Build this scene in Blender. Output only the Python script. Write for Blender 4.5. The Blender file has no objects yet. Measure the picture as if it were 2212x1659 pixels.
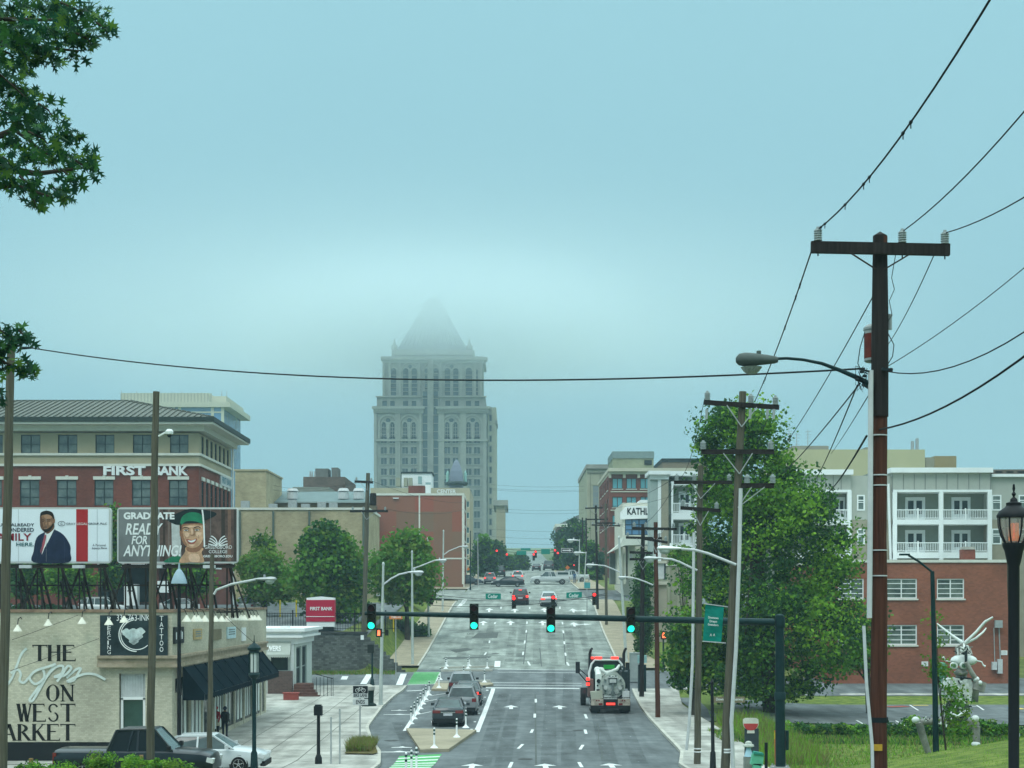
import bpy, math, random
import numpy as np
from mathutils import Vector, Matrix
random.seed(7); RS = np.random.RandomState(11)
sc = bpy.context.scene; COL = sc.collection; PI = math.pi
# ---------------- camera ----------------
F, CX, HY, EYE = 3300.0, 1106.0, 1300.0, 7.2      # focal length, centre column, eye-level row (2212 px wide frame), eye height
cd = bpy.data.cameras.new('camera'); cam = bpy.data.objects.new('camera', cd); COL.objects.link(cam)
cam.location = (0, 0, EYE); cam.rotation_euler = (PI/2, 0, 0)
cd.sensor_width = 36; cd.lens = 36*F/2212; cd.shift_y = (HY-829.5)/2212; cd.clip_end = 6000; cd.clip_start = .5
sc.camera = cam
# ---------------- world: overcast ----------------
w = bpy.data.worlds.new('World'); sc.world = w; w.use_nodes = True
nt = w.node_tree; nt.nodes.clear(); N = nt.nodes.new
SUN_EL, SUN_AZ = math.radians(55), math.radians(200)
out = N('ShaderNodeOutputWorld'); bg = N('ShaderNodeBackground'); bg.inputs[1].default_value = .1
sky = N('ShaderNodeTexSky'); sky.sky_type = 'NISHITA'; sky.sun_disc = False; sky.sun_elevation = SUN_EL; sky.sun_rotation = SUN_AZ
tc = N('ShaderNodeTexCoord'); sx = N('ShaderNodeSeparateXYZ'); nt.links.new(tc.outputs['Generated'], sx.inputs[0])
rp = N('ShaderNodeValToRGB'); nt.links.new(sx.outputs[2], rp.inputs[0]); el = rp.color_ramp.elements
SKYRAMP = [(0.0, (.265, .50, .58)), (.06, (.29, .54, .63)), (.17, (.325, .605, .69)), (.38, (.36, .68, .77)), (.62, (1.75, 2.25, 2.3)), (1.0, (2.2, 2.75, 2.75))]
while len(el) < len(SKYRAMP): el.new(.5)
for e, (p, c) in zip(el, SKYRAMP): e.position = p; e.color = (c[0]/2.8, c[1]/2.8, c[2]/2.8, 1)
sc10 = N('ShaderNodeMix'); sc10.data_type = 'RGBA'; sc10.blend_type = 'MULTIPLY'; sc10.inputs[0].default_value = 1
nt.links.new(rp.outputs[0], sc10.inputs[6]); sc10.inputs[7].default_value = (28, 28, 28, 1)
nz = N('ShaderNodeTexNoise'); nz.inputs['Scale'].default_value = 2.2; nz.inputs['Detail'].default_value = 4
nt.links.new(tc.outputs['Generated'], nz.inputs['Vector'])
mr = N('ShaderNodeMapRange'); nt.links.new(nz.outputs[0], mr.inputs[0]); mr.inputs[3].default_value = .955; mr.inputs[4].default_value = 1.045
mm = N('ShaderNodeMix'); mm.data_type = 'RGBA'; mm.blend_type = 'MULTIPLY'; mm.inputs[0].default_value = 1
nt.links.new(sc10.outputs[2], mm.inputs[6]); nt.links.new(mr.outputs[0], mm.inputs[7])
mx = N('ShaderNodeMix'); mx.data_type = 'RGBA'; mx.inputs[0].default_value = .93
nt.links.new(sky.outputs[0], mx.inputs[6]); nt.links.new(mm.outputs[2], mx.inputs[7])
nt.links.new(mx.outputs[2], bg.inputs[0]); nt.links.new(bg.outputs[0], out.inputs[0])
sl = bpy.data.lights.new('sun', 'SUN'); sl.energy = 1.1; sl.angle = math.radians(25); sl.color = (1, .97, .92)
so = bpy.data.objects.new('sun', sl); COL.objects.link(so)
so.rotation_euler = (PI/2-SUN_EL, 0, PI-SUN_AZ)
sc.view_settings.view_transform = 'Standard'; sc.view_settings.look = 'None'; sc.view_settings.exposure = 0; sc.view_settings.gamma = 1
sc.cycles.volume_bounces = 3; sc.cycles.max_bounces = 8; sc.cycles.transparent_max_bounces = 12
sc.cycles.volume_step_rate = 1; sc.cycles.volume_max_steps = 256; sc.cycles.use_denoising = True
# ---------------- helpers ----------------
def V(*a): return Vector(a)
def X(px, d): return (px-CX)/F*d
def Z(py, d): return EYE+(HY-py)/F*d
def P(px, py, d): return Vector((X(px, d), d, Z(py, d)))
MATS = {}
def mat(name, c, rough=.8, var=.12, scale=1.5, bump=0, metal=0, spec=.14, emit=0, kind=None, c2=None, coat=0):
    if name in MATS: return MATS[name]
    m = bpy.data.materials.new(name); m.use_nodes = True; t = m.node_tree; b = t.nodes['Principled BSDF']
    b.inputs['Roughness'].default_value = rough; b.inputs['Metallic'].default_value = metal; b.inputs['Specular IOR Level'].default_value = spec
    b.inputs['Coat Weight'].default_value = coat
    c = tuple(c)+(1,); n = t.nodes.new; L = t.links.new
    if kind == 'brick':
        g = n('ShaderNodeNewGeometry'); s = n('ShaderNodeSeparateXYZ'); L(g.outputs['Position'], s.inputs[0])
        a = n('ShaderNodeMath'); L(s.outputs[0], a.inputs[0]); L(s.outputs[1], a.inputs[1])
        cb = n('ShaderNodeCombineXYZ'); L(a.outputs[0], cb.inputs[0]); L(s.outputs[2], cb.inputs[1])
        br = n('ShaderNodeTexBrick'); L(cb.outputs[0], br.inputs['Vector']); br.inputs['Scale'].default_value = scale
        br.inputs['Color1'].default_value = c; br.inputs['Color2'].default_value = tuple(x*(1-var*1.8) for x in c[:3])+(1,)
        br.inputs['Mortar'].default_value = (tuple(c2)+(1,)) if c2 else tuple(x*.8+.05 for x in c[:3])+(1,)
        br.inputs['Mortar Size'].default_value = .015; br.inputs['Mortar Smooth'].default_value = .3
        nz = n('ShaderNodeTexNoise'); L(g.outputs['Position'], nz.inputs['Vector']); nz.inputs['Scale'].default_value = .35; nz.inputs['Detail'].default_value = 6
        mr = n('ShaderNodeMapRange'); L(nz.outputs[0], mr.inputs[0]); mr.inputs[1].default_value = .3; mr.inputs[2].default_value = .7; mr.inputs[3].default_value = .78; mr.inputs[4].default_value = 1.18
        mu = n('ShaderNodeMix'); mu.data_type = 'RGBA'; mu.blend_type = 'MULTIPLY'; mu.inputs[0].default_value = 1
        L(br.outputs[0], mu.inputs[6]); L(mr.outputs[0], mu.inputs[7]); L(mu.outputs[2], b.inputs['Base Color'])
        bp = n('ShaderNodeBump'); bp.inputs['Strength'].default_value = .3; bp.inputs['Distance'].default_value = .02; L(br.outputs[0], bp.inputs['Height']); L(bp.outputs[0], b.inputs['Normal'])
    elif var > 0:
        tcn = n('ShaderNodeNewGeometry'); nz = n('ShaderNodeTexNoise'); nz.inputs['Scale'].default_value = scale; nz.inputs['Detail'].default_value = 7; nz.inputs['Roughness'].default_value = .65
        L(tcn.outputs['Position'], nz.inputs['Vector'])
        r = n('ShaderNodeValToRGB'); L(nz.outputs[0], r.inputs[0]); r.color_ramp.elements[0].position = .32; r.color_ramp.elements[1].position = .68
        r.color_ramp.elements[0].color = tuple(max(0, x*(1-var)) for x in c[:3])+(1,)
        r.color_ramp.elements[1].color = (tuple(c2) if c2 else tuple(x*(1+var) for x in c[:3]))+(1,)
        col = r.outputs[0]
        if kind in ('streak', 'wood'):
            mp = n('ShaderNodeMapping'); L(tcn.outputs['Position'], mp.inputs[0]); mp.inputs['Scale'].default_value = (14, 14, .5) if kind == 'wood' else (1.2, 1.2, .25)
            L(mp.outputs[0], nz.inputs['Vector'])
        if kind == 'road':
            mp = n('ShaderNodeMapping'); L(tcn.outputs['Position'], mp.inputs[0]); mp.inputs['Scale'].default_value = (1.1, .16, 0)
            n2 = n('ShaderNodeTexNoise'); L(mp.outputs[0], n2.inputs['Vector']); n2.inputs['Scale'].default_value = 1; n2.inputs['Detail'].default_value = 4
            mr = n('ShaderNodeMapRange'); L(n2.outputs[0], mr.inputs[0]); mr.inputs[1].default_value = .3; mr.inputs[2].default_value = .7; mr.inputs[3].default_value = .7; mr.inputs[4].default_value = 1.2
            mu = n('ShaderNodeMix'); mu.data_type = 'RGBA'; mu.blend_type = 'MULTIPLY'; mu.inputs[0].default_value = 1
            L(col, mu.inputs[6]); L(mr.outputs[0], mu.inputs[7]); col = mu.outputs[2]
        L(col, b.inputs['Base Color'])
        if bump:
            bp = n('ShaderNodeBump'); bp.inputs['Strength'].default_value = bump; bp.inputs['Distance'].default_value = .03; L(nz.outputs[0], bp.inputs['Height']); L(bp.outputs[0], b.inputs['Normal'])
    else: b.inputs['Base Color'].default_value = c
    if kind == 'leaf':
        o = t.nodes['Material Output']; tr = n('ShaderNodeBsdfTranslucent'); ms = n('ShaderNodeMixShader'); ms.inputs[0].default_value = .38
        L(col if var > 0 else b.outputs[0], tr.inputs[0]); L(b.outputs[0], ms.inputs[1]); L(tr.outputs[0], ms.inputs[2]); L(ms.outputs[0], o.inputs[0])
    if emit: b.inputs['Emission Color'].default_value = c; b.inputs['Emission Strength'].default_value = emit
    MATS[name] = m; return m
OFF = {}
SPLIT = {'batten', 'collar', 'strap', 'side_tower', 'roof_door', 'balcony_frame', 'coping', 'string_course', 'clamp', 'cutout', 'panel_joint', 'shoulder_joint', 'support_beam', 'drainpipe', 'roof_vent', 'arch_window', 'mast', 'column', 'white_panel', 'wall_lamp', 'rooftop_unit', 'penthouse', 'flue', 'corner_turret', 'meter_box', 'conduit', 'knee_plate', 'eye_ring', 'eye', 'canopy_window', 'porch_wall', 'downpipe', 'marker_light'}
def off(o): return OFF.get(o.name, Vector()) if o else Vector()
_fc = {}
def glyphs(s, bold=0):
    k = (s, bold)
    if k not in _fc:
        cu = bpy.data.curves.new('t', 'FONT'); cu.body = s; cu.offset = bold; cu.resolution_u = 3
        o = bpy.data.objects.new('t', cu); COL.objects.link(o); bpy.context.view_layer.update()
        me = o.evaluated_get(bpy.context.evaluated_depsgraph_get()).to_mesh()
        vs = [v.co.copy() for v in me.vertices]; fs = [tuple(p.vertices) for p in me.polygons]
        x0 = min(v.x for v in vs); x1 = max(v.x for v in vs); y0 = min(v.y for v in vs); y1 = max(v.y for v in vs)
        _fc[k] = ([((v.x-x0)/(x1-x0), (v.y-y0)/(y1-y0)) for v in vs], fs)
        o.to_mesh_clear(); bpy.data.objects.remove(o); bpy.data.curves.remove(cu)
    return _fc[k]
class MB:
    def __init__(s): s.v = []; s.f = []; s.m = []
    def add(s, vs, fs, mi=0):
        b = len(s.v); s.v += [tuple(v) for v in vs]; s.f += [tuple(i+b for i in f) for f in fs]; s.m += [mi]*len(fs); return s
    def poly(s, *pts, mi=0): return s.add(pts, [tuple(range(len(pts)))], mi)
    def box(s, x0, y0, z0, x1, y1, z1, mi=0):
        vs = [(x, y, z) for z in (z0, z1) for y in (y0, y1) for x in (x0, x1)]
        return s.add(vs, [(0, 2, 3, 1), (4, 5, 7, 6), (0, 1, 5, 4), (2, 6, 7, 3), (0, 4, 6, 2), (1, 3, 7, 5)], mi)
    def obox(s, c, a, b, d, mi=0):
        c = Vector(c); a = Vector(a); b = Vector(b); d = Vector(d)
        vs = [c+i*a+j*b+k*d for k in (-1, 1) for j in (-1, 1) for i in (-1, 1)]
        return s.add(vs, [(0, 2, 3, 1), (4, 5, 7, 6), (0, 1, 5, 4), (2, 6, 7, 3), (0, 4, 6, 2), (1, 3, 7, 5)], mi)
    def bar(s, p, q, w, h=None, mi=0):
        p = Vector(p); q = Vector(q); h = h or w; d = (q-p); L = d.length
        if L < 1e-6: return s
        d.normalize(); u = d.cross(V(0, 0, 1))
        if u.length < .01: u = V(1, 0, 0)
        u.normalize(); t = u.cross(d)
        return s.obox((p+q)/2, d*L/2, u*w/2, t*h/2, mi)
    def prism(s, pts, vec, mi=0):
        n = len(pts); vec = Vector(vec); a = [Vector(p) for p in pts]; b = [p+vec for p in a]
        return s.add(a+b, [tuple(range(n)), tuple(range(2*n-1, n-1, -1))]+[(i, i+n, (i+1) % n+n, (i+1) % n) for i in range(n)], mi)
    def tube(s, pts, r, n=8, mi=0, cap=True):
        pts = [Vector(p) for p in pts]; k = len(pts); rs = r if isinstance(r, (list, tuple)) else [r]*k
        vs = []; pu = None
        for i, p in enumerate(pts):
            d = (pts[min(i+1, k-1)]-pts[max(i-1, 0)]).normalized()
            if pu is None:
                u = d.cross(V(0, 0, 1)) if abs(d.z) < .95 else V(1, 0, 0)
            else: u = pu-d*pu.dot(d)
            u = (u-d*u.dot(d)).normalized(); pu = u; t = d.cross(u)
            vs += [p+(u*math.cos(2*PI*j/n)+t*math.sin(2*PI*j/n))*rs[i] for j in range(n)]
        fs = [(i*n+j, i*n+(j+1) % n, (i+1)*n+(j+1) % n, (i+1)*n+j) for i in range(k-1) for j in range(n)]
        if cap: fs += [tuple(range(n-1, -1, -1)), tuple((k-1)*n+j for j in range(n))]
        return s.add(vs, fs, mi)
    def cyl(s, p, q, r, r2=None, n=12, mi=0): return s.tube([p, q], [r, r if r2 is None else r2], n, mi)
    def lathe(s, c, prof, n=16, mi=0, axis=None):
        c = Vector(c); vs = []; k = len(prof)
        for r, z in prof:
            for j in range(n):
                a = 2*PI*j/n
                if axis == 'y': vs.append(c+V(r*math.cos(a), z, r*math.sin(a)))
                elif axis == 'x': vs.append(c+V(z, r*math.cos(a), r*math.sin(a)))
                else: vs.append(c+V(r*math.cos(a), r*math.sin(a), z))
        fs = [(i*n+j, i*n+(j+1) % n, (i+1)*n+(j+1) % n, (i+1)*n+j) for i in range(k-1) for j in range(n)]
        fs += [tuple(range(n-1, -1, -1)), tuple((k-1)*n+j for j in range(n))]
        return s.add(vs, fs, mi)
    def ball(s, c, r, n=10, mi=0):
        r = r if isinstance(r, (tuple, list)) else (r, r, r); vs = []; m = n//2+1
        for i in range(m+1):
            t = PI*i/m
            for j in range(n):
                a = 2*PI*j/n; q = max(math.sin(t), .01)
                vs.append((c[0]+r[0]*q*math.cos(a), c[1]+r[1]*q*math.sin(a), c[2]-r[2]*math.cos(t)))
        return s.add(vs, [(i*n+j, i*n+(j+1) % n, (i+1)*n+(j+1) % n, (i+1)*n+j) for i in range(m) for j in range(n)], mi)
    def text(s, st, o, u, v, w, h, bold=0, mi=0):
        g, fs = glyphs(st, bold); o = Vector(o); u = Vector(u).normalized(); v = Vector(v).normalized()
        return s.add([o+u*(a*w)+v*(b*h) for a, b in g], fs, mi)
    def build(s, name, mats, parent=None, smooth=False):
        if name in SPLIT and parent:
            par = list(range(len(s.v)))
            def fd(i):
                while par[i] != i: par[i] = par[par[i]]; i = par[i]
                return i
            for f in s.f:
                for j in f[1:]: par[fd(j)] = fd(f[0])
            G_ = {}
            for f, k in zip(s.f, s.m): G_.setdefault(fd(f[0]), []).append((f, k))
            if len(G_) > 1:
                for fs in G_.values():
                    ids = sorted({i for f, _ in fs for i in f}); mp = {i: n for n, i in enumerate(ids)}; q = MB(); q.v = [s.v[i] for i in ids]; q.f = [tuple(mp[i] for i in f) for f, _ in fs]; q.m = [k for _, k in fs]; o = q._b(name, mats, parent, smooth)
                return o
        return s._b(name, mats, parent, smooth)
    def _b(s, name, mats, parent=None, smooth=False):
        me = bpy.data.meshes.new(name); of = off(parent)
        me.from_pydata([(x-of.x, y-of.y, z-of.z) for x, y, z in s.v] if parent else s.v, [], s.f)
        if not isinstance(mats, (list, tuple)): mats = [mats]
        for m in mats: me.materials.append(m)
        if len(mats) > 1: me.polygons.foreach_set('material_index', s.m)
        if smooth: me.polygons.foreach_set('use_smooth', [True]*len(me.polygons)); 
        me.validate(); me.update()
        if smooth: me.set_sharp_from_angle(angle=.7)
        o = bpy.data.objects.new(name, me); COL.objects.link(o)
        if parent: o.parent = parent; OFF[o.name] = of
        return o
def tag(o, label=None, cat=None, group=None, kind=None):
    if label: o['label'] = label
    if cat: o['category'] = cat
    if group: o['group'] = group
    if kind: o['kind'] = kind
    return o
def thing(name, label, cat, loc, group=None, rot=None, local=False):
    o = bpy.data.objects.new(name, None); COL.objects.link(o); o.location = loc; o.empty_display_size = .1
    if rot is not None: o.rotation_euler = rot if isinstance(rot, tuple) else (0, 0, rot)
    OFF[o.name] = Vector() if (local or rot is not None) else Vector(loc)
    return tag(o, label, cat, group)
# ---------------- colours ----------------
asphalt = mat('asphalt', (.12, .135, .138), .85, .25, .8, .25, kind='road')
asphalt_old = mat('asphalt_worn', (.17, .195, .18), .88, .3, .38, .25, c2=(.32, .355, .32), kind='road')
concrete = mat('concrete', (.33, .33, .29), .9, .28, .55, .15, c2=(.47, .46, .42), kind='road')
concrete_tan = mat('concrete_tan', (.29, .255, .185), .9, .18, .7, .15)
kerb_m = mat('kerb_stone', (.42, .41, .36), .9, .2, 1.5)
paint_w = mat('white_road_paint', (.62, .65, .63), .7, .22, 7, c2=(.74, .76, .75))
paint_g = mat('green_road_paint', (.075, .33, .10), .7, .2, 3)
grass_m = mat('grass', (.06, .12, .018), .95, .35, 1.6, .5, c2=(.17, .21, .04))
grass_d = mat('meadow', (.07, .13, .03), .95, .4, .8, .5, c2=(.17, .19, .055))
white = mat('white_paint', (.74, .76, .75), .55, .04, 2)
black = mat('black_paint', (.012, .014, .016), .5, 0)
dgreen = mat('dark_green_metal', (.008, .028, .03), .4, .2, 5, metal=.2)
glass = mat('window_glass', (.03, .06, .065), .12, .45, .35, spec=.8, c2=(.10, .16, .17))
glass_t = mat('teal_glass', (.10, .34, .40), .1, .1, .3, spec=.8)
glass_b = mat('blue_glass', (.10, .22, .38), .15, .25, .1, spec=.8)
dark = mat('dark_interior', (.012, .02, .022), .7, .3, 1)
alu = mat('galvanised_steel', (.36, .38, .38), .5, .15, 4, metal=.3)
lightgrey = mat('light_grey_metal', (.5, .52, .52), .5, .1, 4)
wood_pole = mat('weathered_pole_wood', (.095, .088, .065), .95, .35, 1.6, .4, kind='wood')
wood_brown = mat('brown_pole_wood', (.07, .028, .018), .9, .4, 1.6, .4, kind='wood')
wood_dark = mat('dark_tarred_wood', (.022, .019, .018), .85, .4, 1.6, .3, kind='wood')
rubber = mat('tyre_rubber', (.012, .012, .012), .85, 0)
chrome = mat('bright_metal', (.55, .57, .58), .25, 0, metal=.8)
# ---------------- terrain ----------------
RT = np.array([(-80, 8.5), (-40, 7.4), (0, 5.5), (30, 2.7), (50, .95), (62, .2), (68, 0), (80, .15), (95, .3), (112, .6), (127, 1.45), (142, 2.6), (157, 3.9), (170, 5.2), (184, 6.7), (200, 7.9), (235, 10), (300, 13.2), (400, 15.8), (600, 23), (900, 36), (1500, 60)])
def R(y): return float(np.interp(y, RT[:, 0], RT[:, 1]))
_dt = np.arange(40, 1400, .25); _pt = np.array([HY-(R(d)-EYE)*F/d for d in _dt]); _pm = np.minimum.accumulate(_pt)
def D(py): return float(np.interp(-py, -_pm, _dt))
def G(px, py, dz=0): d = D(py); return Vector((X(px, d), d, R(d)+dz))
ROAD = [(1655, 822, 1466), (1628, 823, 1470), (1611, 811, 1455), (1596, 803, 1440), (1582, 798, 1427), (1573, 796, 1419), (1557, 807, 1404), (1529, 827, 1383), (1506, 852, 1371), (1487, 877, 1364), (1451, 899, 1340), (1439, 906, 1335), (1407, 926, 1321), (1363, 950, 1301), (1329, 968, 1289), (1301, 986, 1278), (1272, 1012, 1247), (1252, 1048, 1220), (1235, 1077, 1196), (1226, 1092, 1188), (1210, 1120, 1182), (1198, 1137, 1171)]
rd = np.array([(D(p), X(a, D(p)), X(b, D(p))) for p, a, b in ROAD])
rd = np.vstack([[-60, rd[0, 1]-1, rd[0, 2]+1], rd])
def XL(y): return float(np.interp(y, rd[:, 0], rd[:, 1]))
def XR(y): return float(np.interp(y, rd[:, 0], rd[:, 2]))
def sstep(a, b, x):
    t = min(1, max(0, (x-a)/(b-a))) if a != b else float(x > a); return t*t*(3-2*t)
LE = [(0, 0), (127.05, 0), (127.3, 3.3), (145, 2.8), (165, 1.6), (190, .6), (215, 0)]
RE = [(70, R(70)), (80, 0), (107, .02), (116, .3), (124, .68), (140, 1.5), (170, 4), (200, 7), (240, R(240))]
def T(x, y):
    r = R(y); xl = XL(y); xr = XR(y)
    if x < xl:
        e = float(np.interp(y, [p[0] for p in LE], [p[1] for p in LE]))
        e2 = float(np.interp(y, [116, 124, 132, 145, 165, 190, 215], [0, .1, 3.1, 2.8, 1.6, .6, 0]))
        k = sstep(-11.8, -12.3, x) if y < 132 else 1
        e = (e*k+e2*(1-k))*sstep(xl-2.6, xl-5.2, x)
        return r+e
    if x > xr:
        g = float(np.interp(y, [p[0] for p in RE], [p[1] for p in RE])) if 70 < y < 240 else r
        z = r+(g-r)*sstep(xr+4, xr+14, x)
        z += sstep(57, 43, y)*max(0, .75+(x-8.6)*.17)*sstep(6.4, 9.4, x)*sstep(12, 26, y)
        return z
    return r
def sheet(mb, xs, ys, dz=0, mi=0):
    nx = len(xs) if not callable(xs) else None
    rows = []
    for y in ys:
        xx = xs(y) if callable(xs) else xs
        rows.append([(x, y, T(x, y)+dz) for x in xx])
    n = len(rows[0]); vs = [p for r in rows for p in r]
    fs = [(i*n+j, i*n+j+1, (i+1)*n+j+1, (i+1)*n+j) for i in range(len(rows)-1) for j in range(n-1)]
    return mb.add(vs, fs, mi)
def lin(a, b, n): return [a+(b-a)*i/n for i in range(n+1)]
gx = lin(-900, -80, 10)[:-1]+lin(-80, -20, 30)[:-1]+lin(-20, 30, 50)[:-1]+lin(30, 80, 20)[:-1]+lin(80, 900, 10)
gy = lin(-60, 20, 10)[:-1]+lin(20, 240, 220)[:-1]+lin(240, 400, 20)[:-1]+lin(400, 1500, 22)
# keep kerb-edge ground from poking through the paving
m = MB(); sheet(m, gx, gy, -.09); tag(m.build('ground', grass_d), kind='structure')
ry = sorted(set(lin(-20, 60, 10)+lin(60, 250, 190)+lin(250, 1000, 75)+[float(d) for d in rd[1:, 0]]))
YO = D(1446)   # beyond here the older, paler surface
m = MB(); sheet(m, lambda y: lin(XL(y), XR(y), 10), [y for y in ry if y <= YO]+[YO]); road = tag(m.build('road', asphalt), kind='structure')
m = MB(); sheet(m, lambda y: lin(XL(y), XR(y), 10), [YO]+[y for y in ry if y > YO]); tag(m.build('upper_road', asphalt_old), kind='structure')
# side streets
y0s, y1s = D(1484), D(1453)
m = MB(); sheet(m, lin(-120, XL(118)+.3, 24), lin(y0s, 126.2, 8), -.012); tag(m.build('side_street', asphalt), kind='structure')
m = MB(); sheet(m, lambda y: lin(XR(y)-.3, 90, 24), lin(D(1489), D(1448), 8), -.012); tag(m.build('side_street', asphalt), kind='structure')
yc0, yc1 = D(1296), D(1274)
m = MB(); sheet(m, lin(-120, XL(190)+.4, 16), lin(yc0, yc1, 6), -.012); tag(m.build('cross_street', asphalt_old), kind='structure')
m = MB(); sheet(m, lambda y: lin(XR(y)-.3, 70, 16), lin(yc0, yc1, 6), -.012); tag(m.build('cross_street', asphalt), kind='structure')
# walks (raised) with kerbs
def walk(name, ys, fx0, fx1, mt, nx=6, h=.13, kl=False, kr=False, kw=.16):
    m = MB(); sheet(m, lambda y: lin(fx0(y)+(kw if kl else 0), fx1(y)-(kw if kr else 0), nx), ys, h); o = tag(m.build(name, mt), kind='structure')
    for flag, fn, s in ((kl, fx0, 1), (kr, fx1, -1)):
        if not flag: continue
        k = MB()
        for a, b in zip(ys[:-1], ys[1:]):
            xa, xb = fn(a), fn(b)
            p = [V(xa, a, T(xa-.01*s, a)-.1), V(xa, a, R(a)+h+.01), V(xa+kw*s, a, R(a)+h+.01), V(xb, b, R(b)-.1), V(xb, b, R(b)+h+.01), V(xb+kw*s, b, R(b)+h+.01)]
            k.poly(p[0], p[3], p[4], p[1]).poly(p[1], p[4], p[5], p[2])
        tag(k.build('kerb', kerb_m), kind='structure')
    return o
def Y(a, b, st=1.0): n = max(1, int(abs(b-a)/st)); return lin(a, b, n)
yi0, yi1 = D(1640), D(1590)     # planted island zone
walk('plaza', Y(60, y0s, 1), lambda y: -60 if y <= 67.6 else (-15.3 if y < 94.3 else -26), lambda y: XL(y), concrete, 8, kr=True)
walk('sidewalk', Y(D(1441), D(1300)), lambda y: XL(y)-2.9, lambda y: XL(y), concrete_tan, 4, kr=True)
walk('sidewalk', Y(yc1, 300, 3), lambda y: XL(y)-5, lambda y: XL(y), concrete_tan, 3, kr=True)
walk('sidewalk', Y(58.5, D(1491)), lambda y: XR(y), lambda y: XR(y)+float(np.interp(y, [60, 68, 78, 88, 100, 112], [3.4, 3.6, 3.4, 3.2, 2.8, 3.4])), concrete, 4, kl=True)
walk('sidewalk', Y(D(1446), D(1297)), lambda y: XR(y), lambda y: XR(y)+float(np.interp(y, [127, 140, 160], [4.2, 2.8, 2.8])), concrete_tan, 4, kl=True)
walk('sidewalk', Y(yc1, 300, 3), lambda y: XR(y), lambda y: XR(y)+4, concrete_tan, 3, kl=True)
m = MB(); sheet(m, lin(XR(120)+3, 75, 30), [D(1487), D(1487)+1.6], -.01); tag(m.build('path', concrete), kind='structure')
m = MB(); sheet(m, lin(14, 60, 16), [118.6, 120.8], -.02); tag(m.build('path', concrete), kind='structure')
# lots
m = MB(); sheet(m, lin(-95, -12.4, 40), lin(128.2, 178, 30), -.02); lot_l = tag(m.build('parking_lot', asphalt), kind='structure')
m = MB(); sheet(m, lin(11.5, 50, 20), lin(89.5, 107, 12), -.02); lot_r = tag(m.build('parking_lot', asphalt), kind='structure')
m = MB(); sheet(m, lin(-20, -12.4, 6), [y0s-.2, y0s], .12)
# lawns: brighter mown grass
m = MB(); sheet(m, lambda y: lin(-60, XL(y)-2.95, 40), Y(y1s+.2, 126.4, 1), .03); sheet(m, lambda y: lin(-11.9, XL(y)-2.95, 8), Y(126.4, D(1300), 1), .04); tag(m.build('lawn', grass_m), kind='structure')
m = MB(); sheet(m, lin(11, 70, 30), Y(107.2, 118.4), -.04); sheet(m, lin(14, 70, 30), Y(121, 126), -.04); sheet(m, lambda y: lin(XR(y)+4.3, 14, 8), Y(95, 111), -.02)
sheet(m, lambda y: lin(XR(y)+4.4, 22, 8), Y(129, 150), .0); tag(m.build('lawn', grass_m), kind='structure')
m = MB(); sheet(m, lambda y: lin(XR(y)+3.7 if y > 59 else 7.5+(y > 58)*3, 40, 40), Y(22, 78), .05); tag(m.build('lawn', grass_m), kind='structure')
# ---------------- road markings (thin paint on the road) ----------------
def pline(m, a, b, w, dz=.012, st=2.0, fn=R):
    """painted line between two picture points, draped on the road"""
    A, B = G(*a), G(*b); n = max(1, int((B-A).length/st)); d = (B-A); d.z = 0; d.normalize(); s = V(-d.y, d.x, 0)*w/2
    pr = None
    for i in range(n+1):
        p = A.lerp(B, i/n); l = p+s; r = p-s; l.z = R(l.y)+dz; r.z = R(r.y)+dz
        if pr: m.poly(pr[1], r, l, pr[0])
        pr = (l, r)
def ppoly(m, pts, dz=.012): m.poly(*[G(a, b, dz) for a, b in pts])
m = MB()
dz = lambda z: (1019.8+z[0]*.2561, 1234+z[1]*.2561)
for a, b in [((537, 1078), (538, 1108)), ((529, 1203), (528, 1236)), ((512, 1336), (497, 1364)), ((428, 1460), (388, 1498)), ((336, 1612), (314, 1659)),
             ((928, 1088), (942, 1117)), ((952, 1207), (967, 1243)), ((952, 1337), (962, 1372)), ((935, 1466), (910, 1505)), ((901, 1612), (926, 1655)),
             ((470, 762), (488, 795)), ((800, 768), (815, 797)), ((432, 680), (428, 708)), ((786, 688), (790, 714)), ((446, 585), (442, 610)), ((776, 592), (780, 616)), ((459, 497), (456, 518)), ((767, 500), (772, 523)), ((464, 425), (462, 444)), ((760, 428), (764, 448)), ((148, 585), (146, 606)), ((120, 685), (104, 708)), ((486, 300), (486, 318)), ((740, 298), (741, 318)), ((196, 430), (190, 446)), ((245, 300), (243, 317))]:
    pline(m, dz(a), dz(b), .15)
m.build('lane_dash', paint_w, road)
m = MB()
pline(m, dz((90, 984)), dz((905, 990)), .45)
for y in (828, 852, 940, 962): pline(m, dz((170 if y > 900 else 215, y)), dz((925, y+6)), .17)
pline(m, (1074, 1441), (1075, 1428), .5)
m.build('stop_line', paint_w, road)
m = MB(); pline(m, dz((178, 990)), dz((38, 1358)), .3); m.build('edge_line', paint_w, road)
za = lambda z: (782+z[0]*.1803, 1360+z[1]*.1803)
pline(m := MB(), za((805, 730)), za((512, 1215)), .22)
for a, b in [((820, 795), (1010, 765)), ((750, 865), (960, 825)), ((660, 1020), (825, 985))]: pline(m, za(a), za(b), .12)
m.build('parking_line', paint_w, road)
m = MB()
for a in ((1500, 728), (1472, 812), (1438, 906), (1400, 1005), (1353, 1107), (1312, 1198)):
    pline(m, za((a[0]-14, a[1])), za((a[0]+14, a[1])), .5)
m.build('buffer_dot', paint_w, road)
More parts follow.
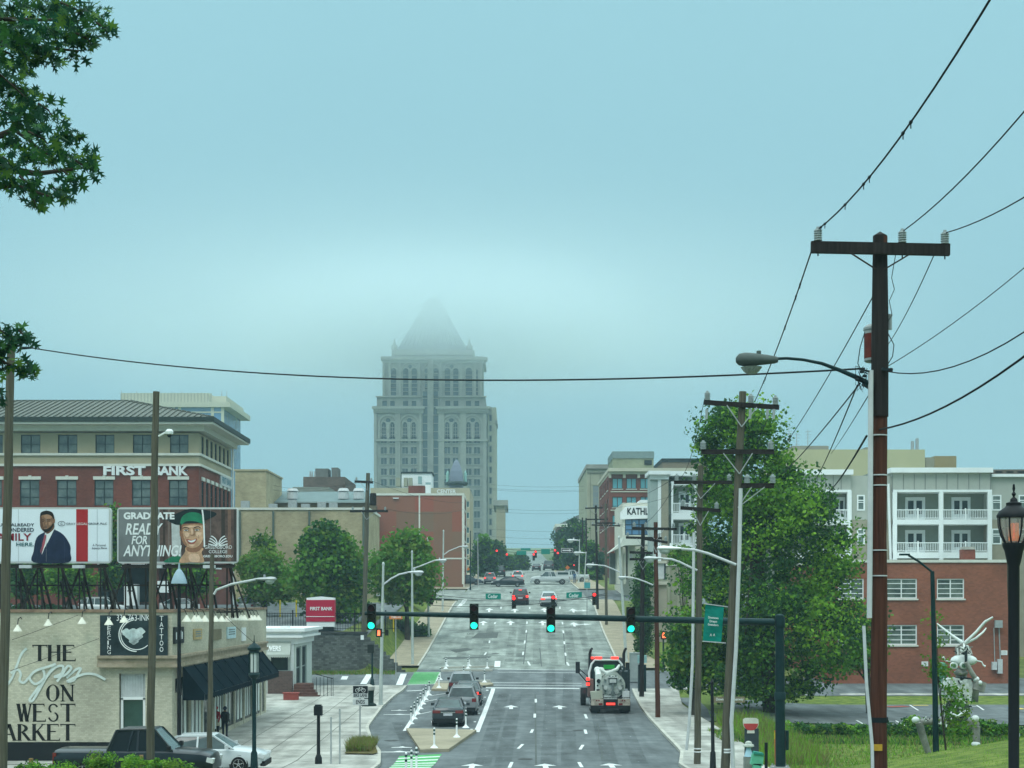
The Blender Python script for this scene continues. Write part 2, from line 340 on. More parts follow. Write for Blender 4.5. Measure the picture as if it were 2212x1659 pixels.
def arrow(m, px, py, s=1.0, turn=0):
    """straight-ahead arrow lying on the road"""
    c = G(px, py); L = 2.1*s
    pts = [(-.12, -L/2), (.12, -L/2), (.12, 0), (.5, 0), (0, L/2), (-.5, 0), (-.12, 0)]
    m.poly(*[V(c.x+x, c.y+y, R(c.y+y)+.014) for x, y in pts])
    if turn: m.poly(*[V(c.x+turn*x, c.y+y, R(c.y+y)+.018) for x, y in ((.12, -.8), (1.1, -.4), (1.1, -.8), (1.9, 0), (1.1, .7), (1.1, .1), (.12, -.2))])
m = MB()
for px, py in ((1104, 1528), (1209, 1528)): arrow(m, px, py, 1.3)
for px, py in ((1020, 1655), (1178, 1655), (1320, 1654)): arrow(m, px, py, 1.3)
for px, py in ((1044, 1346), (1103, 1346), (1172, 1346), (1240, 1349), (1057, 1318), (1112, 1319), (1176, 1318), (1238, 1319)): arrow(m, px, py, 1.9, 1 if px > 1235 else 0)
m.build('lane_arrow', paint_w, road)
m = MB()
for px, py in ((862, 1544), (862, 1535), (862, 1625), (868, 1615)):
    w = 1.9 if py in (1544, 1625) else 1.0
    c = G(px, py); m.poly(*[V(c.x+x*w, c.y+y*1.3, R(c.y+y*1.3)+.014) for x, y in ((-.5, -.1), (.5, -.1), (.5, .05), (.16, .12), (0, .4), (-.16, .12), (-.5, .05))])
m.build('bike_lane_symbol', paint_w, road)
m = MB(); gm = MB()
def zebra(m, gm, q, n):
    """green bike crossing with white bars; q = far-left, far-right, near-right, near-left picture points"""
    a, b, c, d = [G(*p) for p in q]; ft = lambda p, z: V(p.x, p.y, R(p.y)+z)
    for i in range(n):
        t0, t1 = i/n, (i+1)/n; tm = t0+(t1-t0)*.34
        L0, L1, Lm = d.lerp(a, t0), d.lerp(a, t1), d.lerp(a, tm); R0, R1, Rm = c.lerp(b, t0), c.lerp(b, t1), c.lerp(b, tm)
        m.poly(ft(L0, .02), ft(R0, .02), ft(Rm, .02), ft(Lm, .02)); gm.poly(ft(Lm, .016), ft(Rm, .016), ft(R1, .016), ft(L1, .016))
zebra(m, gm, (za((450, 1520)), za((955, 1495)), za((700, 1760)), za((200, 1760))), 9)
m.build('crossing_bar', paint_w, road); gm.build('green_crossing', paint_g, road)
m = MB(); gm = MB(); zebra(m, gm, (za((630, 512)), za((935, 512)), za((870, 652)), za((540, 665))), 11); gm.build('green_crossing', paint_g, road)
w2 = MB(); A = [za((935, 512)), za((870, 652))]; pline(w2, A[0], A[1], .15); pline(w2, za((540, 665)), za((870, 655)), .12)
for t in lin(0, 1, 11): pline(w2, (za((630, 512))[0]+(za((540, 665))[0]-za((630, 512))[0])*t-1, 1452+27.6*t), (za((935, 512))[0]+(za((870, 652))[0]-za((935, 512))[0])*t, 1452+25*t), .1)
for a, b in [((500, 530), (445, 665)), ((90, 535), (15, 655)), ((-200, 560), (-220, 600))]: pline(w2, za(a), za(b), .5)
w2.build('crossing_bar', paint_w, road)
pline(m := MB(), za((535, 738)), za((740, 728)), .3); pline(m, za((1590, 470)), za((1791, 470)), .12); pline(m, (1005, 1295), (998, 1305), .5); pline(m, (990, 1312), (1006, 1296), .45)
m.build('stop_line', paint_w, road)
# dark patches and tar seams on the old surface
tar = mat('tar_patch', (.085, .095, .09), .9, .2, 2)
m = MB()
for q in ([(955, 1424), (1058, 1421), (1062, 1418), (960, 1420)], [(1033, 1367), (1077, 1366), (1074, 1378), (1018, 1379)], [(970, 1404), (1010, 1400), (1022, 1404), (985, 1410)]): m.poly(*[G(a, b, .008) for a, b in q])
for a, b in (((1131, 1435), (1139, 1360)), ((1222, 1436), (1217, 1362)), ((1170, 1440), (1166, 1400)), ((1158, 1655), (1156, 1500))): pline(m, a, b, .09, .009)
m.build('tar_patch', tar, road)
wear = mat('tyre_wear', (.05, .058, .06), .8, .2, 2); tn_ = wear.node_tree; nw = tn_.nodes.new('ShaderNodeTexNoise'); nw.inputs['Scale'].default_value = .5; nw.inputs['Detail'].default_value = 6; gw = tn_.nodes.new('ShaderNodeNewGeometry'); mw = tn_.nodes.new('ShaderNodeMapRange'); tn_.links.new(gw.outputs[0], nw.inputs[0]); tn_.links.new(nw.outputs[0], mw.inputs[0])
mw.inputs[1].default_value = .35; mw.inputs[2].default_value = .75; mw.inputs[3].default_value = .02; mw.inputs[4].default_value = .34; tn_.links.new(mw.outputs[0], tn_.nodes['Principled BSDF'].inputs['Alpha'])
k = MB()
for a, b in (((1040, 1655), (1088, 1500)), ((1085, 1655), (1116, 1500)), ((1185, 1655), (1190, 1440)), ((1230, 1655), (1226, 1440)), ((1320, 1655), (1270, 1440)), ((1385, 1655), (1310, 1440)), ((1098, 1435), (1112, 1325)), ((1122, 1435), (1130, 1325)), ((1160, 1435), (1160, 1325)), ((1196, 1435), (1187, 1325)), ((1240, 1435), (1222, 1325)), ((1275, 1435), (1250, 1325)), ((990, 1430), (1030, 1330)), ((1040, 1430), (1066, 1330)), ((905, 1655), (860, 1560))): pline(k, a, b, .75, .004)
k.build('tyre_wear', wear, road)
jm = mat('joint_dark', (.14, .14, .125), .95, .2, 3); k = MB()
for y in lin(66, 110, 15): k.poly(*[V(a, b, R(b)+.136) for a, b in ((-15, y-.02), (XL(y)-.2, y-.02), (XL(y)-.2, y+.03), (-15, y+.03))])
for x in (-13.2, -11.4, -9.6): 
    for y in lin(62, 109, 24): 
        if x < XL(y)-.3: k.poly(*[V(a, b, R(b)+.137) for a, b in ((x, y), (x+.05, y), (x+.05, y+1.96), (x, y+1.96))])
for y in lin(47, 186, 92):
    if not 108 < y < 133:
        for f0, f1 in ((XR(y)+.2, XR(y)+2.7), (XL(y)-2.8, XL(y)-.2)):
            if f0 > 0 or y > 131: k.poly(*[V(a, b, T(a if f0 > 0 else XL(y), b)+.137) for a, b in ((f0, y), (f1, y), (f1, y+.05), (f0, y+.05))])
tag(k.build('paving_joint', jm), kind='structure')
k = MB(); random.seed(9)
for a, b in (((1180, 1600), (1330, 1606)), ((1010, 1556), (1100, 1560)), ((1120, 1470), (1240, 1474)), ((1060, 1400), (1240, 1396)), ((1000, 1352), (1110, 1354)), ((1300, 1640), (1290, 1560)), ((950, 1390), (1010, 1378)), ((850, 1580), (905, 1600))):
    pr = a
    for i in range(1, 8): q = (a[0]+(b[0]-a[0])*i/7+random.uniform(-2, 2), a[1]+(b[1]-a[1])*i/7+random.uniform(-1.5, 1.5)); pline(k, pr, q, .05, .007); pr = q
k.build('tar_seam', tar, road)
for px, py in ((1250, 1578), (1140, 1478), (1070, 1412), (1225, 1390), (845, 1600), (1135, 1640)):
    c = G(px, py, .009); k = MB(); k.poly(*[V(c.x+.36*math.cos(a), c.y+.36*math.sin(a), R(c.y+.36*math.sin(a))+.011) for a in lin(0, 2*PI, 16)[:-1]]); k.build('manhole_cover', mat('cast_iron', (.05, .05, .048), .6, .3, 8), road)
# concrete islands in the parking lane
def island(label_pts, mt=concrete_tan, h=.15):
    pts = [G(*p) for p in label_pts]; top = [V(p.x, p.y, R(p.y)+h) for p in pts]; n = len(pts)
    k = MB().poly(*top[::-1]) if False else MB()
    k.poly(*top); [k.poly(V(top[i].x, top[i].y, top[i].z-h-.1), V(top[(i+1) % n].x, top[(i+1) % n].y, top[(i+1) % n].z-h-.1), top[(i+1) % n], top[i]) for i in range(n)]
    return tag(k.build('traffic_island', mt), kind='structure')
island([za(p) for p in ((530, 1212), (700, 1475), (1040, 1465), (1372, 1232))])
island([za(p) for p in ((880, 660), (830, 735), (1020, 740), (1040, 665))])
island([za(p) for p in ((1390, 655), (1370, 688), (1480, 690), (1575, 672), (1545, 655))])
for q in (((945, 468), (1580, 452)), ((945, 502), (1562, 496)), ((885, 640), (1040, 640)), ((1350, 630), (1535, 625))):
    A, B = G(*za(q[0])), G(*za(q[1])); k = MB(); k.bar(A+V(0, 0, .07), B+V(0, 0, .07), .3, .16)
    k.build('kerb', kerb_m)['kind'] = 'structure'
# planted island at bottom of plaza
pi = [(744, 1636), (768, 1606), (788, 1598), (806, 1604), (816, 1634), (806, 1637)]
soil = mat('soil_bed', (.10, .085, .03), .95, .3, 3)
m = MB().poly(*[G(a, b, .19) for a, b in pi]); tag(m.build('planting_bed', soil), kind='structure')
# right parking stall paint
m = MB()
def gline(m, p, q, w, d0):
    A = P(p[0], p[1], 1)-V(0, 0, EYE); A = V(A.x, 1, A.z)
    def hit(px, py):
        d = 80.0
        for _ in range(30): d += ((HY-py)/F*d+EYE-T(X(px, d), d)-.0)/max(.02, -(HY-py)/F)*1.0
        return V(X(px, d), d, T(X(px, d), d)+d0)
    a, b = hit(*p), hit(*q); s = (b-a); s.z = 0; s = V(-s.y, s.x, 0).normalized()*w/2
    m.poly(a-s, b-s, b+s, a+s)
for p, q in (((1965, 1523), (1984, 1535)), ((2038, 1523), (2062, 1535)), ((2110, 1524), (2125, 1534)), ((2262, 1527), (2290, 1541)), ((1850, 1556), (1875, 1570)), ((1935, 1557), (1960, 1571)), ((2022, 1558), (2044, 1568))): gline(m, p, q, .12, .01)
gline(m, (2050, 1526), (2110, 1526), .25, .01); m.build('stall_line', paint_w, lot_r)
for nm, c, q in (('yellow_paint', (.55, .42, .12), ((2195, 1531), (2212, 1531), 1.2)), ('blue_paint', (.05, .16, .25), ((2178, 1530), (2192, 1530), 1.2)), ('red_paint', (.28, .07, .05), ((1915, 1527), (1960, 1526), 1.0)), ('yellow_paint', (.55, .42, .12), ((1972, 1524), (2005, 1524), .5))):
    gline(k := MB(), q[0], q[1], q[2], .012); k.build('painted_kerb', mat(nm, c, .8, .1, 3), lot_r)
# ---------------- building kit ----------------
STY = dict(nx=1, ny=1, fm=None, gm=None, fw=.06, dep=.18, sub=True, sill=None)
def wallface(mb, o, u, n, L, z0, z1, holes, dep, mi=0, ri=None):
    ri = mi if ri is None else ri
    o = Vector((o[0], o[1], 0)); u = Vector(u); n = Vector(n)
    A = sorted({0, L}|{min(max(v, 0), L) for h in holes for v in h[:2]}); Zs = sorted({z0, z1}|{min(max(v, z0), z1) for h in holes for v in h[2:4]})
    pt = lambda a, z, k=0: o+u*a-n*k+V(0, 0, z)
    for i in range(len(A)-1):
        run = None
        for j in range(len(Zs)-1):
            am, zm = (A[i]+A[i+1])/2, (Zs[j]+Zs[j+1])/2
            if any(h[0] < am < h[1] and h[2] < zm < h[3] for h in holes): continue
            mb.poly(pt(A[i], Zs[j]), pt(A[i+1], Zs[j]), pt(A[i+1], Zs[j+1]), pt(A[i], Zs[j+1]), mi=mi)
    for a0, a1, h0, h1 in [h[:4] for h in holes]:
        mb.poly(pt(a0, h0), pt(a0, h0, dep), pt(a0, h1, dep), pt(a0, h1), mi=ri).poly(pt(a1, h0), pt(a1, h1), pt(a1, h1, dep), pt(a1, h0, dep), mi=ri)
        mb.poly(pt(a0, h0), pt(a1, h0), pt(a1, h0, dep), pt(a0, h0, dep), mi=ri).poly(pt(a0, h1), pt(a0, h1, dep), pt(a1, h1, dep), pt(a1, h1), mi=ri)
def window(par, o, u, n, h, st, name='window'):
    s = dict(STY, **st); o = Vector((o[0], o[1], 0)); u = Vector(u); n = Vector(n); a0, a1, z0, z1 = h[:4]; fw = s['fw']; dep = s['dep']
    m = MB(); c = lambda a, z, k=0: o+u*a-n*(dep-.05+k)+V(0, 0, z)
    def fb(b0, b1, y0, y1, t=.04): m.obox((c(b0, y0)+c(b1, y1))/2, u*(b1-b0)/2, n*t, V(0, 0, (y1-y0)/2))
    fb(a0, a1, z0, z0+fw); fb(a0, a1, z1-fw, z1); fb(a0, a0+fw, z0+fw, z1-fw); fb(a1-fw, a1, z0+fw, z1-fw)
    for i in range(1, s['nx']):
        x = a0+(a1-a0)*i/s['nx']; fb(x-fw/2, x+fw/2, z0+fw, z1-fw, .035)
    for i in range(1, s['ny']):
        z = z0+(z1-z0)*i/s['ny']; fb(a0+fw, a1-fw, z-fw*.35, z+fw*.35, .03)
    q = [c(a0, z0, .03), c(a1, z0, .03), c(a1, z1, .03), c(a0, z1, .03)]
    if s['sub']:
        w_ = m.build(name, s['fm'] or black, par); MB().poly(*q).build('pane', s['gm'] or glass, w_)
    else:
        m.poly(*q, mi=1); w_ = m.build(name, [s['fm'] or black, s['gm'] or glass], par)
    if s['sill']:
        k = MB(); k.obox(o+u*(a0+a1)/2+n*.04+V(0, 0, z0-.07), u*((a1-a0)/2+.08), n*.08, V(0, 0, .06)); k.build('sill', s['sill'], w_)
    return w_
def pbox(mb, x0, x1, y0, y1, d, t=.1, mi=0):
    """box whose front face fills picture columns x0..x1, rows y0..y1 at distance d, t metres thick"""
    return mb.box(X(x0, d), d, Z(y1, d), X(x1, d), d+t, Z(y0, d), mi)
class B: pass
def bld(name, label, cat, xl, xr, yt, zb, d, depth, wm, front=(), side=None, shol=(), fst={}, sst={}, cap=None, capw=.15, caph=.35, rm=None, reveal=None, group=None, wname='window'):
    b = B(); b.d = d; b.x0, b.x1 = X(xl, d), X(xr, d); b.y1 = d+depth; b.zt = Z(yt, d); b.zb = zb
    b.t = thing(name, label, cat, ((b.x0+b.x1)/2, d, zb), group)
    fh = [(X(h[0], d)-b.x0, X(h[1], d)-b.x0, Z(h[3], d), Z(h[2], d)) for h in front]
    ms = [wm, reveal or wm]; m = MB()
    wallface(m, (b.x0, d), (1, 0, 0), (0, -1, 0), b.x1-b.x0, zb, b.zt, fh, dict(STY, **fst)['dep'], 0, 1)
    rh = [(h[0]-d, h[1]-d, h[2], h[3]) for h in shol]; sx = b.x1 if side == 'R' else b.x0; sn = (1, 0, 0) if side == 'R' else (-1, 0, 0)
    other = b.x0 if side == 'R' else b.x1
    wallface(m, (sx, d), (0, 1, 0), sn, depth, zb, b.zt, rh if side else [], dict(STY, **sst)['dep'], 0, 1)
    m.poly(V(other, d, zb), V(other, b.y1, zb), V(other, b.y1, b.zt), V(other, d, b.zt)); m.poly(V(b.x0, b.y1, zb), V(b.x1, b.y1, zb), V(b.x1, b.y1, b.zt), V(b.x0, b.y1, b.zt))
    b.wall = m.build('wall', ms, b.t)
    for h in fh: window(b.t, (b.x0, d), (1, 0, 0), (0, -1, 0), h, fst, wname)
    for h in rh: window(b.t, (sx, d), (0, 1, 0), sn, h, sst, wname)
    m = MB(); zc = b.zt-.25; m.box(b.x0+.05, d+.05, zc-.1, b.x1-.05, b.y1-.05, zc); m.build('roof', rm or asphalt_old, b.t)
    if cap:
        m = MB(); w_ = capw; z0, z1 = b.zt-.02, b.zt+caph
        m.box(b.x0-w_, d-w_, z0, b.x1+w_, d+.3, z1).box(b.x0-w_, b.y1-.3, z0, b.x1+w_, b.y1+w_, z1).box(b.x0-w_, d+.3, z0, b.x0+.3, b.y1-.3, z1).box(b.x1-.3, d+.3, z0, b.x1+w_, b.y1-.3, z1)
        m.build('coping', cap, b.t)
    return b
# ---------------- painted brick shop building with roof billboards ----------------
cream_brick = mat('cream_painted_brick', (.52, .49, .38), .9, .12, 3.2, kind='brick', c2=(.36, .33, .26))
tan_brick = mat('tan_brick', (.40, .34, .21), .9, .1, 1.2, kind='brick')
red_brick = mat('red_brick', (.19, .058, .042), .88, .12, 2.2, kind='brick', c2=(.16, .07, .05))
red_brick2 = mat('orange_red_brick', (.28, .10, .06), .88, .12, 2.0, kind='brick', c2=(.24, .10, .07))
stone = mat('grey_cast_stone', (.25, .25, .22), .9, .14, .25, c2=(.34, .335, .30))
stucco = mat('cream_stucco', (.36, .32, .22), .9, .08, .4)
SD = 68.0; sx0, sx1 = -36.0, X(372, SD); sy1 = 94.0; szb, szt = -.2, Z(1323, SD)
shop = thing('shop_building', 'cream painted brick shop building with mural lettering and rooftop billboards', 'building', (sx1, SD, szb))
m = MB()
door = (X(257, SD)-sx0, X(314, SD)-sx0, szb+.2, Z(1455, SD))
wallface(m, (sx0, SD), (1, 0, 0), (0, -1, 0), sx1-sx0, szb, szt, [door], .35)
zled = Z(1441, SD); sf = (0.3, sy1-SD-.4, 0.25, 3.05)
wallface(m, (sx1, SD), (0, 1, 0), (1, 0, 0), sy1-SD, szb, szt, [(.6, 25.4, .55, zled-.55)], .3)
m.poly(V(sx0, SD, szb), V(sx0, sy1, szb), V(sx0, sy1, szt), V(sx0, SD, szt)).poly(V(sx0, sy1, szb), V(sx1, sy1, szb), V(sx1, sy1, szt), V(sx0, sy1, szt))
m.build('wall', cream_brick, shop)
m = MB(); m.box(sx0+.3, SD+.3, szt-.7, sx1-.3, sy1-.3, szt-.5); m.build('roof', mat('gravel_roof', (.13, .14, .12), .95, .3, 1), shop)
m = MB(); m.box(sx0, SD-.06, szt, sx1+.06, SD+.3, szt+.14).box(sx1-.3, SD+.3, szt, sx1+.06, sy1, szt+.14); m.build('coping', mat('worn_terracotta', (.25, .17, .12), .9, .3, 2), shop)
m = MB(); zl0, zl1 = Z(1441, SD), Z(1417, SD)
for z0, z1, o_ in ((zl0, zl0+.16, .32), (zl0+.16, zl1-.1, .2), (zl1-.1, zl1+.02, .3)):
    m.box(X(213, SD), SD-o_, z0, sx1+o_, SD-.001, z1).box(sx1+.001, SD-.001, z0, sx1+o_, sy1-1, z1)
m.build('cornice', mat('ledge_stone', (.30, .26, .18), .9, .25, 2, c2=(.40, .32, .24)), shop)
m = MB(); m.box(sx0, SD-.03, szb, X(250, SD), SD-.001, Z(1603, SD)); m.build('base_band', black, shop)
m = MB(); x0, x1 = X(259, SD), X(312, SD); m.box(x0, SD+.22, Z(1508, SD), x1, SD+.3, Z(1455, SD), 0)
for i in range(9): m.box(x0+(x1-x0)*i/9, SD+.19, Z(1508, SD), x0+(x1-x0)*i/9+.03, SD+.22, Z(1455, SD), 0)
m.build('transom_panel', lightgrey, shop)
m = MB(); m.box(x0+.08, SD+.25, szb+.2, x1-.08, SD+.3, Z(1512, SD), 0); dd = m.build('door', mat('dark_door_glass', (.02, .05, .045), .15, .4, .8, spec=.8), shop)
m = MB(); m.box(x0, SD+.15, szb+.2, x0+.1, SD+.26, Z(1508, SD)).box(x1-.1, SD+.15, szb+.2, x1, SD+.26, Z(1508, SD)).box(x0, SD+.15, Z(1512, SD), x1, SD+.26, Z(1506, SD)); m.build('door_frame', white, dd)
# mural lettering, serif capitals built from strokes
SER = {'T': [('h', 0, 1, 1), ('v', .5, 0, 1, 1), ('s', .5, 0), ('d', .0, 1), ('d', 1, 1)], 'H': [('v', .18, 0, 1, 1), ('v', .82, 0, 1, 1), ('h', .18, .82, .52), ('s', .18, 0), ('s', .82, 0), ('s', .18, 1), ('s', .82, 1)],
       'E': [('v', .2, 0, 1, 1), ('h', .05, .85, 1), ('h', .2, .7, .52), ('h', .05, .95, 0), ('d', .85, 1), ('u', .95, 0)], 'N': [('v', .16, 0, 1, 0), ('v', .84, 0, 1, 0), ('x', .1, 1, .84, 0, 1), ('s', .16, 0), ('s', .84, 1), ('s', .1, 1)],
       'O': [('o',)], 'W': [('x', .05, 1, .3, 0, 1), ('x', .3, 0, .5, 1, 0), ('x', .45, 1, .7, 0, 1), ('x', .7, 0, .95, 1, 0), ('s', .05, 1), ('s', .48, 1), ('s', .95, 1)],
       'M': [('v', .12, 0, 1, 0), ('x', .12, 1, .5, 0, 1), ('x', .5, 0, .88, 1, 0), ('v', .88, 0, 1, 1), ('s', .12, 0), ('s', .88, 0), ('s', .1, 1), ('s', .9, 1)], 'A': [('x', .1, 0, .5, 1, 0), ('x', .5, 1, .9, 0, 1), ('h', .25, .75, .35), ('s', .1, 0), ('s', .9, 0)],
       'R': [('v', .2, 0, 1, 1), ('b',), ('x', .45, .5, .92, 0, 1), ('s', .2, 0), ('s', .95, 0), ('h', .05, .3, 1)], 'K': [('v', .2, 0, 1, 1), ('x', .25, .42, .85, 1, 0), ('x', .4, .6, .9, 0, 1), ('s', .2, 0), ('s', .2, 1), ('s', .85, 1), ('s', .92, 0)],
       'S': [('S',)]}
def serif(m, ch, x, z, w, h, y, mi=0):
    T_, t_ = .25*w, .062*h
    P_ = lambda a, b: V(x+a*w, y, z+b*h)
    def q(a, b, c, d, th):
        A, Bq = P_(a, b), P_(c, d); s = V(th/2, 0, 0); m.poly(A-s, A+s, Bq+s, Bq-s, mi=mi)
    for s in SER[ch]:
        k = s[0]
        if k == 'v': q(s[1], s[2], s[1], s[3], T_ if s[4] else T_*.42)
        if k == 'h': m.poly(P_(s[1], s[3])-V(0, 0, t_ if s[3] == 1 else 0), P_(s[2], s[3])-V(0, 0, t_ if s[3] == 1 else 0), P_(s[2], s[3])+V(0, 0, 0 if s[3] == 1 else t_), P_(s[1], s[3])+V(0, 0, 0 if s[3] == 1 else t_), mi=mi)
        if k == 'x': q(s[1], s[2], s[3], s[4], T_ if s[5] else T_*.42)
        if k == 's':
            zz = s[2]; m.poly(P_(s[1], zz)-V(.16*w, 0, 0), P_(s[1], zz)+V(.16*w, 0, 0), P_(s[1], zz)+V(.15*w, 0, .04*h*(-1 if zz else 1)), P_(s[1], zz)+V(-.15*w, 0, .04*h*(-1 if zz else 1)), mi=mi)
        if k in 'du':
            sg = -1 if k == 'd' else 1; m.poly(P_(s[1], s[2])+V(-.05*w, 0, 0), P_(s[1], s[2])+V(.05*w, 0, 0), P_(s[1], s[2])+V(.05*w, 0, sg*.2*h), mi=mi)
        if k == 'o' or k == 'b' or k == 'S':
            n = 22
            if k == 'o': arcs = [(.5, .5, .48, .51, 0, 2*PI, 1)]
            elif k == 'b': arcs = [(.2, .74, .6, .26, -PI/2, PI/2, 1)]
            else: arcs = [(.5, .73, .36, .27, PI*.12, PI*1.35, 1), (.5, .27, .38, .27, PI*.42, -PI*.95, 1)]
            for cx, cz, rx, rz, a0, a1, _ in arcs:
                pr = None
                for i in range(n+1):
                    a = a0+(a1-a0)*i/n; c, s_ = math.cos(a), math.sin(a); th = .035*h+abs(c)**1.5*(T_-.035*h)
                    if k == 'S': th = .06*h+abs(c)*.07*w
                    po = P_(cx+rx*c, cz+rz*s_); pi_ = po-V(c*th, 0, s_*th*.9)
                    if pr: m.poly(pr[0], po, pi_, pr[1], mi=mi)
                    pr = (po, pi_)
def word(m, s, x0, x1, y0, y1, d):
    a, b = X(x0, d), X(x1, d); w_ = (b-a)/len(s)
    for i, ch in enumerate(s): serif(m, ch, a+i*w_+.02*w_, Z(y1, d), w_*.96, Z(y0, d)-Z(y1, d), d)
md = SD-.012; m = MB()
for w_ in (('THE', 70, 164, 1393, 1428), ('ON', 98, 162, 1479, 1515), ('WEST', 37, 162, 1520, 1559), ('MARKET', -28, 162, 1564, 1600)): m = MB(); word(m, *w_, md); m.build('mural_lettering', mat('black_mural_paint', (.016, .016, .016), .9, .3, 3), shop)
z3 = lambda x, y: (x*.2561, 1234+y*.2561)
def brush(m, pts, w, d, sub=10):
    Q = []; n = len(pts)
    for i in range(n-1):
        p0, p1, p2, p3 = [Vector(pts[min(max(k, 0), n-1)]) for k in (i-1, i, i+1, i+2)]
        for j in range(sub):
            t = j/sub; Q.append(.5*((2*p1)+(-p0+p2)*t+(2*p0-5*p1+4*p2-p3)*t*t+(-p0+3*p1-3*p2+p3)*t**3))
    Q.append(Vector(pts[-1])); pr = None
    for i, q in enumerate(Q):
        t = (Q[min(i+1, len(Q)-1)]-Q[max(i-1, 0)]).normalized(); s = Vector((-t.y, t.x))*w/2; a, b = q+s, q-s
        d -= .0006
        if pr: m.poly(P(*pr[0], d), P(*a, d), P(*b, d), P(*pr[1], d))
        pr = (a, b)
m = MB()
for st in ([(225, 650), (180, 700), (140, 800), (100, 900), (60, 960)], [(-120, 760), (-60, 700), (0, 780), (-70, 880), (-100, 960)], [(90, 860), (150, 830), (175, 870), (165, 920), (200, 940), (240, 900), (300, 840), (360, 830), (370, 900), (300, 950), (250, 900), (300, 840), (420, 800), (470, 780)],
           [(470, 780), (380, 900), (300, 1010), (250, 1080), (275, 1090), (330, 1000), (400, 880), (470, 810), (530, 800), (520, 860), (460, 890), (540, 880), (600, 820), (570, 800), (520, 880), (480, 930)],
           [(560, 900), (640, 830), (680, 820), (660, 860), (620, 920), (570, 925), (700, 870), (800, 870), (890, 915)]): brush(m, [z3(*p) for p in st], 5.2, SD-.018)
m.build('script_lettering', mat('pale_mural_paint', (.58, .64, .60), .9, .1, 3), shop)
# tattoo banner
bn = thing('wall_banner', 'black vinyl banner with tattoo lettering hung on painted brick wall', 'banner', P(288, 1416, SD-.06))
m = MB(); pbox(m, 216, 362, 1329, 1416, SD-.09, .05); m.build('sheet', mat('black_vinyl', (.022, .035, .04), .5, .4, 2), bn)
m = MB(); by = SD-.1
m.text('336-763-INKS', P(252, 1341, by), (1, 0, 0), (0, 0, 1), X(330, by)-X(252, by), .28)
for i, c in enumerate('PIERCING'): m.text(c, P(232, 1341+i*10.3, by), (1, 0, 0), (0, 0, 1), .15 if c != 'I' else .06, .18)
for i, c in enumerate('TATTOO'): m.text(c, P(345, 1341+i*13.4, by), (1, 0, 0), (0, 0, 1), .16, .22)
for k, (r, a0, a1) in enumerate(((38, .55*PI, 1.5*PI), (34, .6*PI, 1.75*PI))):
    brush(m, [(295+r*math.cos(a0+(a1-a0)*i/14), 1371-r*math.sin(a0+(a1-a0)*i/14)*.95) for i in range(15)], 2.4-k*.6, by, 3)
m.build('lettering', white, bn)
m = MB(); random.seed(3)
for cx, cy, r in ((288, 1372, 17), (273, 1366, 10), (303, 1364, 10), (289, 1384, 10), (296, 1374, 12)):
    m.poly(*[P(cx+r*(1+.12*math.sin(5*a+cx))*math.cos(a), cy+r*(1+.1*math.cos(4*a))*.8*math.sin(a), by-.004-r*.0005) for a in [2*PI*i/22 for i in range(22)]])
m.build('artwork', mat('grey_print', (.42, .48, .48), .7, .6, 2.2), bn)
# gooseneck lamps over the mural and shop signs
def gooseneck(p, n, label, group, r=.2):
    t = thing('gooseneck_lamp', label, 'lamp', p, group); n = Vector(n); m = MB()
    q = [p+V(0, 0, .55), p+n*.12+V(0, 0, .62), p+n*.45+V(0, 0, .55), p+n*.55+V(0, 0, .3)]; m.tube(q, .02, 6); m.build('stem', black, t)
    m = MB(); c = p+n*.55; m.lathe(c, [(r, 0), (r*.9, .05), (r*.35, .22), (.04, .3)], 14); m.build('shade', mat('cream_enamel', (.68, .66, .56), .4, .05, 3), t)
for px, py, w_ in ((38, 1364, 'nearest the left edge of the mural wall'), (104, 1352, 'above the word THE on the mural wall'), (177, 1348, 'just left of the black banner'), (235, 1350, 'hanging in front of the black banner'), (268, 1345, 'over the middle of the black banner')):
    gooseneck(P(px, py, SD-.55)+V(0, .55, 0), (0, -1, 0), 'cream gooseneck lamp '+w_, 'gooseneck lamps on the shop building')
for i, px in enumerate((406, 423, 431, 445, 468, 481, 493, 505, 516, 523, 530, 545, 552, 560)):
    y = (sx1+.6)*F/(px-CX)
    gooseneck(V(sx1, y, Z(1343, y) if px < 500 else Z(1340, y)), (1, 0, 0), 'white gooseneck shade in the row above the storefront signs', 'lamps above the storefront signs', .22)
# storefront: awning, posts, glass and blinds
m = MB(); ya, yb = SD+.7, SD+22.5; za_, zb_ = zled-.05, 3.02
m.poly(V(sx1+.32, ya, za_), V(sx1+.32, yb, za_), V(sx1+1.3, yb, zb_), V(sx1+1.3, ya, zb_)).poly(V(sx1+.32, ya, za_), V(sx1+1.3, ya, zb_), V(sx1+.32, ya, zb_+.05)).poly(V(sx1+.32, yb, za_), V(sx1+1.3, yb, zb_), V(sx1+.32, yb, zb_+.05))
n = 44
for i in range(n):
    y0 = ya+(yb-ya)*i/n; y1 = ya+(yb-ya)*(i+1)/n; m.poly(V(sx1+1.31, y0, zb_), V(sx1+1.31, y1, zb_), V(sx1+1.31, y1, zb_-.22), V(sx1+1.31, (y0+y1)/2, zb_-.3), V(sx1+1.31, y0, zb_-.22))
m.poly(V(sx1+.32, ya, zb_+.05), V(sx1+1.3, ya, zb_), V(sx1+1.3, ya, zb_-.25), V(sx1+.32, ya, zb_-.25))
for i in range(0, 10): y = ya+(yb-ya)*i/9; m.bar(V(sx1+.33, y, za_+.02), V(sx1+1.31, y, zb_+.02), .05)
m.build('awning', mat('black_awning_canvas', (.004, .012, .018), .9, .3, 1.5, spec=.03), shop)
m = MB(); m.box(sx1-.1, SD+.6, .1, sx1-.06, sy1-.6, zled-.5); m.build('shop_window', mat('dark_shop_glass', (.015, .03, .035), .15, .5, .5), shop)
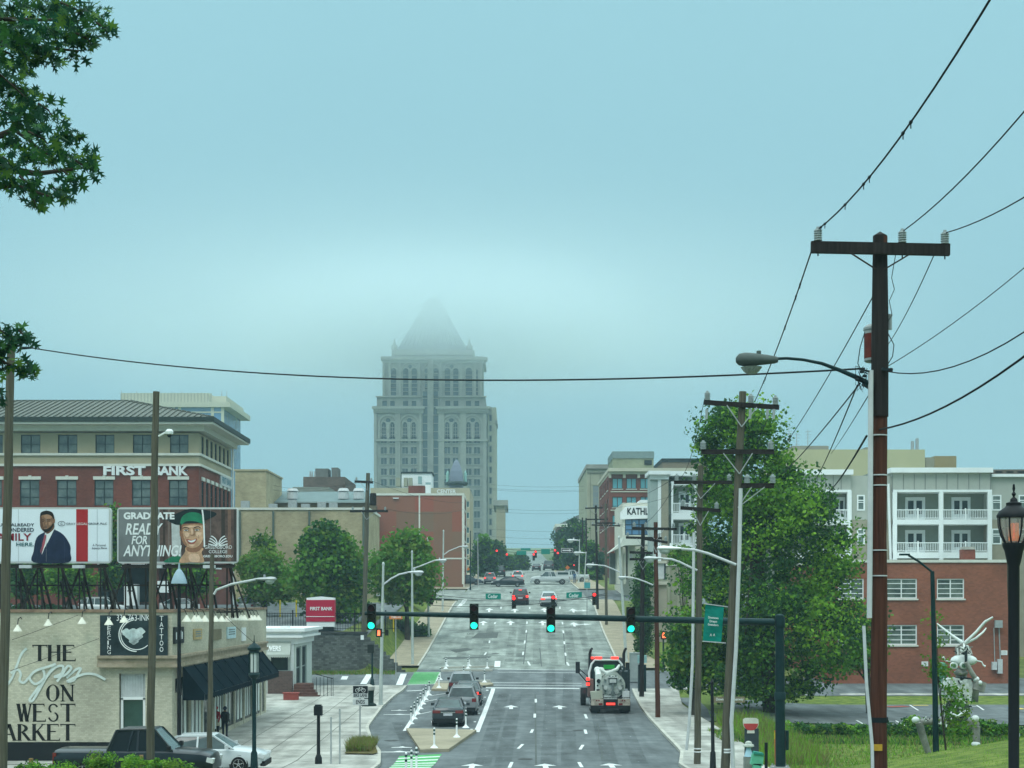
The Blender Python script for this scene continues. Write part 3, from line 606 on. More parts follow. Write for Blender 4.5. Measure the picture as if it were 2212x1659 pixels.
random.seed(5); y = SD+.75; k = 0
while y < SD+24.5:
    w_ = random.uniform(.16, .34); tall = 2.9 if k % 5 else 2.7
    if k % 9 != 8: MB().box(sx1-.058, y, .7, sx1-.03, y+w_*1.5, tall).build('vertical_blind', mat('white_blind', (.66, .70, .66), .7, .2, .8), shop)
    y += w_*1.5+random.uniform(.3, .55); k += 1
for i in range(9): y = SD+.6+i*2.9; MB().box(sx1-.18, y, .1, sx1+.03, y+.3, 3.1).build('pilaster', cream_brick, shop)

for i, (px0, px1, py0, py1, mt, lb) in enumerate(((376, 397, 1355, 1391, black, 'black wall sign with white lettering on the storefront'), (419, 436, 1359, 1382, mat('tan_sign', (.45, .33, .17), .7, .15, 3), 'small tan wall sign on the storefront'), (459, 478, 1360, 1383, mat('brown_sign', (.20, .17, .11), .8, .15, 3), 'plain brown wall panel on the storefront'), (491, 509, 1355, 1380, mat('pale_blue_sign', (.50, .64, .68), .6, .15, 3), 'pale blue wall sign on the storefront'), (523, 531, 1356, 1385, white, 'narrow white wall sign at the end of the storefront'))):
    y0, y1 = (sx1+.05)*F/(px0-CX), (sx1+.05)*F/(px1-CX); s = thing('wall_sign', lb, 'sign', V(sx1+.05, y0, Z(py1, y0)), 'signs on the storefront wall')
    MB().box(sx1+.002, y0, Z(py1, y0), sx1+.07, y1, Z(py0, y0)).build('panel', mt, s)
    m = MB()
    for j in range(5):
        if i == 0: m.box(sx1+.07, y0+.3+(y1-y0-.5)*j/5, Z(1382, y0), sx1+.08, y0+.45+(y1-y0-.5)*j/5, Z(1366-3*(j % 2), y0))
        elif i in (1, 3) and j < 3: m.box(sx1+.07, y0+.3, Z(py0+7+j*5, y0), sx1+.08, y1-.3, Z(py0+4.5+j*5, y0))
    if m.v: m.build('lettering', white if i == 0 else mat('faded_print', (.2, .25, .25), .8, .1, 3), s)
# ---------------- billboards ----------------
steel = mat('rusty_black_steel', (.028, .022, .018), .8, .4, 3)
def billboard(lb, x0, x1, d, grp):
    t = thing('billboard', lb, 'billboard', P((x0+x1)/2, 1318, d), grp); m = MB(); y0, y1 = 1096, 1217
    r = 8; pts = []
    for cx, cy, a in ((x1-r, y0+r, 0), (x0+r, y0+r, 90), (x0+r, y1-r, 180), (x1-r, y1-r, 270)):
        pts += [P(cx+r*math.cos(math.radians(a+q)), cy-r*math.sin(math.radians(a+q)), d) for q in (0, 30, 60, 90)]
    m.prism(pts[::-1], V(0, .25, 0)); m.build('frame', mat('aluminium_trim', (.50, .52, .50), .5, .05, 3), t); return t
BD = 78.0; bz0 = Z(1318, BD)
bb1 = billboard('white rooftop billboard with a man in a dark suit and a red stripe', -28, 240, BD, 'rooftop billboards')
def face(t, x0, x1, y0, y1, d, mt, nm='poster'):
    m = MB(); m.poly(P(x0, y1, d), P(x1, y1, d), P(x1, y0, d), P(x0, y0, d)); return m.build(nm, mt, t)
face(bb1, -24, 235, 1100, 1213, BD-.01, mat('white_vinyl', (.70, .76, .80), .6, .02, 1))
def blob(m, pts, d, sub=4):
    """smooth closed outline through picture points"""
    n = len(pts); Q = []
    for i in range(n):
        p0, p1, p2, p3 = [Vector(pts[(i+k) % n]) for k in (-1, 0, 1, 2)]
        for j in range(sub):
            t_ = j/sub; q = .5*((2*p1)+(-p0+p2)*t_+(2*p0-5*p1+4*p2-p3)*t_*t_+(-p0+3*p1-3*p2+p3)*t_**3); Q.append(P(q.x, q.y, d))
    m.poly(*Q)
zb2 = lambda x, y: (x*.2433, 1076.6+y*.2433)   # eighth close-up
def pts2(*a): return [zb2(*p) for p in a]
red = mat('red_vinyl', (.36, .02, .025), .6, .05, 2)
face(bb1, 164.5, 190, 1100, 1213, BD-.014, red, 'red_stripe')
portrait = mat('printed_skin_brown', (.25, .13, .075), .7, .25, 5)
m = MB(); blob(m, pts2((300, 568), (298, 470), (325, 350), (395, 300), (470, 275), (560, 320), (620, 410), (625, 480), (605, 568)), BD-.02); m.build('suit_print', mat('navy_print', (.012, .02, .05), .7, .3, 2), bb1)
m = MB(); m.poly(*[P(*p, BD-.024) for p in pts2((402, 300), (485, 268), (430, 380), (395, 440), (372, 500), (375, 400))]); m.build('shirt_print', white, bb1)
m = MB(); m.poly(*[P(*p, BD-.026) for p in pts2((398, 318), (412, 330), (400, 400), (368, 500), (358, 470), (380, 380))]); m.build('tie_print', mat('tie_print', (.35, .08, .10), .7, .3, 6), bb1)
m = MB(); blob(m, pts2((360, 150), (355, 200), (362, 260), (385, 290), (405, 300), (450, 270), (475, 230), (484, 190), (470, 150), (420, 130)), BD-.028); m.build('face_print', portrait, bb1)
def layer(par, nm, mt, d, *shapes, strokes=()):
    m = MB()
    for q in shapes: blob(m, pts2(*q), d); d -= .0008
    for w_, q in strokes: brush(m, pts2(*q), w_, d); d -= .006
    return m.build(nm, mt, par)
flatm = lambda n, c: mat(n, c, .7, .18, 7)
layer(bb1, 'face_shading', flatm('print_brown_dark', (.13, .06, .035)), BD-.031, ((356, 170), (372, 168), (378, 215), (388, 262), (400, 292), (384, 288), (360, 255), (354, 205)), ((400, 292), (450, 262), (478, 225), (478, 268), (430, 312), (402, 304)), strokes=((.7, ((402, 208), (398, 232), (408, 236), (418, 233))), (.8, ((388, 252), (402, 249), (420, 252)))))
layer(bb1, 'face_light', flatm('print_brown_light', (.40, .22, .13)), BD-.034, ((392, 150), (430, 140), (458, 155), (452, 178), (415, 180), (395, 172)), ((410, 205), (416, 232), (408, 236), (404, 220)), ((432, 212), (455, 208), (456, 232), (436, 238)))
layer(bb1, 'hair_print', mat('black_print', (.015, .012, .01), .8, 0), BD-.036, ((357, 172), (360, 130), (390, 112), (430, 110), (468, 130), (484, 180), (478, 205), (464, 165), (425, 143), (372, 150)), ((380, 264), (388, 272), (412, 272), (432, 262), (455, 242), (474, 215), (476, 235), (450, 280), (412, 300), (388, 290)), strokes=((1.0, ((370, 194), (380, 189), (394, 194))), (1.0, ((414, 190), (430, 184), (446, 188))), (1.1, ((374, 206), (382, 203), (390, 206))), (1.1, ((418, 203), (430, 200), (442, 203))), (.9, ((388, 258), (402, 256), (418, 258)))))
layer(bb1, 'ear_print', portrait, BD-.04, ((474, 185), (486, 180), (488, 205), (480, 222), (473, 215)))
layer(bb1, 'lapel_print', flatm('print_navy_light', (.03, .045, .09)), BD-.027, strokes=((1.0, ((395, 318), (370, 370), (372, 440), (362, 520))), (1.2, ((488, 275), (460, 350), (420, 420), (378, 520))), (.8, ((560, 330), (575, 420), (570, 560))), (.7, ((320, 400), (330, 480), (325, 565)))))
def txt(t, s, x0, x1, y0, y1, d, mt, bold=0, nm='lettering', skew=0):
    m = MB(); m.text(s, P(x0, y1, d), (1, 0, 0), (0, 0, 1) if not skew else (skew, 0, 1), X(x1, d)-X(x0, d), Z(y0, d)-Z(y1, d), bold); return m.build(nm, mt, t)
bp_, rp_ = mat('navy_letter', (.02, .03, .05), .7, 0), mat('dark_red_letter', (.22, .015, .03), .7, 0)
for s, x0, x1, y0, y1, mt in (("YOU'VE ALREADY", -20, 74, 1130, 1137, bp_), ('WONDERED', 4, 73, 1140, 1149, bp_), ('FAMILY', -18, 68, 1152, 1168, rp_), ('HERE.', 35, 73, 1172, 1180, mat('teal_letter', (.03, .12, .13), .7, 0)), ('GRAY', 143, 163, 1129, 1134, bp_), ('LEGAL', 166, 189, 1129, 1134, white), ('GROUP, PLLC', 191, 231, 1129, 1134, bp_), ('A Personal', 200, 228, 1175, 1180, bp_), ('Injury Firm', 199, 231, 1182, 1187, bp_)):
    txt(bb1, s, x0, x1, y0, y1, BD-.03, mt, .02 if x1-x0 > 30 else 0)
m = MB(); brush(m, [(133+8*math.cos(a)*.95, 1131-5*math.sin(a)) for a in lin(0, 2*PI, 12)], 1, BD-.03, 3); m.text('G', P(130.5, 1134, BD-.03), (1, 0, 0), (0, 0, 1), .1, .13); m.build('logo', bp_, bb1)
bb2 = billboard('grey rooftop billboard with a smiling graduate in a green and black cap', 253, 514, BD, 'rooftop billboards')
d2 = BD-.01
grd = mat('grey_poster', (.17, .18, .18), .6, .25, .4)
face(bb2, 256, 511, 1100, 1213, d2, mat('brown_poster', (.10, .065, .055), .6, .55, 1.6)); face(bb2, 256, 345, 1100, 1213, d2-.003, grd, 'grey_panel')
m = MB(); m.poly(*[P(*p, d2-.005) for p in ((370, 1115), (388, 1115), (392, 1213), (372, 1213))]); m.build('column_print', mat('pale_print', (.45, .47, .46), .7, .2, 3), bb2)
pgreen, pblack = mat('green_print', (.015, .17, .085), .7, .25, 2), mat('black_cloth_print', (.012, .02, .022), .7, .2, 2)
m = MB(); blob(m, pts2((1455, 566), (1500, 530), (1580, 500), (1620, 545), (1650, 568), (1560, 568)), d2-.008); m.build('gown_print', pgreen, bb2)
m = MB(); blob(m, pts2((1590, 568), (1640, 480), (1660, 430), (1800, 440), (1790, 480), (1810, 540), (1800, 568), (1690, 568)), d2-.01)
blob(m, pts2((1598, 220), (1600, 300), (1620, 380), (1655, 425), (1700, 440), (1760, 425), (1800, 370), (1815, 290), (1812, 220), (1740, 195), (1660, 195)), d2-.012); m.build('face_print', mat('printed_skin', (.50, .30, .18), .7, .3, 3.5), bb2)
m = MB(); blob(m, pts2((1480, 180), (1600, 120), (1700, 92), (1860, 110), (1925, 140), (1860, 180), (1815, 200), (1800, 225), (1600, 235), (1540, 225)), d2-.014); m.build('cap_print', pblack, bb2)
m = MB(); blob(m, pts2((1600, 215), (1620, 160), (1680, 125), (1760, 130), (1800, 165), (1815, 230), (1740, 205), (1650, 205), (1600, 250)), d2-.016); m.build('cap_band_print', pgreen, bb2)
m = MB(); brush(m, pts2((1795, 100), (1805, 180), (1812, 300), (1815, 430)), 3.2, d2-.018); blob(m, pts2((1666, 373), (1700, 375), (1738, 364), (1722, 385), (1692, 390)), d2-.0215); m.build('tassel_print', white, bb2)
sd, sl2 = flatm('print_skin_shadow', (.27, .13, .075)), flatm('print_skin_light', (.66, .43, .29)); e2 = d2-.019
layer(bb2, 'face_shading', sd, d2-.0125, ((1596, 225), (1625, 225), (1622, 300), (1640, 370), (1665, 420), (1640, 415), (1612, 360), (1598, 300)), ((1660, 428), (1700, 441), (1765, 425), (1800, 380), (1802, 425), (1760, 470), (1690, 478), (1655, 455)), ((1612, 228), (1812, 222), (1810, 240), (1740, 232), (1660, 238), (1614, 250)), ((1594, 290), (1603, 285), (1608, 330), (1598, 335)), strokes=((1.3, ((1712, 262), (1728, 300), (1724, 322), (1700, 328), (1684, 320))), (.8, ((1640, 330), (1650, 350), (1648, 365))), (.8, ((1762, 325), (1762, 345), (1768, 360)))))
layer(bb2, 'face_light', sl2, d2-.0165, ((1640, 250), (1700, 244), (1790, 250), (1780, 262), (1700, 258), (1645, 264)), ((1640, 305), (1672, 302), (1680, 330), (1660, 345), (1642, 330)), ((1740, 300), (1785, 298), (1785, 325), (1762, 342), (1742, 328)), ((1698, 270), (1712, 270), (1714, 312), (1700, 318)), ((1680, 408), (1725, 408), (1720, 424), (1690, 424)), ((1680, 500), (1760, 495), (1770, 560), (1690, 560)))
layer(bb2, 'lip_print', flatm('print_lip', (.30, .08, .06)), d2-.0175, ((1652, 364), (1690, 366), (1710, 368), (1748, 356), (1735, 392), (1705, 408), (1675, 400)))
layer(bb2, 'eye_print', white, d2-.0205, ((1632, 286), (1650, 277), (1672, 284), (1652, 290)), ((1728, 282), (1748, 274), (1770, 280), (1750, 287)))
layer(bb2, 'feature_print', mat('brown_print', (.035, .018, .012), .8, 0), d2-.022, ((1646, 280), (1657, 280), (1657, 289), (1646, 289)), ((1743, 277), (1754, 277), (1754, 286), (1743, 286)), ((1599, 228), (1608, 224), (1612, 262), (1604, 290), (1598, 270)), strokes=((1.7, ((1622, 268), (1645, 256), (1680, 266))), (1.7, ((1720, 262), (1755, 250), (1782, 262))), (.9, ((1630, 284), (1650, 275), (1674, 283))), (.9, ((1726, 280), (1748, 272), (1772, 279)))))
for px, w_, c in ((352, 5, (.05, .035, .03)), (362, 6, (.16, .10, .08)), (398, 5, (.05, .04, .035)), (478, 8, (.045, .035, .03)), (492, 7, (.17, .10, .075)), (505, 5, (.05, .04, .035))): face(bb2, px, px+w_, 1100, 1213, d2-.004, flatm('print_band_%d' % px, c), 'backdrop_print')
txt(bb2, 'GRADUATE', 267, 377, 1106.5, 1122, d2-.02, white, .045)
def hand(s, x0, x1, y0, y1): txt(bb2, s, x0, x1, y0, y1, d2-.02, white, .02, 'hand_lettering', .16)
hand('READY', 271, 348, 1130, 1155); hand('FOR', 284, 318, 1157, 1176); hand('ANYTHING!', 266, 389, 1177, 1202)
txt(bb2, 'GREENSBORO', 442, 501, 1178, 1185.5, d2-.02, white); txt(bb2, 'COLLEGE', 451, 491, 1188, 1195, d2-.02, white); txt(bb2, 'GREENSBORO.EDU', 439, 502, 1199, 1204, d2-.02, white, .02)
m = MB()
for s in (-1, 1):
    for q in (((1, 1175), (5, 1165), (11, 1159.5), (15, 1158)), ((1, 1177), (8, 1169), (14, 1164.5), (18, 1163.5)), ((2, 1178.5), (10, 1173), (16, 1169.5), (20, 1169)), ((3, 1179.5), (12, 1177), (21, 1175))): brush(m, [(471+s*a, b) for a, b in q], 2.2, d2-.02)
m.build('book_emblem', white, bb2)
for bb, q in ((bb1, (40, 100, 210)), (bb2, (300, 365, 455))):
    m = MB()
    for px in q: m.box(X(px, BD), BD-.034, Z(1213, BD), X(px, BD)+.012, BD-.032, Z(1100, BD))
    m.build('sheet_seam', mat('seam_grey', (.25, .27, .28), .8, 0), bb)
for bb, a, b in ((bb1, -20, 232), (bb2, 262, 506)):
    for k, px in enumerate(lin(a+12, b-12, 5)):
        m = MB(); top, bot = Z(1218, BD), bz0-.4; x = X(px, BD)
        for dx in (-.12, .12): m.bar(V(x+dx, BD+.2, bot), V(x+dx, BD+.2, top), .07)
        m.bar(V(x, BD+.2, top), V(x, BD+2.6, bot), .1).bar(V(x, BD+.2, top-.9), V(x, BD+1.4, bot), .08).bar(V(x, BD+.2, (top+bot)/2), V(x, BD+1.45, (top+bot)/2), .06)
        sg = 1 if k % 2 else -1; m.bar(V(x, BD+.15, top), V(x+sg*1.05, BD+.15, bot), .08)
        m.build('support_leg', steel, bb)
    m = MB(); z = Z(1222, BD)
    for zz, yy in ((z, BD+.15), (z-1.0, BD+.25), (bz0-.1, BD+.2), (bz0-.1, BD+2.4)): m.bar(V(X(a, BD), yy, zz), V(X(b, BD), yy, zz), .08 if zz < z else .14)
    m.build('support_beam', steel, bb)
    m = MB(); m.box(X(a, BD), BD-.75, z-.12, X(b, BD), BD-.1, z-.07); m.build('catwalk', steel, bb)
    for px in (a+75, a+190):
        m = MB(); p = P(px, 1224, BD-.9); m.box(p.x-.3, p.y-.1, p.z-.08, p.x+.3, p.y+.12, p.z+.08); m.build('flood_lamp', lightgrey, bb)
# ---------------- four-storey bank building ----------------
BK = 150.0; bx1 = X(430, BK); bd2 = 167.0; zb_bank = 6.9
fr = []; xs_ = [(-113, -73), (-36, 6), (45, 87), (125, 167), (206, 247), (287, 327), (367, 407)]
for a, b in xs_: fr += [(a, b, 939, 979), (a-2, b-2, 1037, 1092), (a-2, b-2, 1140, 1195)]
sh = []
for i in range(7):
    y0 = BK+1.2+i*2.25; sh += [(y0, y0+1.2, Z(979, BK), Z(939, BK)), (y0, y0+1.2, Z(1092, BK), Z(1037, BK))]
bank = thing('bank_building', 'four-storey red brick and cream bank building with hipped metal roof', 'building', (bx1, BK, zb_bank))
bxl = X(-160, BK); zt_ = Z(935, BK); zbelt = Z(985, BK); zbr = Z(1005, BK)
fmb, bgl = mat('dark_window_frame', (.02, .035, .04), .5, 0), mat('bank_glass', (.06, .10, .105), .12, .5, .5, spec=.8, c2=(.16, .20, .18))
H = lambda h, o: (X(h[0], BK)-o, X(h[1], BK)-o, Z(h[3], BK), Z(h[2], BK))
fa = [H(h, bxl) for h in fr]; sa = [(h[0]-BK, h[1]-BK, h[2], h[3]) for h in sh]
for z0, z1, mt, nm in ((zb_bank, zbr, red_brick, 'brick_wall'), (zbr, zt_, stucco, 'stucco_wall')):
    m = MB(); ff = [h for h in fa if z0 <= h[2] < z1]; ss = [h for h in sa if z0 <= h[2] < z1]
    wallface(m, (bxl, BK), (1, 0, 0), (0, -1, 0), bx1-bxl, z0, z1, ff, .2); wallface(m, (bx1, BK), (0, 1, 0), (1, 0, 0), bd2-BK, z0, z1, ss, .2); wallface(m, (bxl, bd2), (1, 0, 0), (0, 1, 0), bx1-bxl, z0, z1, [], .2)
    m.build(nm, mt, bank)
for h in fa: window(bank, (bxl, BK), (1, 0, 0), (0, -1, 0), h, dict(nx=2, ny=2 if h[3]-h[2] < 2 else 3, fm=fmb, gm=bgl, fw=.07))
for h in sa: window(bank, (bx1, BK), (0, 1, 0), (1, 0, 0), h, dict(nx=2, ny=2, fm=fmb, gm=bgl, fw=.07))
trim = mat('white_trim', (.62, .62, .55), .7, .06, 2)
for py0, py1, o_ in ((979, 984, .18), (1002, 1007, .2), (925, 929, .12)):
    m = MB(); m.box(bxl, BK-o_, Z(py1, BK), bx1+o_, BK-.002, Z(py0, BK)).box(bx1+.002, BK-.002, Z(py1, BK), bx1+o_, bd2, Z(py0, BK)); m.build('string_course', trim, bank)
for a, b in xs_:
    for yt in (1029, 1133):
        m = MB(); pbox(m, a-5, b+1, yt, yt+7, BK-.1, .098); pbox(m, (a+b)/2-5, (a+b)/2+1, yt-2, yt+7, BK-.14, .13); m.build('lintel', trim, bank)
for h in sa[1::2]:
    m = MB(); m.box(bx1+.002, BK+h[0]-.1, h[3]+.05, bx1+.12, BK+h[1]+.1, h[3]+.4); m.build('lintel', trim, bank)
# eaves and hipped standing-seam roof
ov = 1.7; ez = Z(903, BK-ov); ex = bx1+ov; m = MB()
m.box(bxl-2, BK-ov, ez-.55, ex, bd2+ov, ez-.35).box(bxl-2, BK-.6, ez-1.1, bx1+.6, bd2+.6, ez-.55); m.build('soffit', trim, bank)
m = MB(); m.box(bxl-2, BK-ov-.12, ez-.36, ex+.12, bd2+ov+.12, ez+.12); m.build('fascia', mat('dark_green_fascia', (.03, .045, .04), .6, .1, 3), bank)
ry_ = (BK+bd2)/2; rz_ = Z(866, ry_); rx_ = X(275, ry_)
m = MB(); a, b_, c, d = V(bxl-2, BK-ov, ez+.1), V(ex, BK-ov, ez+.1), V(ex, bd2+ov, ez+.1), V(bxl-2, bd2+ov, ez+.1); r0, r1 = V(bxl-2, ry_, rz_), V(rx_, ry_, rz_)
m.poly(a, b_, r1, r0).poly(b_, c, r1).poly(c, d, r0, r1)
up = lambda p: p+V(0, 0, .05)
x = bxl
while x < ex-.3:
    t_ = 1 if x < rx_ else (ex-x)/(ex-rx_); p = V(x, BK-ov, ez+.1); q = V(x, BK-ov+(ry_-BK+ov)*t_, ez+.1+(rz_-ez-.1)*t_); m.bar(up(p), up(q), .07, .12); x += .62
y = BK-ov
while y < ry_:
    t_ = (y-BK+ov)/(ry_-BK+ov); m.bar(V(ex, y, ez+.15), V(ex+(rx_-ex)*t_, y, ez+.15+(rz_-ez)*t_), .07, .12); y += .7
m.bar(b_, r1, .2).bar(r0, r1, .2)
m.build('roof', mat('bronze_green_metal_roof', (.105, .115, .095), .55, .12, 1, metal=.2), bank)
m = MB(); m.cyl(V(bx1+.25, bd2-.2, zb_bank), V(bx1+.25, bd2-.2, ez-1), .12); m.build('downpipe', white, bank)
sgn = thing('bank_letters', 'white raised FIRST BANK letters on the bank brick front', 'sign', P(314, 1027, BK-.1)); k = MB()
for s, x0, x1 in (('FIRST', 223, 314), ('BANK', 332, 405)): k.text(s, P(x0, 1026.5, BK-.2), (1, 0, 0), (0, 0, 1), X(x1, BK)-X(x0, BK), Z(1006.5, BK)-Z(1026.5, BK), .035)
n_ = len(k.v); k.add([(a, b+.18, c) for a, b, c in k.v], list(k.f)); k.build('lettering', white, sgn)
s2 = thing('bank_letters', 'small pale sign panel reading FIRST BANK high on the bank side wall', 'sign', V(bx1+.1, 163, Z(1046, 163)))
MB().box(bx1+.02, 160.5, Z(1050, 162), bx1+.18, 166.8, Z(1029, 162)).build('panel', lightgrey, s2)
k = MB(); k.text('FIRST BANK', (bx1+.2, 161, Z(1045, 162)), (0, 1, 0), (0, 0, 1), 5.2, .7, .02); k.build('lettering', mat('blue_letter', (.12, .25, .3), .6, 0), s2)
# ---------------- far glass tower behind the bank ----------------
FT = 480.0
cream_far = mat('far_cream_panel', (.50, .50, .40), .8, .05, .1)
ft = bld('office_tower', 'pale far office tower with blue glass and a cream crown behind the bank roof', 'tower', 270, 478, 880, 20, FT, 34, glass_b)
m = MB(); x0, x1 = ft.x0, ft.x1
m.box(x0-1, FT-1, Z(880, FT), x1+3, FT+36, Z(869, FT)).box(x0-1.5, FT+1, Z(869, FT), x1-4, FT+30, Z(848, FT)).box(x1-12, FT+3, Z(869, FT), x1+1, FT+34, Z(853, FT)); m.build('crown', cream_far, ft.t)
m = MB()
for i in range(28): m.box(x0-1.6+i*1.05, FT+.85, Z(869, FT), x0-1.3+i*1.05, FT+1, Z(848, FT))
m.build('crown_rib', mat('rib_grey', (.36, .37, .32), .8, 0), ft.t)  # raised ribs, an even grey darker than the cream crown
m = MB()
for px in (262, 295, 345, 393, 479, 490): m.cyl(P(px, 866, FT+5), P(px, 843, FT+5), .18, .06, 6)
m.build('mast', alu, ft.t)
m = MB()
for px in (372, 385, 456, 478): m.box(X(px, FT), FT-.3, 30, X(px, FT)+.9, FT-.01, Z(880, FT))
for k in range(9): m.box(x0, FT-.2, Z(892+k*26, FT), x1, FT-.01, Z(889+k*26, FT))
m.build('mullion', cream_far, ft.t)
# ---------------- mid-distance buildings on the left ----------------
dkbr = mat('brown_brick', (.13, .095, .075), .9, .15, 1.2, kind='brick')
g_st = dict(nx=1, ny=1, fm=fmb, gm=glass, fw=.12)
b1 = bld('brick_building', 'tan brick stair tower standing just right of the bank', 'building', 508, 575, 1017, 6, 205, 14, tan_brick, cap=tan_brick, caph=.2); 
b2 = bld('brick_building', 'long low tan brick building with drainpipes behind the parking lot trees', 'building', 500, 795, 1101, 6, 186, 16, tan_brick, front=[(734, 752, 1160, 1183)], fst=g_st, cap=trim, caph=.25)
m = MB()
for px in (518, 590, 668, 785): m.cyl(P(px, 1104, 185.8), P(px, 1210, 185.8), .13, .13, 6)
m.build('drainpipe', mat('green_pipe', (.10, .13, .11), .6, .1, 3), b2.t)
m = MB()
for px, h in ((530, 8), (590, 5), (632, 9), (695, 7), (660, 5), (720, 6)): p = P(px, 1099, 190); m.box(p.x-.5, p.y-.4, p.z-.2, p.x+.5, p.y+.4, p.z+h*.12)
m.build('roof_vent', alu, b2.t)
b3 = bld('brick_building', 'two-tone building with long grey metal roof above the tan brick one', 'building', 572, 800, 1084, 8, 212, 20, mat('dark_brown_wall', (.17, .13, .08), .9, .2, .6))  # wall under the metal roof in a mottled dark brown
m = MB(); q0, q1 = P(568, 1086, 211.5), P(800, 1086, 211.5); q2, q3 = P(790, 1062, 222), P(585, 1062, 222); m.poly(q0, q1, q2, q3); m.poly(q0, q3, V(q3.x, 234, q0.z), V(q0.x, 234, q0.z)).poly(q1, V(q1.x, 234, q0.z), q2).poly(q3, q2, V(q2.x, 234, q0.z), V(q3.x, 234, q0.z)); m.build('metal_roof', mat('blue_grey_metal', (.12, .17, .17), .6, .1, .5), b3.t)
m = MB()
for px in (632, 742, 870): p = P(min(px, 775), 1078, 215); m.lathe(p, [(.75, 0), (.75, .9), (.5, 1.1), (.85, 1.1), (.6, 1.5)], 10)
m.build('roof_vent', lightgrey, b3.t)
m = MB()
for px in (497+81, 652, 733): m.cyl(P(px-60+40, 1088, 211.9), P(px-20, 1101, 211.9), .15)
m.build('drainpipe', trim, b3.t)
b4 = bld('brick_building', 'dark brown brick rooftop block with air units behind the grey roof', 'building', 655, 745, 1030, 10, 260, 18, dkbr)
m = MB()
for a, b_, t_ in ((681, 709, 1012), (716, 730, 1010)): pbox(m, a, b_, t_, 1031, 262, 4)
m.build('rooftop_unit', mat('unit_grey', (.13, .13, .12), .8, .2, 1), b4.t)
m = MB()
for px in (670, 674, 680): m.cyl(P(px, 1031, 262), P(px, 1018, 262), .2, .1, 5)
m.build('mast', alu, b4.t)
bld('brick_building', 'low grey block at the foot of the brown brick rooftop block', 'building', 632, 710, 1052, 10, 250, 10, mat('grey_render', (.22, .23, .2), .9, .1, 1))
# checkered brick building
ck = mat('checkered_brick', (.22, .10, .07), .9, .12, 1.5)
t = ck.node_tree; b_ = t.nodes['Principled BSDF']; g = t.nodes.new('ShaderNodeNewGeometry'); s_ = t.nodes.new('ShaderNodeSeparateXYZ'); t.links.new(g.outputs[0], s_.inputs[0])
ad = t.nodes.new('ShaderNodeMath'); t.links.new(s_.outputs[0], ad.inputs[0]); t.links.new(s_.outputs[1], ad.inputs[1]); cb = t.nodes.new('ShaderNodeCombineXYZ'); t.links.new(ad.outputs[0], cb.inputs[0]); t.links.new(s_.outputs[2], cb.inputs[1])
ch = t.nodes.new('ShaderNodeTexBrick'); ch.offset = 0; t.links.new(cb.outputs[0], ch.inputs['Vector']); ch.inputs['Scale'].default_value = 1; ch.inputs['Brick Width'].default_value = 2.7; ch.inputs['Row Height'].default_value = 2.9; ch.inputs['Mortar Size'].default_value = 0
ch.inputs['Color1'].default_value = (.30, .085, .055, 1); ch.inputs['Color2'].default_value = (.20, .125, .08, 1); t.links.new(ch.outputs[0], b_.inputs['Base Color'])
CB = 222.0; cz = 8.2; cx1 = X(1001, CB)
sides = [(CB+1.2, CB+11.3, Z(y1, CB), Z(y0, CB)) for y0, y1 in ((1083, 1097), (1117, 1132), (1150, 1166), (1185, 1201), (1219, 1235))]
b5 = bld('brick_building', 'checkered red brick building with white corner strips behind the trees', 'building', 806, 1001, 1070, cz, CB, 12.5, ck, side='R', shol=sides, sst=dict(nx=4, ny=1, fm=trim, gm=mat('brown_screen', (.13, .10, .07), .8, .2, 2), fw=.15, dep=.5), cap=trim, caph=.3, capw=.1)
m = MB()
for px in (806, 906, 999.5): pbox(m, px-1.6, px+1.6, 1070, 1262, CB-.06, .058)
m.box(cx1+.01, CB-.06, cz, cx1+.15, CB+.3, Z(1070, CB)).box(cx1+.01, CB+11.8, cz, cx1+.15, CB+12.5, Z(1070, CB)); pbox(m, 960, 999, 1205, 1208, CB-.06, .058)
for y0, y1 in ((1083, 1097), (1117, 1132), (1150, 1166), (1185, 1201)): m.box(cx1+.01, CB+.3, Z(y1+3, CB), cx1+.12, CB+12, Z(y1+.5, CB))
m.build('white_strip', trim, b5.t)
m = MB(); pbox(m, 788, 801, 1090, 1250, CB-.5, 2); m.build('side_tower', stucco, b5.t)
m = MB(); pbox(m, 882, 917, 1049, 1069, CB+4, 3); m.build('stair_head', red_brick, b5.t)
m = MB(); pbox(m, 919, 930, 1047, 1068, CB+1, 1); m.build('roof_hatch', white, b5.t)
m = MB(); pbox(m, 849, 861, 1075, 1077, CB-.3, .25); pbox(m, 892, 905, 1141, 1147, CB-.3, .25); m.build('wall_lamp', white, b5.t)
# terraced parking deck reading CENTER
deck = bld('parking_deck', 'tan banded parking deck with white CENTER letters and rooftop units', 'parking garage', 800, 1014.5, 1054, 10, 300, 28, mat('deck_concrete', (.42, .38, .27), .9, .08, .5),
           front=[(986, 1014, y, y+14) for y in (1082, 1106, 1138, 1160, 1184, 1208, 1232)], fst=dict(nx=1, ny=1, fm=trim, gm=mat('deck_glass', (.03, .10, .11), .2, .2, .5), fw=.1))
lt = thing('deck_letters', 'small white CENTER letters on the parking deck parapet', 'sign', P(965, 1066, 299.8)); k = MB(); k.text('CENTER', P(944, 1066, 299.8), (1, 0, 0), (0, 0, 1), X(985, 300)-X(944, 300), Z(1057, 300)-Z(1066, 300), .03); k.build('lettering', white, lt)
m = MB(); pbox(m, 868, 932, 1022, 1054, 306, 8); m.build('penthouse', white, deck.t)
m = MB(); pbox(m, 866, 934, 1019, 1022.5, 305.8, 8.4); m.build('penthouse_roof', dark, deck.t)
m = MB()
for a in (855, 872, 882): pbox(m, a, a+9 if a < 870 else a+8, 1032, 1050, 303, 2)
m.build('rooftop_unit', mat('unit_tan', (.30, .30, .22), .7, .1, 2), deck.t)
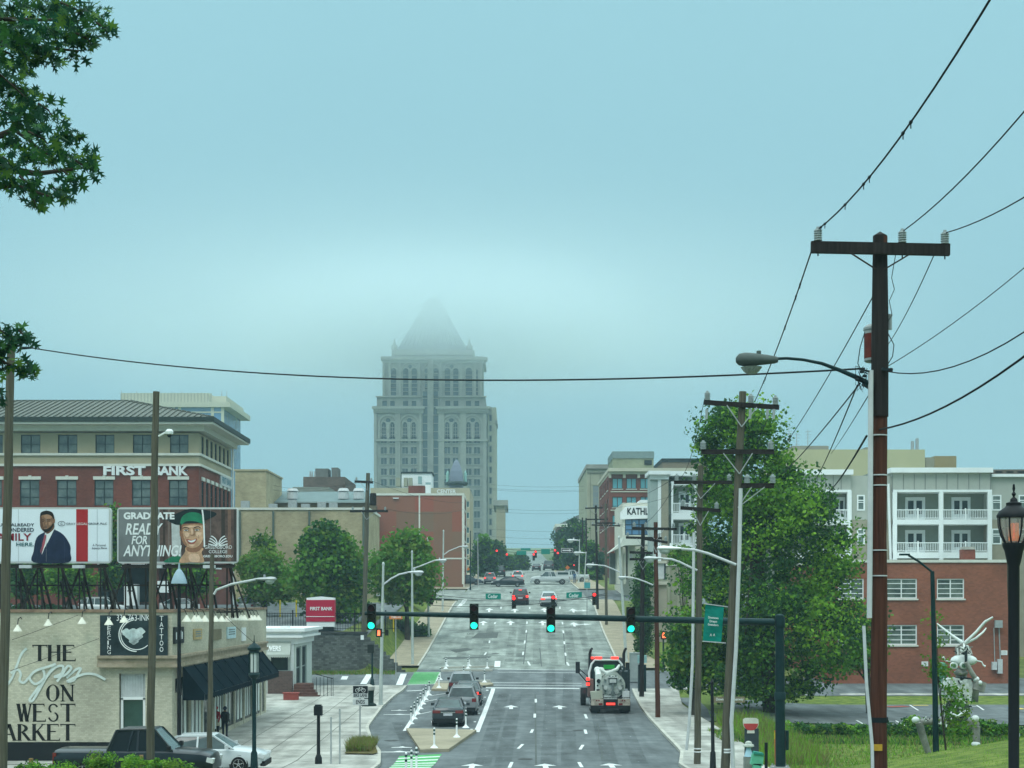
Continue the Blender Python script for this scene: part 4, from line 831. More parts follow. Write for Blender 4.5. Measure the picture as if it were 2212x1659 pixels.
m = MB(); pbox(m, 903, 911, 1029, 1045, 304, 1); pbox(m, 919, 930, 1042, 1054, 303, 1); m.build('roof_door', mat('pale_blue_door', (.25, .36, .36), .7, .1, 1), deck.t)
# pointed church spire
spire = thing('church_spire', 'grey pointed church spire with small green corner turrets', 'spire', P(986, 1052, 340)); c = P(986, 1052, 340); m = MB(); S = 340/F
pr = []
for py, hw in ((1041, 18), (1030, 17.4), (1018, 15), (1006, 10.5), (998, 6), (992.5, .6)): pr.append((hw*S*1.15, Z(py, 340)-c.z))
m.lathe(c, [(13*S, -3)]+[(pr[0][0], 0)]+pr, 4)
m.v = [tuple(Matrix.Rotation(PI/4, 3, 'Z') @ (Vector(v)-c)+c) for v in m.v]; m.build('spire_roof', mat('slate_blue', (.17, .20, .25), .7, .08, 1), spire)
m = MB(); m.lathe(V(c.x, c.y, Z(1049, 340)), [(22*S, 0), (25*S, .4), (25*S, .7), (19*S, .9)], 12); m.build('balcony_ring', mat('dark_cornice', (.05, .07, .07), .8, .2, 2), spire)
m = MB()
for px in (967, 1005): p = P(px, 1044, 340); m.lathe(p, [(.35, 0), (.35, 2.2), (.02, 2.9)], 8)
m.build('corner_turret', mat('verdigris', (.25, .45, .40), .7, .1, 1), spire)
# ---------------- the main tower ----------------
TW = 660.0; TD = 44; tz = 20.0
tower = thing('office_tower', 'tall grey stone tower with arched windows and a pyramid top lost in cloud', 'tower', P(930, 1214, TW)); Zt = lambda y: Z(y, TW); Xt = lambda x: X(x, TW)
zt5 = lambda x, y: (736.6+x*.1793, 623.3+y*.1793)
tg = mat('tower_glass', (.02, .04, .045), .2, .3, .05, spec=.7)
cols = [(480, 552), (583, 655), (735, 808), (840, 912), (1243, 1316), (1343, 1416), (1498, 1574), (1600, 1676)]
cpx = [(736.6+a*.1793, 736.6+b*.1793) for a, b in cols]
lx0, lx1 = Xt(811), Xt(1052)
rows_ = [(943+ i*23.05, 957+i*23.05) for i in range(11)]
fh = [(Xt(a)-lx0, Xt(b)-lx0, Zt(y1), Zt(y0)) for a, b in cpx for y0, y1 in rows_]
arch = [(Xt(a+2)-lx0, Xt(b-2)-lx0, Zt(946), Zt(916)) for a, b in cpx]
m = MB(); cg = (Xt(911)-lx0, Xt(948.5)-lx0, tz, Zt(856)+.0)
wallface(m, (lx0, TW), (1, 0, 0), (0, -1, 0), lx1-lx0, tz, Zt(880), fh+arch+[cg], .8)
for sx_, sn in ((lx1, 1), (lx0, -1)): wallface(m, (sx_, TW), (0, 1, 0), (sn, 0, 0), TD, tz, Zt(880), [(3+k*5, 6+k*5, Zt(y1), Zt(y0)) for k in range(8) for y0, y1 in rows_] if sn > 0 else [], .8)
m.box(lx0, TW+TD-.1, tz, lx1, TW+TD, Zt(880)); m.box(lx0+1, TW+1, Zt(881), lx1-1, TW+TD-1, Zt(880))
m.build('shaft_wall', stone, tower)
def tslot(m, x0, x1, z0, z1, y, w=0): m.poly(V(x0, y, z0), V(x1, y, z0), V(x1, y, z1), V(x0, y, z1))
proto = None
for h in sorted(fh, key=lambda h: h[2])[14:]+arch:
    q = MB(); x0, x1 = lx0+h[0], lx0+h[1]; y = TW+.7; tslot(q, x0, x1, h[2], h[3], y)
    for k in (.0, .5, 1): q.box(x0+(x1-x0)*k-.12, y-.25, h[2], x0+(x1-x0)*k+.12, y-.02, h[3], 1)
    if h[3]-h[2] > 4:
        for k in range(1, 4): zz = h[2]+(h[3]-h[2])*k/4; q.box(x0, y-.22, zz-.12, x1, y-.03, zz+.12, 1)
    q.build('window', [tg, stone], tower)
q = MB()
for k in range(8):
    for y0, y1 in rows_: q.poly(V(lx1-.7, TW+3+k*5, Zt(y1)), V(lx1-.7, TW+6+k*5, Zt(y1)), V(lx1-.7, TW+6+k*5, Zt(y0)), V(lx1-.7, TW+3+k*5, Zt(y0)))
for h in sorted(fh, key=lambda h: h[2])[:14]: tslot(q, lx0+h[0], lx0+h[1], h[2], h[3], TW+.7)
q.build('side_window', tg, tower)['kind'] = 'stuff'
q = MB(); cx0, cx1 = Xt(911), Xt(948.5); tslot(q, cx0, cx1, tz, Zt(845), TW+.75); q.build('centre_glass', mat('centre_glass', (.03, .06, .065), .2, .2, .1, spec=.8), tower)
q = MB(); xm = Xt(930); q.box(xm-1.3, TW-.6, tz, xm+1.3, TW+.74, Zt(778)); q.box(cx0, TW+.2, tz, cx0+.5, TW+.74, Zt(845)).box(cx1-.5, TW+.2, tz, cx1, TW+.74, Zt(845))
for k in range(34): z = tz+k*4.0; 
for k in range(24): q.box(cx0+.5, TW+.5, tz+3+k*3.6, cx1-.5, TW+.73, tz+3.35+k*3.6)
q.build('centre_mullion', stone, tower)
# piers, ledges, arches
q = MB()
for px in (811, 857, 862, 908, 951, 957, 998, 1004, 1047): q.box(Xt(px)-.6, TW-.8, tz, Xt(px)+.6, TW-.001, Zt(893))
for a, b in ((811, 911), (948.5, 1052)):
    q.box(Xt(a)-.6, TW-1.1, Zt(953.5), Xt(b)+.6, TW-.001, Zt(949)); q.box(Xt(a)-1.4, TW-1.8, Zt(884), Xt(b)+1.4, TW-.001, Zt(878.5)); q.box(Xt(a)-.8, TW-1.0, Zt(893), Xt(b)+.8, TW-.001, Zt(884))
    n = 26
    for i in range(n): x = Xt(a)+(Xt(b)-Xt(a))*(i+.3)/n; q.box(x, TW-1.6, Zt(889.5), x+.45, TW-1.0, Zt(884))
q.box(lx1+.001, TW-1, Zt(884), lx1+1.4, TW+TD, Zt(878.5)).box(lx1+.001, TW-1, Zt(953.5), lx1+.6, TW+TD, Zt(949))
for a, b in cpx:
    for z in rows_: q.box(Xt(a)-.3, TW-.35, Zt(z[1]+1.6), Xt(b)+.3, TW-.001, Zt(z[1]))
def archring(q, cx, cy, r, w, d, y):
    pr = None
    for i in range(13):
        a = PI*i/12; o_ = V(cx+r*math.cos(a), y, cy+r*math.sin(a)); i_ = V(cx+(r-w)*math.cos(a), y, cy+(r-w)*math.sin(a))
        if pr: q.add([pr[0], o_, i_, pr[1], pr[0]+V(0, d, 0), o_+V(0, d, 0), i_+V(0, d, 0), pr[1]+V(0, d, 0)], [(0, 1, 2, 3), (0, 4, 5, 1), (3, 2, 6, 7)])
        pr = (o_, i_)
dk = MB()
def disc(q, cx, cy, r, y, half=True):
    q.poly(*[V(cx+r*math.cos(a), y, cy+r*math.sin(a)) for a in ([PI*i/8 for i in range(9)] if half else [2*PI*i/10 for i in range(10)])])
for i in range(0, 8, 2):
    a, b = cpx[i], cpx[i+1]; cx = (Xt(a[0])+Xt(b[1]))/2; r = (Xt(b[1])-Xt(a[0]))/2+1.2; archring(q, cx, Zt(916), r, .8, .6, TW-.6); archring(q, cx, Zt(916), r-1.4, .4, .4, TW-.4)
    for c_ in (a, b): mx_ = (Xt(c_[0])+Xt(c_[1]))/2; rr = (Xt(c_[1])-Xt(c_[0]))/2-.5; archring(q, mx_, Zt(916), rr+.7, .6, .3, TW-.3); disc(dk, mx_, Zt(916), rr, TW-.03)
    disc(dk, cx, Zt(908), 1.0, TW-.04, False); q.box(cx-.5, TW-.4, Zt(948), cx+.5, TW-.001, Zt(912)); q.box(cx-r, TW-.5, Zt(948), cx-r+.8, TW-.001, Zt(916)); q.box(cx+r-.8, TW-.5, Zt(948), cx+r, TW-.001, Zt(916))
# middle tier
mx0, mx1 = Xt(813.5), Xt(1048.5); m = MB(); mh = [(Xt(736.6+a*.1793)-mx0, Xt(736.6+b*.1793)-mx0, Zt(876), Zt(865)) for a, b in ((495, 550), (590, 645), (745, 805), (850, 905), (1255, 1315), (1355, 1412), (1505, 1565), (1610, 1665))]
wallface(m, (mx0, TW+1.2), (1, 0, 0), (0, -1, 0), mx1-mx0, Zt(880), Zt(856), mh+[(Xt(911)-mx0, Xt(948.5)-mx0, Zt(880), Zt(856))], .6); wallface(m, (mx1, TW+1.2), (0, 1, 0), (1, 0, 0), TD-3, Zt(880), Zt(856), [], .6); wallface(m, (mx0, TW+1.2), (0, 1, 0), (-1, 0, 0), TD-3, Zt(880), Zt(856), [], .6)
m.box(mx0+1, TW+3, Zt(857), mx1-1, TW+TD-3, Zt(856)); m.build('middle_wall', stone, tower)
for h in mh: k = MB(); tslot(k, mx0+h[0], mx0+h[1], h[2], h[3], TW+1.75); k.build('window', tg, tower)
q.box(mx0-.5, TW+.4, Zt(857.5), Xt(911), TW+1.19, Zt(855)).box(Xt(948.5), TW+.4, Zt(857.5), mx1+.5, TW+1.19, Zt(855))
# upper shaft
ux0, ux1 = Xt(827), Xt(1041.5); UY = TW+5; Zu = lambda y: Z(y, UY); Xu = lambda x: X(x, UY); m = MB()
ucol = [(600, 665), (748, 812), (852, 916), (1010, 1075), (1112, 1175), (1250, 1315), (1352, 1415), (1502, 1580), (1615, 1650)]
uh = [(Xu(736.6+a*.1793)-ux0, Xu(736.6+b*.1793)-ux0, Zu(854), Zu(801)) for a, b in ucol]
wallface(m, (ux0, UY), (1, 0, 0), (0, -1, 0), ux1-ux0, Zu(857), Zu(771), uh, .7)
for sx_, sn in ((ux1, 1), (ux0, -1)): wallface(m, (sx_, UY), (0, 1, 0), (sn, 0, 0), TD-10, Zu(857), Zu(771), [(4+k*7, 7+k*7, Zu(854), Zu(801)) for k in range(4)], .7)
m.build('upper_wall', stone, tower)
for h in uh:
    k = MB(); x0, x1 = ux0+h[0], ux0+h[1]; tslot(k, x0, x1, h[2], h[3], UY+.65)
    for j in range(1, 6): zz = h[2]+(h[3]-h[2])*j/6; k.box(x0, UY+.4, zz-.12, x1, UY+.63, zz+.12, 1)
    k.build('tall_window', [tg, stone], tower)
for i, (a, b) in enumerate(ucol): mx_ = (Xu(736.6+a*.1793)+Xu(736.6+b*.1793))/2; rr = (Xu(736.6+b*.1793)-Xu(736.6+a*.1793))/2; disc(dk, mx_, Zu(801), rr, UY-.03); archring(q, mx_, Zu(801), rr+.7, .6, .3, UY-.3)
for a, b in ((735, 930), (995, 1190), (1235, 1430)): cx = (Xu(736.6+a*.1793)+Xu(736.6+b*.1793))/2; archring(q, cx, Zu(802), (Xu(736.6+b*.1793)-Xu(736.6+a*.1793))/2+.6, .7, .5, UY-.5); disc(dk, cx, Zu(792), .9, UY-.04, False)
for px in (829, 842, 864, 906, 952, 996, 1026, 1039): q.box(Xu(px)-.5, UY-.6, Zu(857), Xu(px)+.5, UY-.001, Zu(781))
q.box(ux0-1.2, UY-1.3, Zu(778), ux1+1.2, UY+TD-9, Zu(771)).box(ux0-.6, UY-.7, Zu(784), ux1+.6, UY-.001, Zu(778))
q.box(ux1+.001, UY, Zu(779), ux1+2.2, UY+3, Zu(771))
q.box(Xt(843), UY+3, Zu(771), Xt(1023), UY+TD-13, Zu(753)).box(Xt(846), UY+2.4, Zu(765), Xt(1020), UY+3, Zu(761))
for px in (852, 1014): p = P(px, 754, UY+5); q.lathe(p, [(1.4, -.3), (1.4, 1.5), (.8, 1.8), (.5, 3), (.1, 4.6)], 8)
q.build('stone_moulding', mat('pale_cast_stone', (.34, .34, .30), .9, .1, .4), tower); dk.build('arch_window', tg, tower)
m = MB(); yc = UY+TD/2-5; pr = [(760, 81), (743, 73), (721, 61), (699, 48.5), (684, 41), (670, 34), (655, 27), (642, 20.5), (632, 14), (626, 7), (624, 1)]
vs = []; [vs.extend([(Xt(931)+sx_*hw/5, yc+sy_*hw/5*min(1, .78), Zu(py)) for sx_, sy_ in ((-1, -1), (1, -1), (1, 1), (-1, 1))]) for py, hw in pr]
m.add(vs, [(i*4+j, i*4+(j+1) % 4, i*4+4+(j+1) % 4, i*4+4+j) for i in range(len(pr)-1) for j in range(4)])
for i in range(1, 15):
    t_ = i/15-.5; a = pr[1]; c_ = pr[5]; m.bar(V(Xt(931)+t_*2*a[1]/5, yc-a[1]/5*.78, Zu(a[0])), V(Xt(931)+t_*2*c_[1]/5, yc-c_[1]/5*.78, Zu(c_[0])), .3)
m.build('pyramid_roof', mat('pyramid_metal', (.22, .24, .25), .7, .1, .2), tower)
an = bld('office_building', 'narrow stone wing attached to the right side of the tall tower', 'building', 1053.5, 1072, 880, 20, 664, 40, mat('warm_cast_stone', (.40, .385, .29), .9, .08, .3), front=[(1056, 1063, 895+i*22.5, 910+i*22.5) for i in range(13)], fst=dict(nx=1, ny=1, fm=stone, gm=tg, fw=.3, dep=.7, sub=False))
m = MB(); pbox(m, 1053, 1062, 879, 896, 663.8, 30); pbox(m, 1070, 1074.5, 908, 915, 663, 20); m.build('corner_block', stone, an.t)
sb = bld('office_building', 'slim tan stone building with a cornice right of the tall tower', 'building', 1072, 1091, 1092, 14, 520, 40, mat('tan_stone', (.30, .26, .17), .9, .1, .3), cap=stone, caph=1.8, capw=1.0)
# ---------------- right-hand side buildings ----------------
conc = mat('precast_concrete', (.34, .34, .25), .9, .12, .25)
b6 = bld('office_building', 'tall blank concrete office block with a grey glass strip beyond the brick one', 'building', 1268, 1402, 1010, 10, 330, 40, conc, front=[(1280, 1294, 1048, 1100)], fst=dict(nx=1, ny=4, fm=conc, gm=mat('grey_strip', (.22, .26, .27), .4, .1, .5), fw=.1), side='L')
m = MB(); pbox(m, 1266, 1404, 1003, 1012, 329.5, 41); m.build('coping', stone, b6.t)
m = MB(); pbox(m, 1268.5, 1310, 1020, 1022, 329.8, .19); 
for px in (1275, 1296): pbox(m, px, px+.8, 1022, 1180, 329.85, .14)
m.build('panel_joint', mat('joint_grey', (.17, .18, .14), .9, 0), b6.t)
tb = dict(nx=2, ny=1, fm=mat('brown_frame', (.06, .05, .04), .6, 0), gm=glass_t, fw=.12, dep=.25, sill=trim)
BB = 262.0
wx = [(1322.5, 1345), (1353, 1375), (1383, 1405), (1413, 1435), (1443, 1465), (1473, 1495)]
b7 = bld('office_building', 'red brick office building with teal windows and a white cornice', 'building', 1316, 1510, 1024, 8, BB, 30, red_brick, front=[(a, b, y, y+23) for a, b in wx for y in (1033, 1073, 1113)], fst=tb, side='L', shol=[(BB+3+i*6.5, BB+6.5+i*6.5, Z(y+23, BB), Z(y, BB)) for i in range(4) for y in (1033, 1073, 1113)], sst=tb)
m = MB(); pbox(m, 1314, 1512, 1011, 1018, BB-1.2, 33); pbox(m, 1315.5, 1511, 1018, 1024, BB-.7, 31.5)
for px in (1316, 1347, 1378, 1408, 1438, 1468): pbox(m, px-1, px+4.5, 1024, 1032, BB-.6, .59)
for y in (1064, 1104): pbox(m, 1319, 1510, y-3.2, y-.8, BB-.12, .118)
m.build('cornice', mat('white_cornice', (.48, .46, .37), .8, .08, .5), b7.t)
m = MB(); pbox(m, 1323, 1413, 975, 990, 280, 14); m.build('penthouse_roof', mat('blue_grey_cladding', (.16, .22, .22), .6, .1, 1), b7.t)
m = MB(); pbox(m, 1324, 1412, 990, 1014, 280.2, 13.6); m.build('penthouse', mat('green_grey_render', (.25, .27, .18), .8, .15, .5), b7.t)
m = MB(); pbox(m, 1392, 1408, 994, 1004, 280, .2); m.build('louvre', dark, b7.t)
bld('office_building', 'low dark-roofed penthouse block left of the big tree top', 'building', 1431, 1530, 998, 12, 300, 20, mat('brown_render', (.20, .16, .11), .9, .1, .5), cap=dark, caph=.7)
# gallery building with black letters
GB = 205.0
gal = bld('gallery_building', 'white gallery building with black KATHL letters over blue glass', 'building', 1345, 1412, 1086, 6, GB, 16, mat('offwhite_render', (.60, .59, .50), .8, .06, .5), front=[(1350, 1411, 1121, 1156)], fst=dict(nx=4, ny=3, fm=fmb, gm=glass_b, fw=.1), side='L')
m = MB(); m.prism([P(1340, 1122, GB-.4), P(1340, 1107, GB-.4), P(1353, 1093, GB-.4), P(1412, 1093, GB-.4), P(1412, 1119, GB-.4)], V(0, .39, 0)); m.prism([P(1350, 1119, GB-.2), P(1352, 1096, GB-.2), P(1380, 1086, GB+3)], V(0, .19, 0)); m.prism([P(1372, 1092, GB+1), P(1383, 1080, GB+1), P(1412, 1080, GB+1), P(1412, 1092, GB+1)], V(0, 8, 0)); m.build('sign_band', white, gal.t)
k = MB(); k.text('KATHL', P(1355, 1112, GB-.43), (1, 0, 0), (0, 0, 1), X(1401, GB)-X(1355, GB), Z(1097, GB)-Z(1112, GB), .03); k.build('lettering', black, gal.t)
m = MB(); m.prism([P(1311, 1196, 198), P(1322, 1188, 198), P(1342, 1172, 198), P(1346, 1160, 198), P(1412, 1158, 198), P(1412, 1176, 198), P(1350, 1178, 198)], V(0, 6, 0)); m.build('canopy_roof', mat('canopy_white', (.58, .60, .54), .7, .08, .6), gal.t)
m = MB(); pbox(m, 1333, 1345, 1180, 1262, 199, 5); pbox(m, 1356, 1372, 1178, 1250, 200, 4); pbox(m, 1346, 1352, 1196, 1262, 199.5, .5); m.build('porch_wall', mat('pale_wall', (.52, .52, .43), .8, .08, .6), gal.t)
m = MB(); pbox(m, 1318, 1333, 1195, 1262, 202, 2); m.build('porch_glass', mat('grey_green_wall', (.15, .17, .15), .6, .2, .6), gal.t)
# apartments: siding, balconies with white rails
sid = mat('pale_siding', (.36, .38, .34), .8, .05, 2); wht = mat('white_balcony', (.72, .76, .76), .6, .04, 1); tans = mat('tan_siding', (.27, .25, .19), .85, .1, 1); taup = mat('grey_green_siding', (.22, .25, .21), .85, .06, 2)
def apt_window(par, px0, px1, py0, py1, d):
    m = MB(); x0, x1, z0, z1 = X(px0, d), X(px1, d), Z(py1, d), Z(py0, d); f = .13; y = d-.06
    for a in ((x0, z0, x1, z0+f), (x0, z1-f, x1, z1), (x0, z0+f, x0+f, z1-f), (x1-f, z0+f, x1, z1-f), (x0+f, z0+(z1-z0)*.5, x1-f, z0+(z1-z0)*.5+.07), (x0+f, z1-f-.45, x1-f, z1-f-.35)): m.box(a[0], y, a[1], a[2], d-.001, a[3])
    w_ = m.build('window', wht, par); MB().poly(V(x0, d-.02, z0), V(x1, d-.02, z0), V(x1, d-.02, z1), V(x0, d-.02, z1)).build('pane', mat('apartment_glass', (.08, .13, .13), .2, .5, .8, c2=(.22, .28, .26)), w_)
def apt_door(par, px0, px1, py0, py1, d):
    m = MB(); x0, x1, z0, z1 = X(px0, d), X(px1, d), Z(py1, d), Z(py0, d); m.box(x0, d-.08, z0, x1, d-.001, z1); dr = m.build('balcony_door', wht, par); g = MB(); w_ = (x1-x0)
    for k in (0, 1): g.box(x0+w_*(.14+k*.42), d-.09, z0+.5, x0+w_*(.42+k*.42), d-.081, z1-.35)
    g.build('pane', mat('door_glass', (.03, .045, .05), .15, .4, 1), dr)
def rail(par, x0, x1, z0, h, y):
    m = MB(); m.box(x0, y-.05, z0+h-.09, x1, y+.05, z0+h).box(x0, y-.04, z0+.08, x1, y+.04, z0+.16); n = max(4, int((x1-x0)/.16))
    for i in range(n+1): x = x0+(x1-x0)*i/n; m.box(x-.022, y-.022, z0+.16, x+.022, y+.022, z0+h-.09)
    xm = (x0+x1)/2; m.box(xm-.07, y-.09, z0-.1, xm+.07, y-.051, z0+h+.12); return m.build('railing', wht, par)
AP = 146.0
apt = thing('apartment_building', 'grey and tan apartment building with white two-bay balconies', 'building', P(1990, 1215, AP)); zg = 1.0
m = MB(); dpt = 2.2
for a, b, tp in ((1700, 1830, 1026), (1928+0, 2150, 1021)): pass
# main wall set back behind balcony bays
m.box(X(1700, AP), AP+dpt, zg, X(1838, AP), AP+16, Z(1014, AP)).box(X(1906, AP), AP+dpt, zg, X(2140, AP), AP+16, Z(1012, AP)); m.build('balcony_wall', taup, apt)
m = MB(); m.box(X(1838, AP), AP+.3, Z(1122, AP), X(1928, AP), AP+16, Z(1027, AP)).build('wall', sid, apt); MB().box(X(2140, AP), AP+.3, Z(1122, AP), X(2270, AP), AP+16, Z(1027, AP)).build('wall', sid, apt)
m = MB(); m.box(X(1838, AP), AP+.3, zg, X(1928, AP), AP+16, Z(1122, AP)).build('lower_wall', tans, apt); MB().box(X(2140, AP), AP+.3, zg, X(2270, AP), AP+16, Z(1122, AP)).build('lower_wall', tans, apt)
m = MB(); m.box(X(1928, AP), AP, Z(1060, AP), X(2140, AP), AP+dpt, Z(1021, AP)).box(X(1700, AP), AP, Z(1060, AP), X(1838, AP), AP+dpt, Z(1026, AP)); m.build('fascia_panel', sid, apt)
m = MB()
for px in [1928+i*23.5 for i in range(10)]+[1715+i*17 for i in range(7)]: m.box(X(px, AP)-.04, AP-.04, Z(1059, AP), X(px, AP)+.04, AP-.001, Z(1024, AP))
m.build('batten', mat('batten_grey', (.22, .24, .22), .8, 0), apt)
m = MB(); m.box(X(1922, AP), AP-.5, Z(1021.5, AP), X(2142, AP), AP+17, Z(1011, AP)).box(X(1700, AP), AP-.5, Z(1026, AP), X(1841, AP), AP+17, Z(1015, AP)).box(X(2142, AP), AP-.1, Z(1030, AP), X(2275, AP), AP+17, Z(1024, AP)); m.build('cornice', wht, apt)
for i, px in enumerate(lin(2150, 2270, 5)): MB().box(X(px, AP), AP-.06, Z(1021, AP), X(px+15, AP), AP, Z(1018, AP)).build('roof_vent', dark, apt)
m = MB(); m.box(X(2142, AP), AP, Z(1024, AP), X(2275, AP), AP+17, Z(1014, AP)); m.build('roof_edge', mat('brown_roof_edge', (.14, .12, .10), .8, .1, 1), apt)
fl = [(1060, 1131), (1131, 1202)]
m = MB()
for px in (1928, 2028, 2133): m.box(X(px, AP), AP-.15, Z(1211, AP), X(px+9, AP), AP+.2, Z(1060, AP))
for px in (1830,): m.box(X(px, AP), AP-.15, Z(1211, AP), X(px+9, AP), AP+.2, Z(1060, AP))
for y0, y1 in ((1058, 1063), (1122, 1133), (1193, 1206)): m.box(X(1928, AP), AP-.1, Z(y1, AP), X(2142, AP), AP+dpt, Z(y0, AP)).box(X(1700, AP), AP-.1, Z(y1, AP), X(1838, AP), AP+dpt, Z(y0, AP))
m.build('balcony_frame', wht, apt)
for y in (1122, 1193):
    for a, b in ((1937, 2028), (2037, 2133), (1745, 1830)): rail(apt, X(a, AP), X(b, AP), Z(y, AP), 1.15-.2, AP-.02)
for a, b in ((1955, 1998), (2055, 2096), (1800, 1825)):
    for y in (1122, 1193): apt_door(apt, a, b, y-48, y, AP+dpt)
for a, b in ((1851, 1868), (1898, 1913), (2142, 2163), (2200, 2218)):
    for y0 in (1069, 1142): apt_window(apt, a, b, y0, y0+34, AP+.3)
m = MB(); m.cyl(P(1919, 1045, AP+.1), P(1924, 1210, AP+.1), .13, .13, 8); m.build('downpipe', wht, apt)
# nearer apartment wing by the street
AW = 168.0
wing = thing('apartment_building', 'slim apartment wing with white cornice, bay strips and stacked balconies near the street', 'building', P(1460, 1240, AW))
m = MB(); m.box(X(1404, AW), AW, 3, X(1444, AW), AW+3, Z(1022, AW)); m.build('corner_wall', mat('greyblue_siding', (.34, .40, .38), .8, .06, 1.5), wing)
m = MB(); m.box(X(1421, AW), AW-.15, 3, X(1428, AW), AW-.002, Z(1036, AW)).box(X(1404, AW), AW-.3, Z(1036, AW), X(1444, AW), AW-.002, Z(1026, AW)).box(X(1400, AW), AW-.8, Z(1026, AW), X(1446, AW), AW+4, Z(1018, AW)).box(X(1444, AW), AW-.3, Z(1028, AW), X(1512, AW), AW+2, Z(1018, AW)); m.build('trim', wht, wing)
m = MB(); m.box(X(1428.5, AW), AW-.25, 3, X(1443.5, AW), AW-.003, Z(1038, AW)); m.build('tan_bay', tans, wing)
m = MB(); m.box(X(1444, AW), AW+2, 3, X(1512, AW), AW+14, Z(1022, AW)); m.build('balcony_wall', taup, wing)
m = MB()
for y0, y1 in ((1040, 1048), (1108, 1122), (1176, 1190)): m.box(X(1450, AW), AW-.1, Z(y1, AW), X(1510, AW), AW+2, Z(y0, AW))
for px in (1450, 1500): m.box(X(px, AW), AW-.12, Z(1190, AW), X(px+4, AW), AW+.2, Z(1048, AW))
m.build('balcony_frame', wht, wing)
for y in (1108, 1176): rail(wing, X(1454, AW), X(1500, AW), Z(y, AW), 1.1, AW); apt_door(wing, 1466, 1492, y-46, y, AW+2)
# long cream building behind the apartments
b8 = bld('warehouse', 'long plain cream block rising behind the apartment roofs', 'building', 1690, 1998, 971, 6, 270, 20, mat('cream_panel', (.46, .43, .26), .8, .05, .3))
m = MB(); pbox(m, 1712, 1790, 963, 972, 282, 8); pbox(m, 1870, 1895, 966, 972, 275, 5); pbox(m, 2000, 2018, 988, 1012, 275, 4); m.build('penthouse', tans, b8.t)
m = MB(); pbox(m, 2019, 2066, 985, 1013, 280, 8); m.build('rear_block', mat('ochre_wall', (.28, .21, .10), .85, .08, .5), b8.t)
m = MB()
for px in (1971, 1981): m.cyl(P(px, 972, 275), P(px, 953-(px-1971)*.6, 275), .3, .3, 8)
m.build('flue', alu, b8.t)
m = MB()
for px, y in ((1704, 921), (1721, 935), (1745, 928)):
    m.cyl(P(px, 965, 285), P(px, y, 285), .07, .05, 5)
    for k in range(4): m.bar(P(px-6+k, y+4+k*7, 285), P(px+8-k, y+4+k*7, 285), .06)
m.build('antenna', alu, b8.t)
# two-storey red brick building
RB = 123.0; rgl = mat('school_glass', (.07, .11, .105), .15, .5, .7, c2=(.20, .25, .21))
rw = [(a, b, y, y+43) for y in (1250, 1350) for a, b in ((1914, 1981), (2024, 2083), (1810, 1866))]
rb = bld('brick_building', 'two-storey orange red brick building with steel windows behind the sculpture', 'building', 1782, 2178, 1214, .2, RB, 22, red_brick2, front=rw, fst=dict(nx=2, ny=4, fm=white, gm=rgl, fw=.09, dep=.15, sill=trim), side='L')
m = MB(); pbox(m, 1781, 2180, 1209, 1215, RB-.12, 22.4); m.build('coping', trim, rb.t)
m = MB(); pbox(m, 2080, 2107, 1187, 1212, RB+3, 1); m.build('chimney', red_brick, rb.t)
m = MB(); pbox(m, 2083, 2106, 1181, 1187, RB+2.9, 1.2); m.build('chimney_cap', concrete, rb.t)
m = MB(); pbox(m, 2144, 2154, 1430, 1447, RB-.35, .349); pbox(m, 2156, 2166, 1424, 1455, RB-.35, .349); m.build('meter_box', lightgrey, rb.t)
m = MB(); m.cyl(P(2149, 1432, RB-.1), P(2147, 1357, RB-.1), .04, .04, 6).cyl(P(2161, 1425, RB-.1), P(2158, 1355, RB-.1), .05, .05, 6); pbox(m, 2150, 2166, 1340, 1356, RB-.5, .3); m.build('conduit', alu, rb.t)
for a, b, y0, y1, lb in ((1991, 2005, 1429, 1439, 'small white notice low on the orange brick wall'), (2163, 2176, 1405, 1415, 'small white notice near the corner of the orange brick wall')):
    s = thing('wall_sign', lb, 'sign', P(a, y1, RB-.05)); m = MB(); pbox(m, a, b, y0, y1, RB-.05, .048); m.build('panel', white, s); m = MB()
    for k in range(3): pbox(m, a+2, b-2, y0+2+k*2.6, y0+2.8+k*2.6, RB-.055, .004)
    m.build('lettering', mat('grey_print2', (.3, .3, .3), .8, 0), s)
# small shops and the pale building between poles
b9 = bld('commercial_building', 'plain pale rendered building between the utility poles right of the street', 'building', 1440, 1512, 1222, 2, 158, 14, mat('sage_render', (.30, .30, .22), .9, .12, .5), side='L', cap=trim, caph=.15)
m = MB(); m.box(X(1442, 158), 157.8, 2, X(1447, 158), 157.998, Z(1225, 158)).box(X(1462, 158), 157.8, 2, X(1474, 158), 157.998, Z(1225, 158)); m.build('pilaster', conc, b9.t)
mn = bld('gateway_pier', 'pale stone pier with moulded cap and grey sign panel beside the street', 'pier', 1409, 1440, 1262, 2.2, 150, 3, mat('pink_stucco', (.38, .34, .27), .9, .08, .6))
m = MB(); pbox(m, 1406, 1443, 1256, 1263, 149.7, 3.6); pbox(m, 1404, 1408, 1258, 1262, 149.7, 3.6); pbox(m, 1412, 1440, 1212, 1217, 150.4, 1.5); m.build('cap', mat('pale_moulding', (.52, .50, .42), .8, .05, 1), mn.t)
m = MB(); pbox(m, 1416, 1435, 1217, 1250, 150.6, 1); m.build('sign_panel', lightgrey, mn.t); m = MB(); pbox(m, 1435, 1438, 1217, 1252, 150.5, 1); m.build('panel_edge', dark, mn.t)
bg = bld('house', 'distant grey-roofed house beyond the street trees on the right', 'house', 1204, 1262, 1138, 14, 420, 20, mat('far_brick', (.20, .11, .09), .9, .1, .5), cap=trim, caph=.8, capw=.6)
m = MB(); m.prism([P(1203, 1134, 421), P(1250, 1112, 421), P(1262, 1112, 421), P(1262, 1134, 421)], V(0, 18, 0)); m.build('gable_roof', mat('grey_shingle', (.16, .18, .18), .9, .1, 1), bg.t)
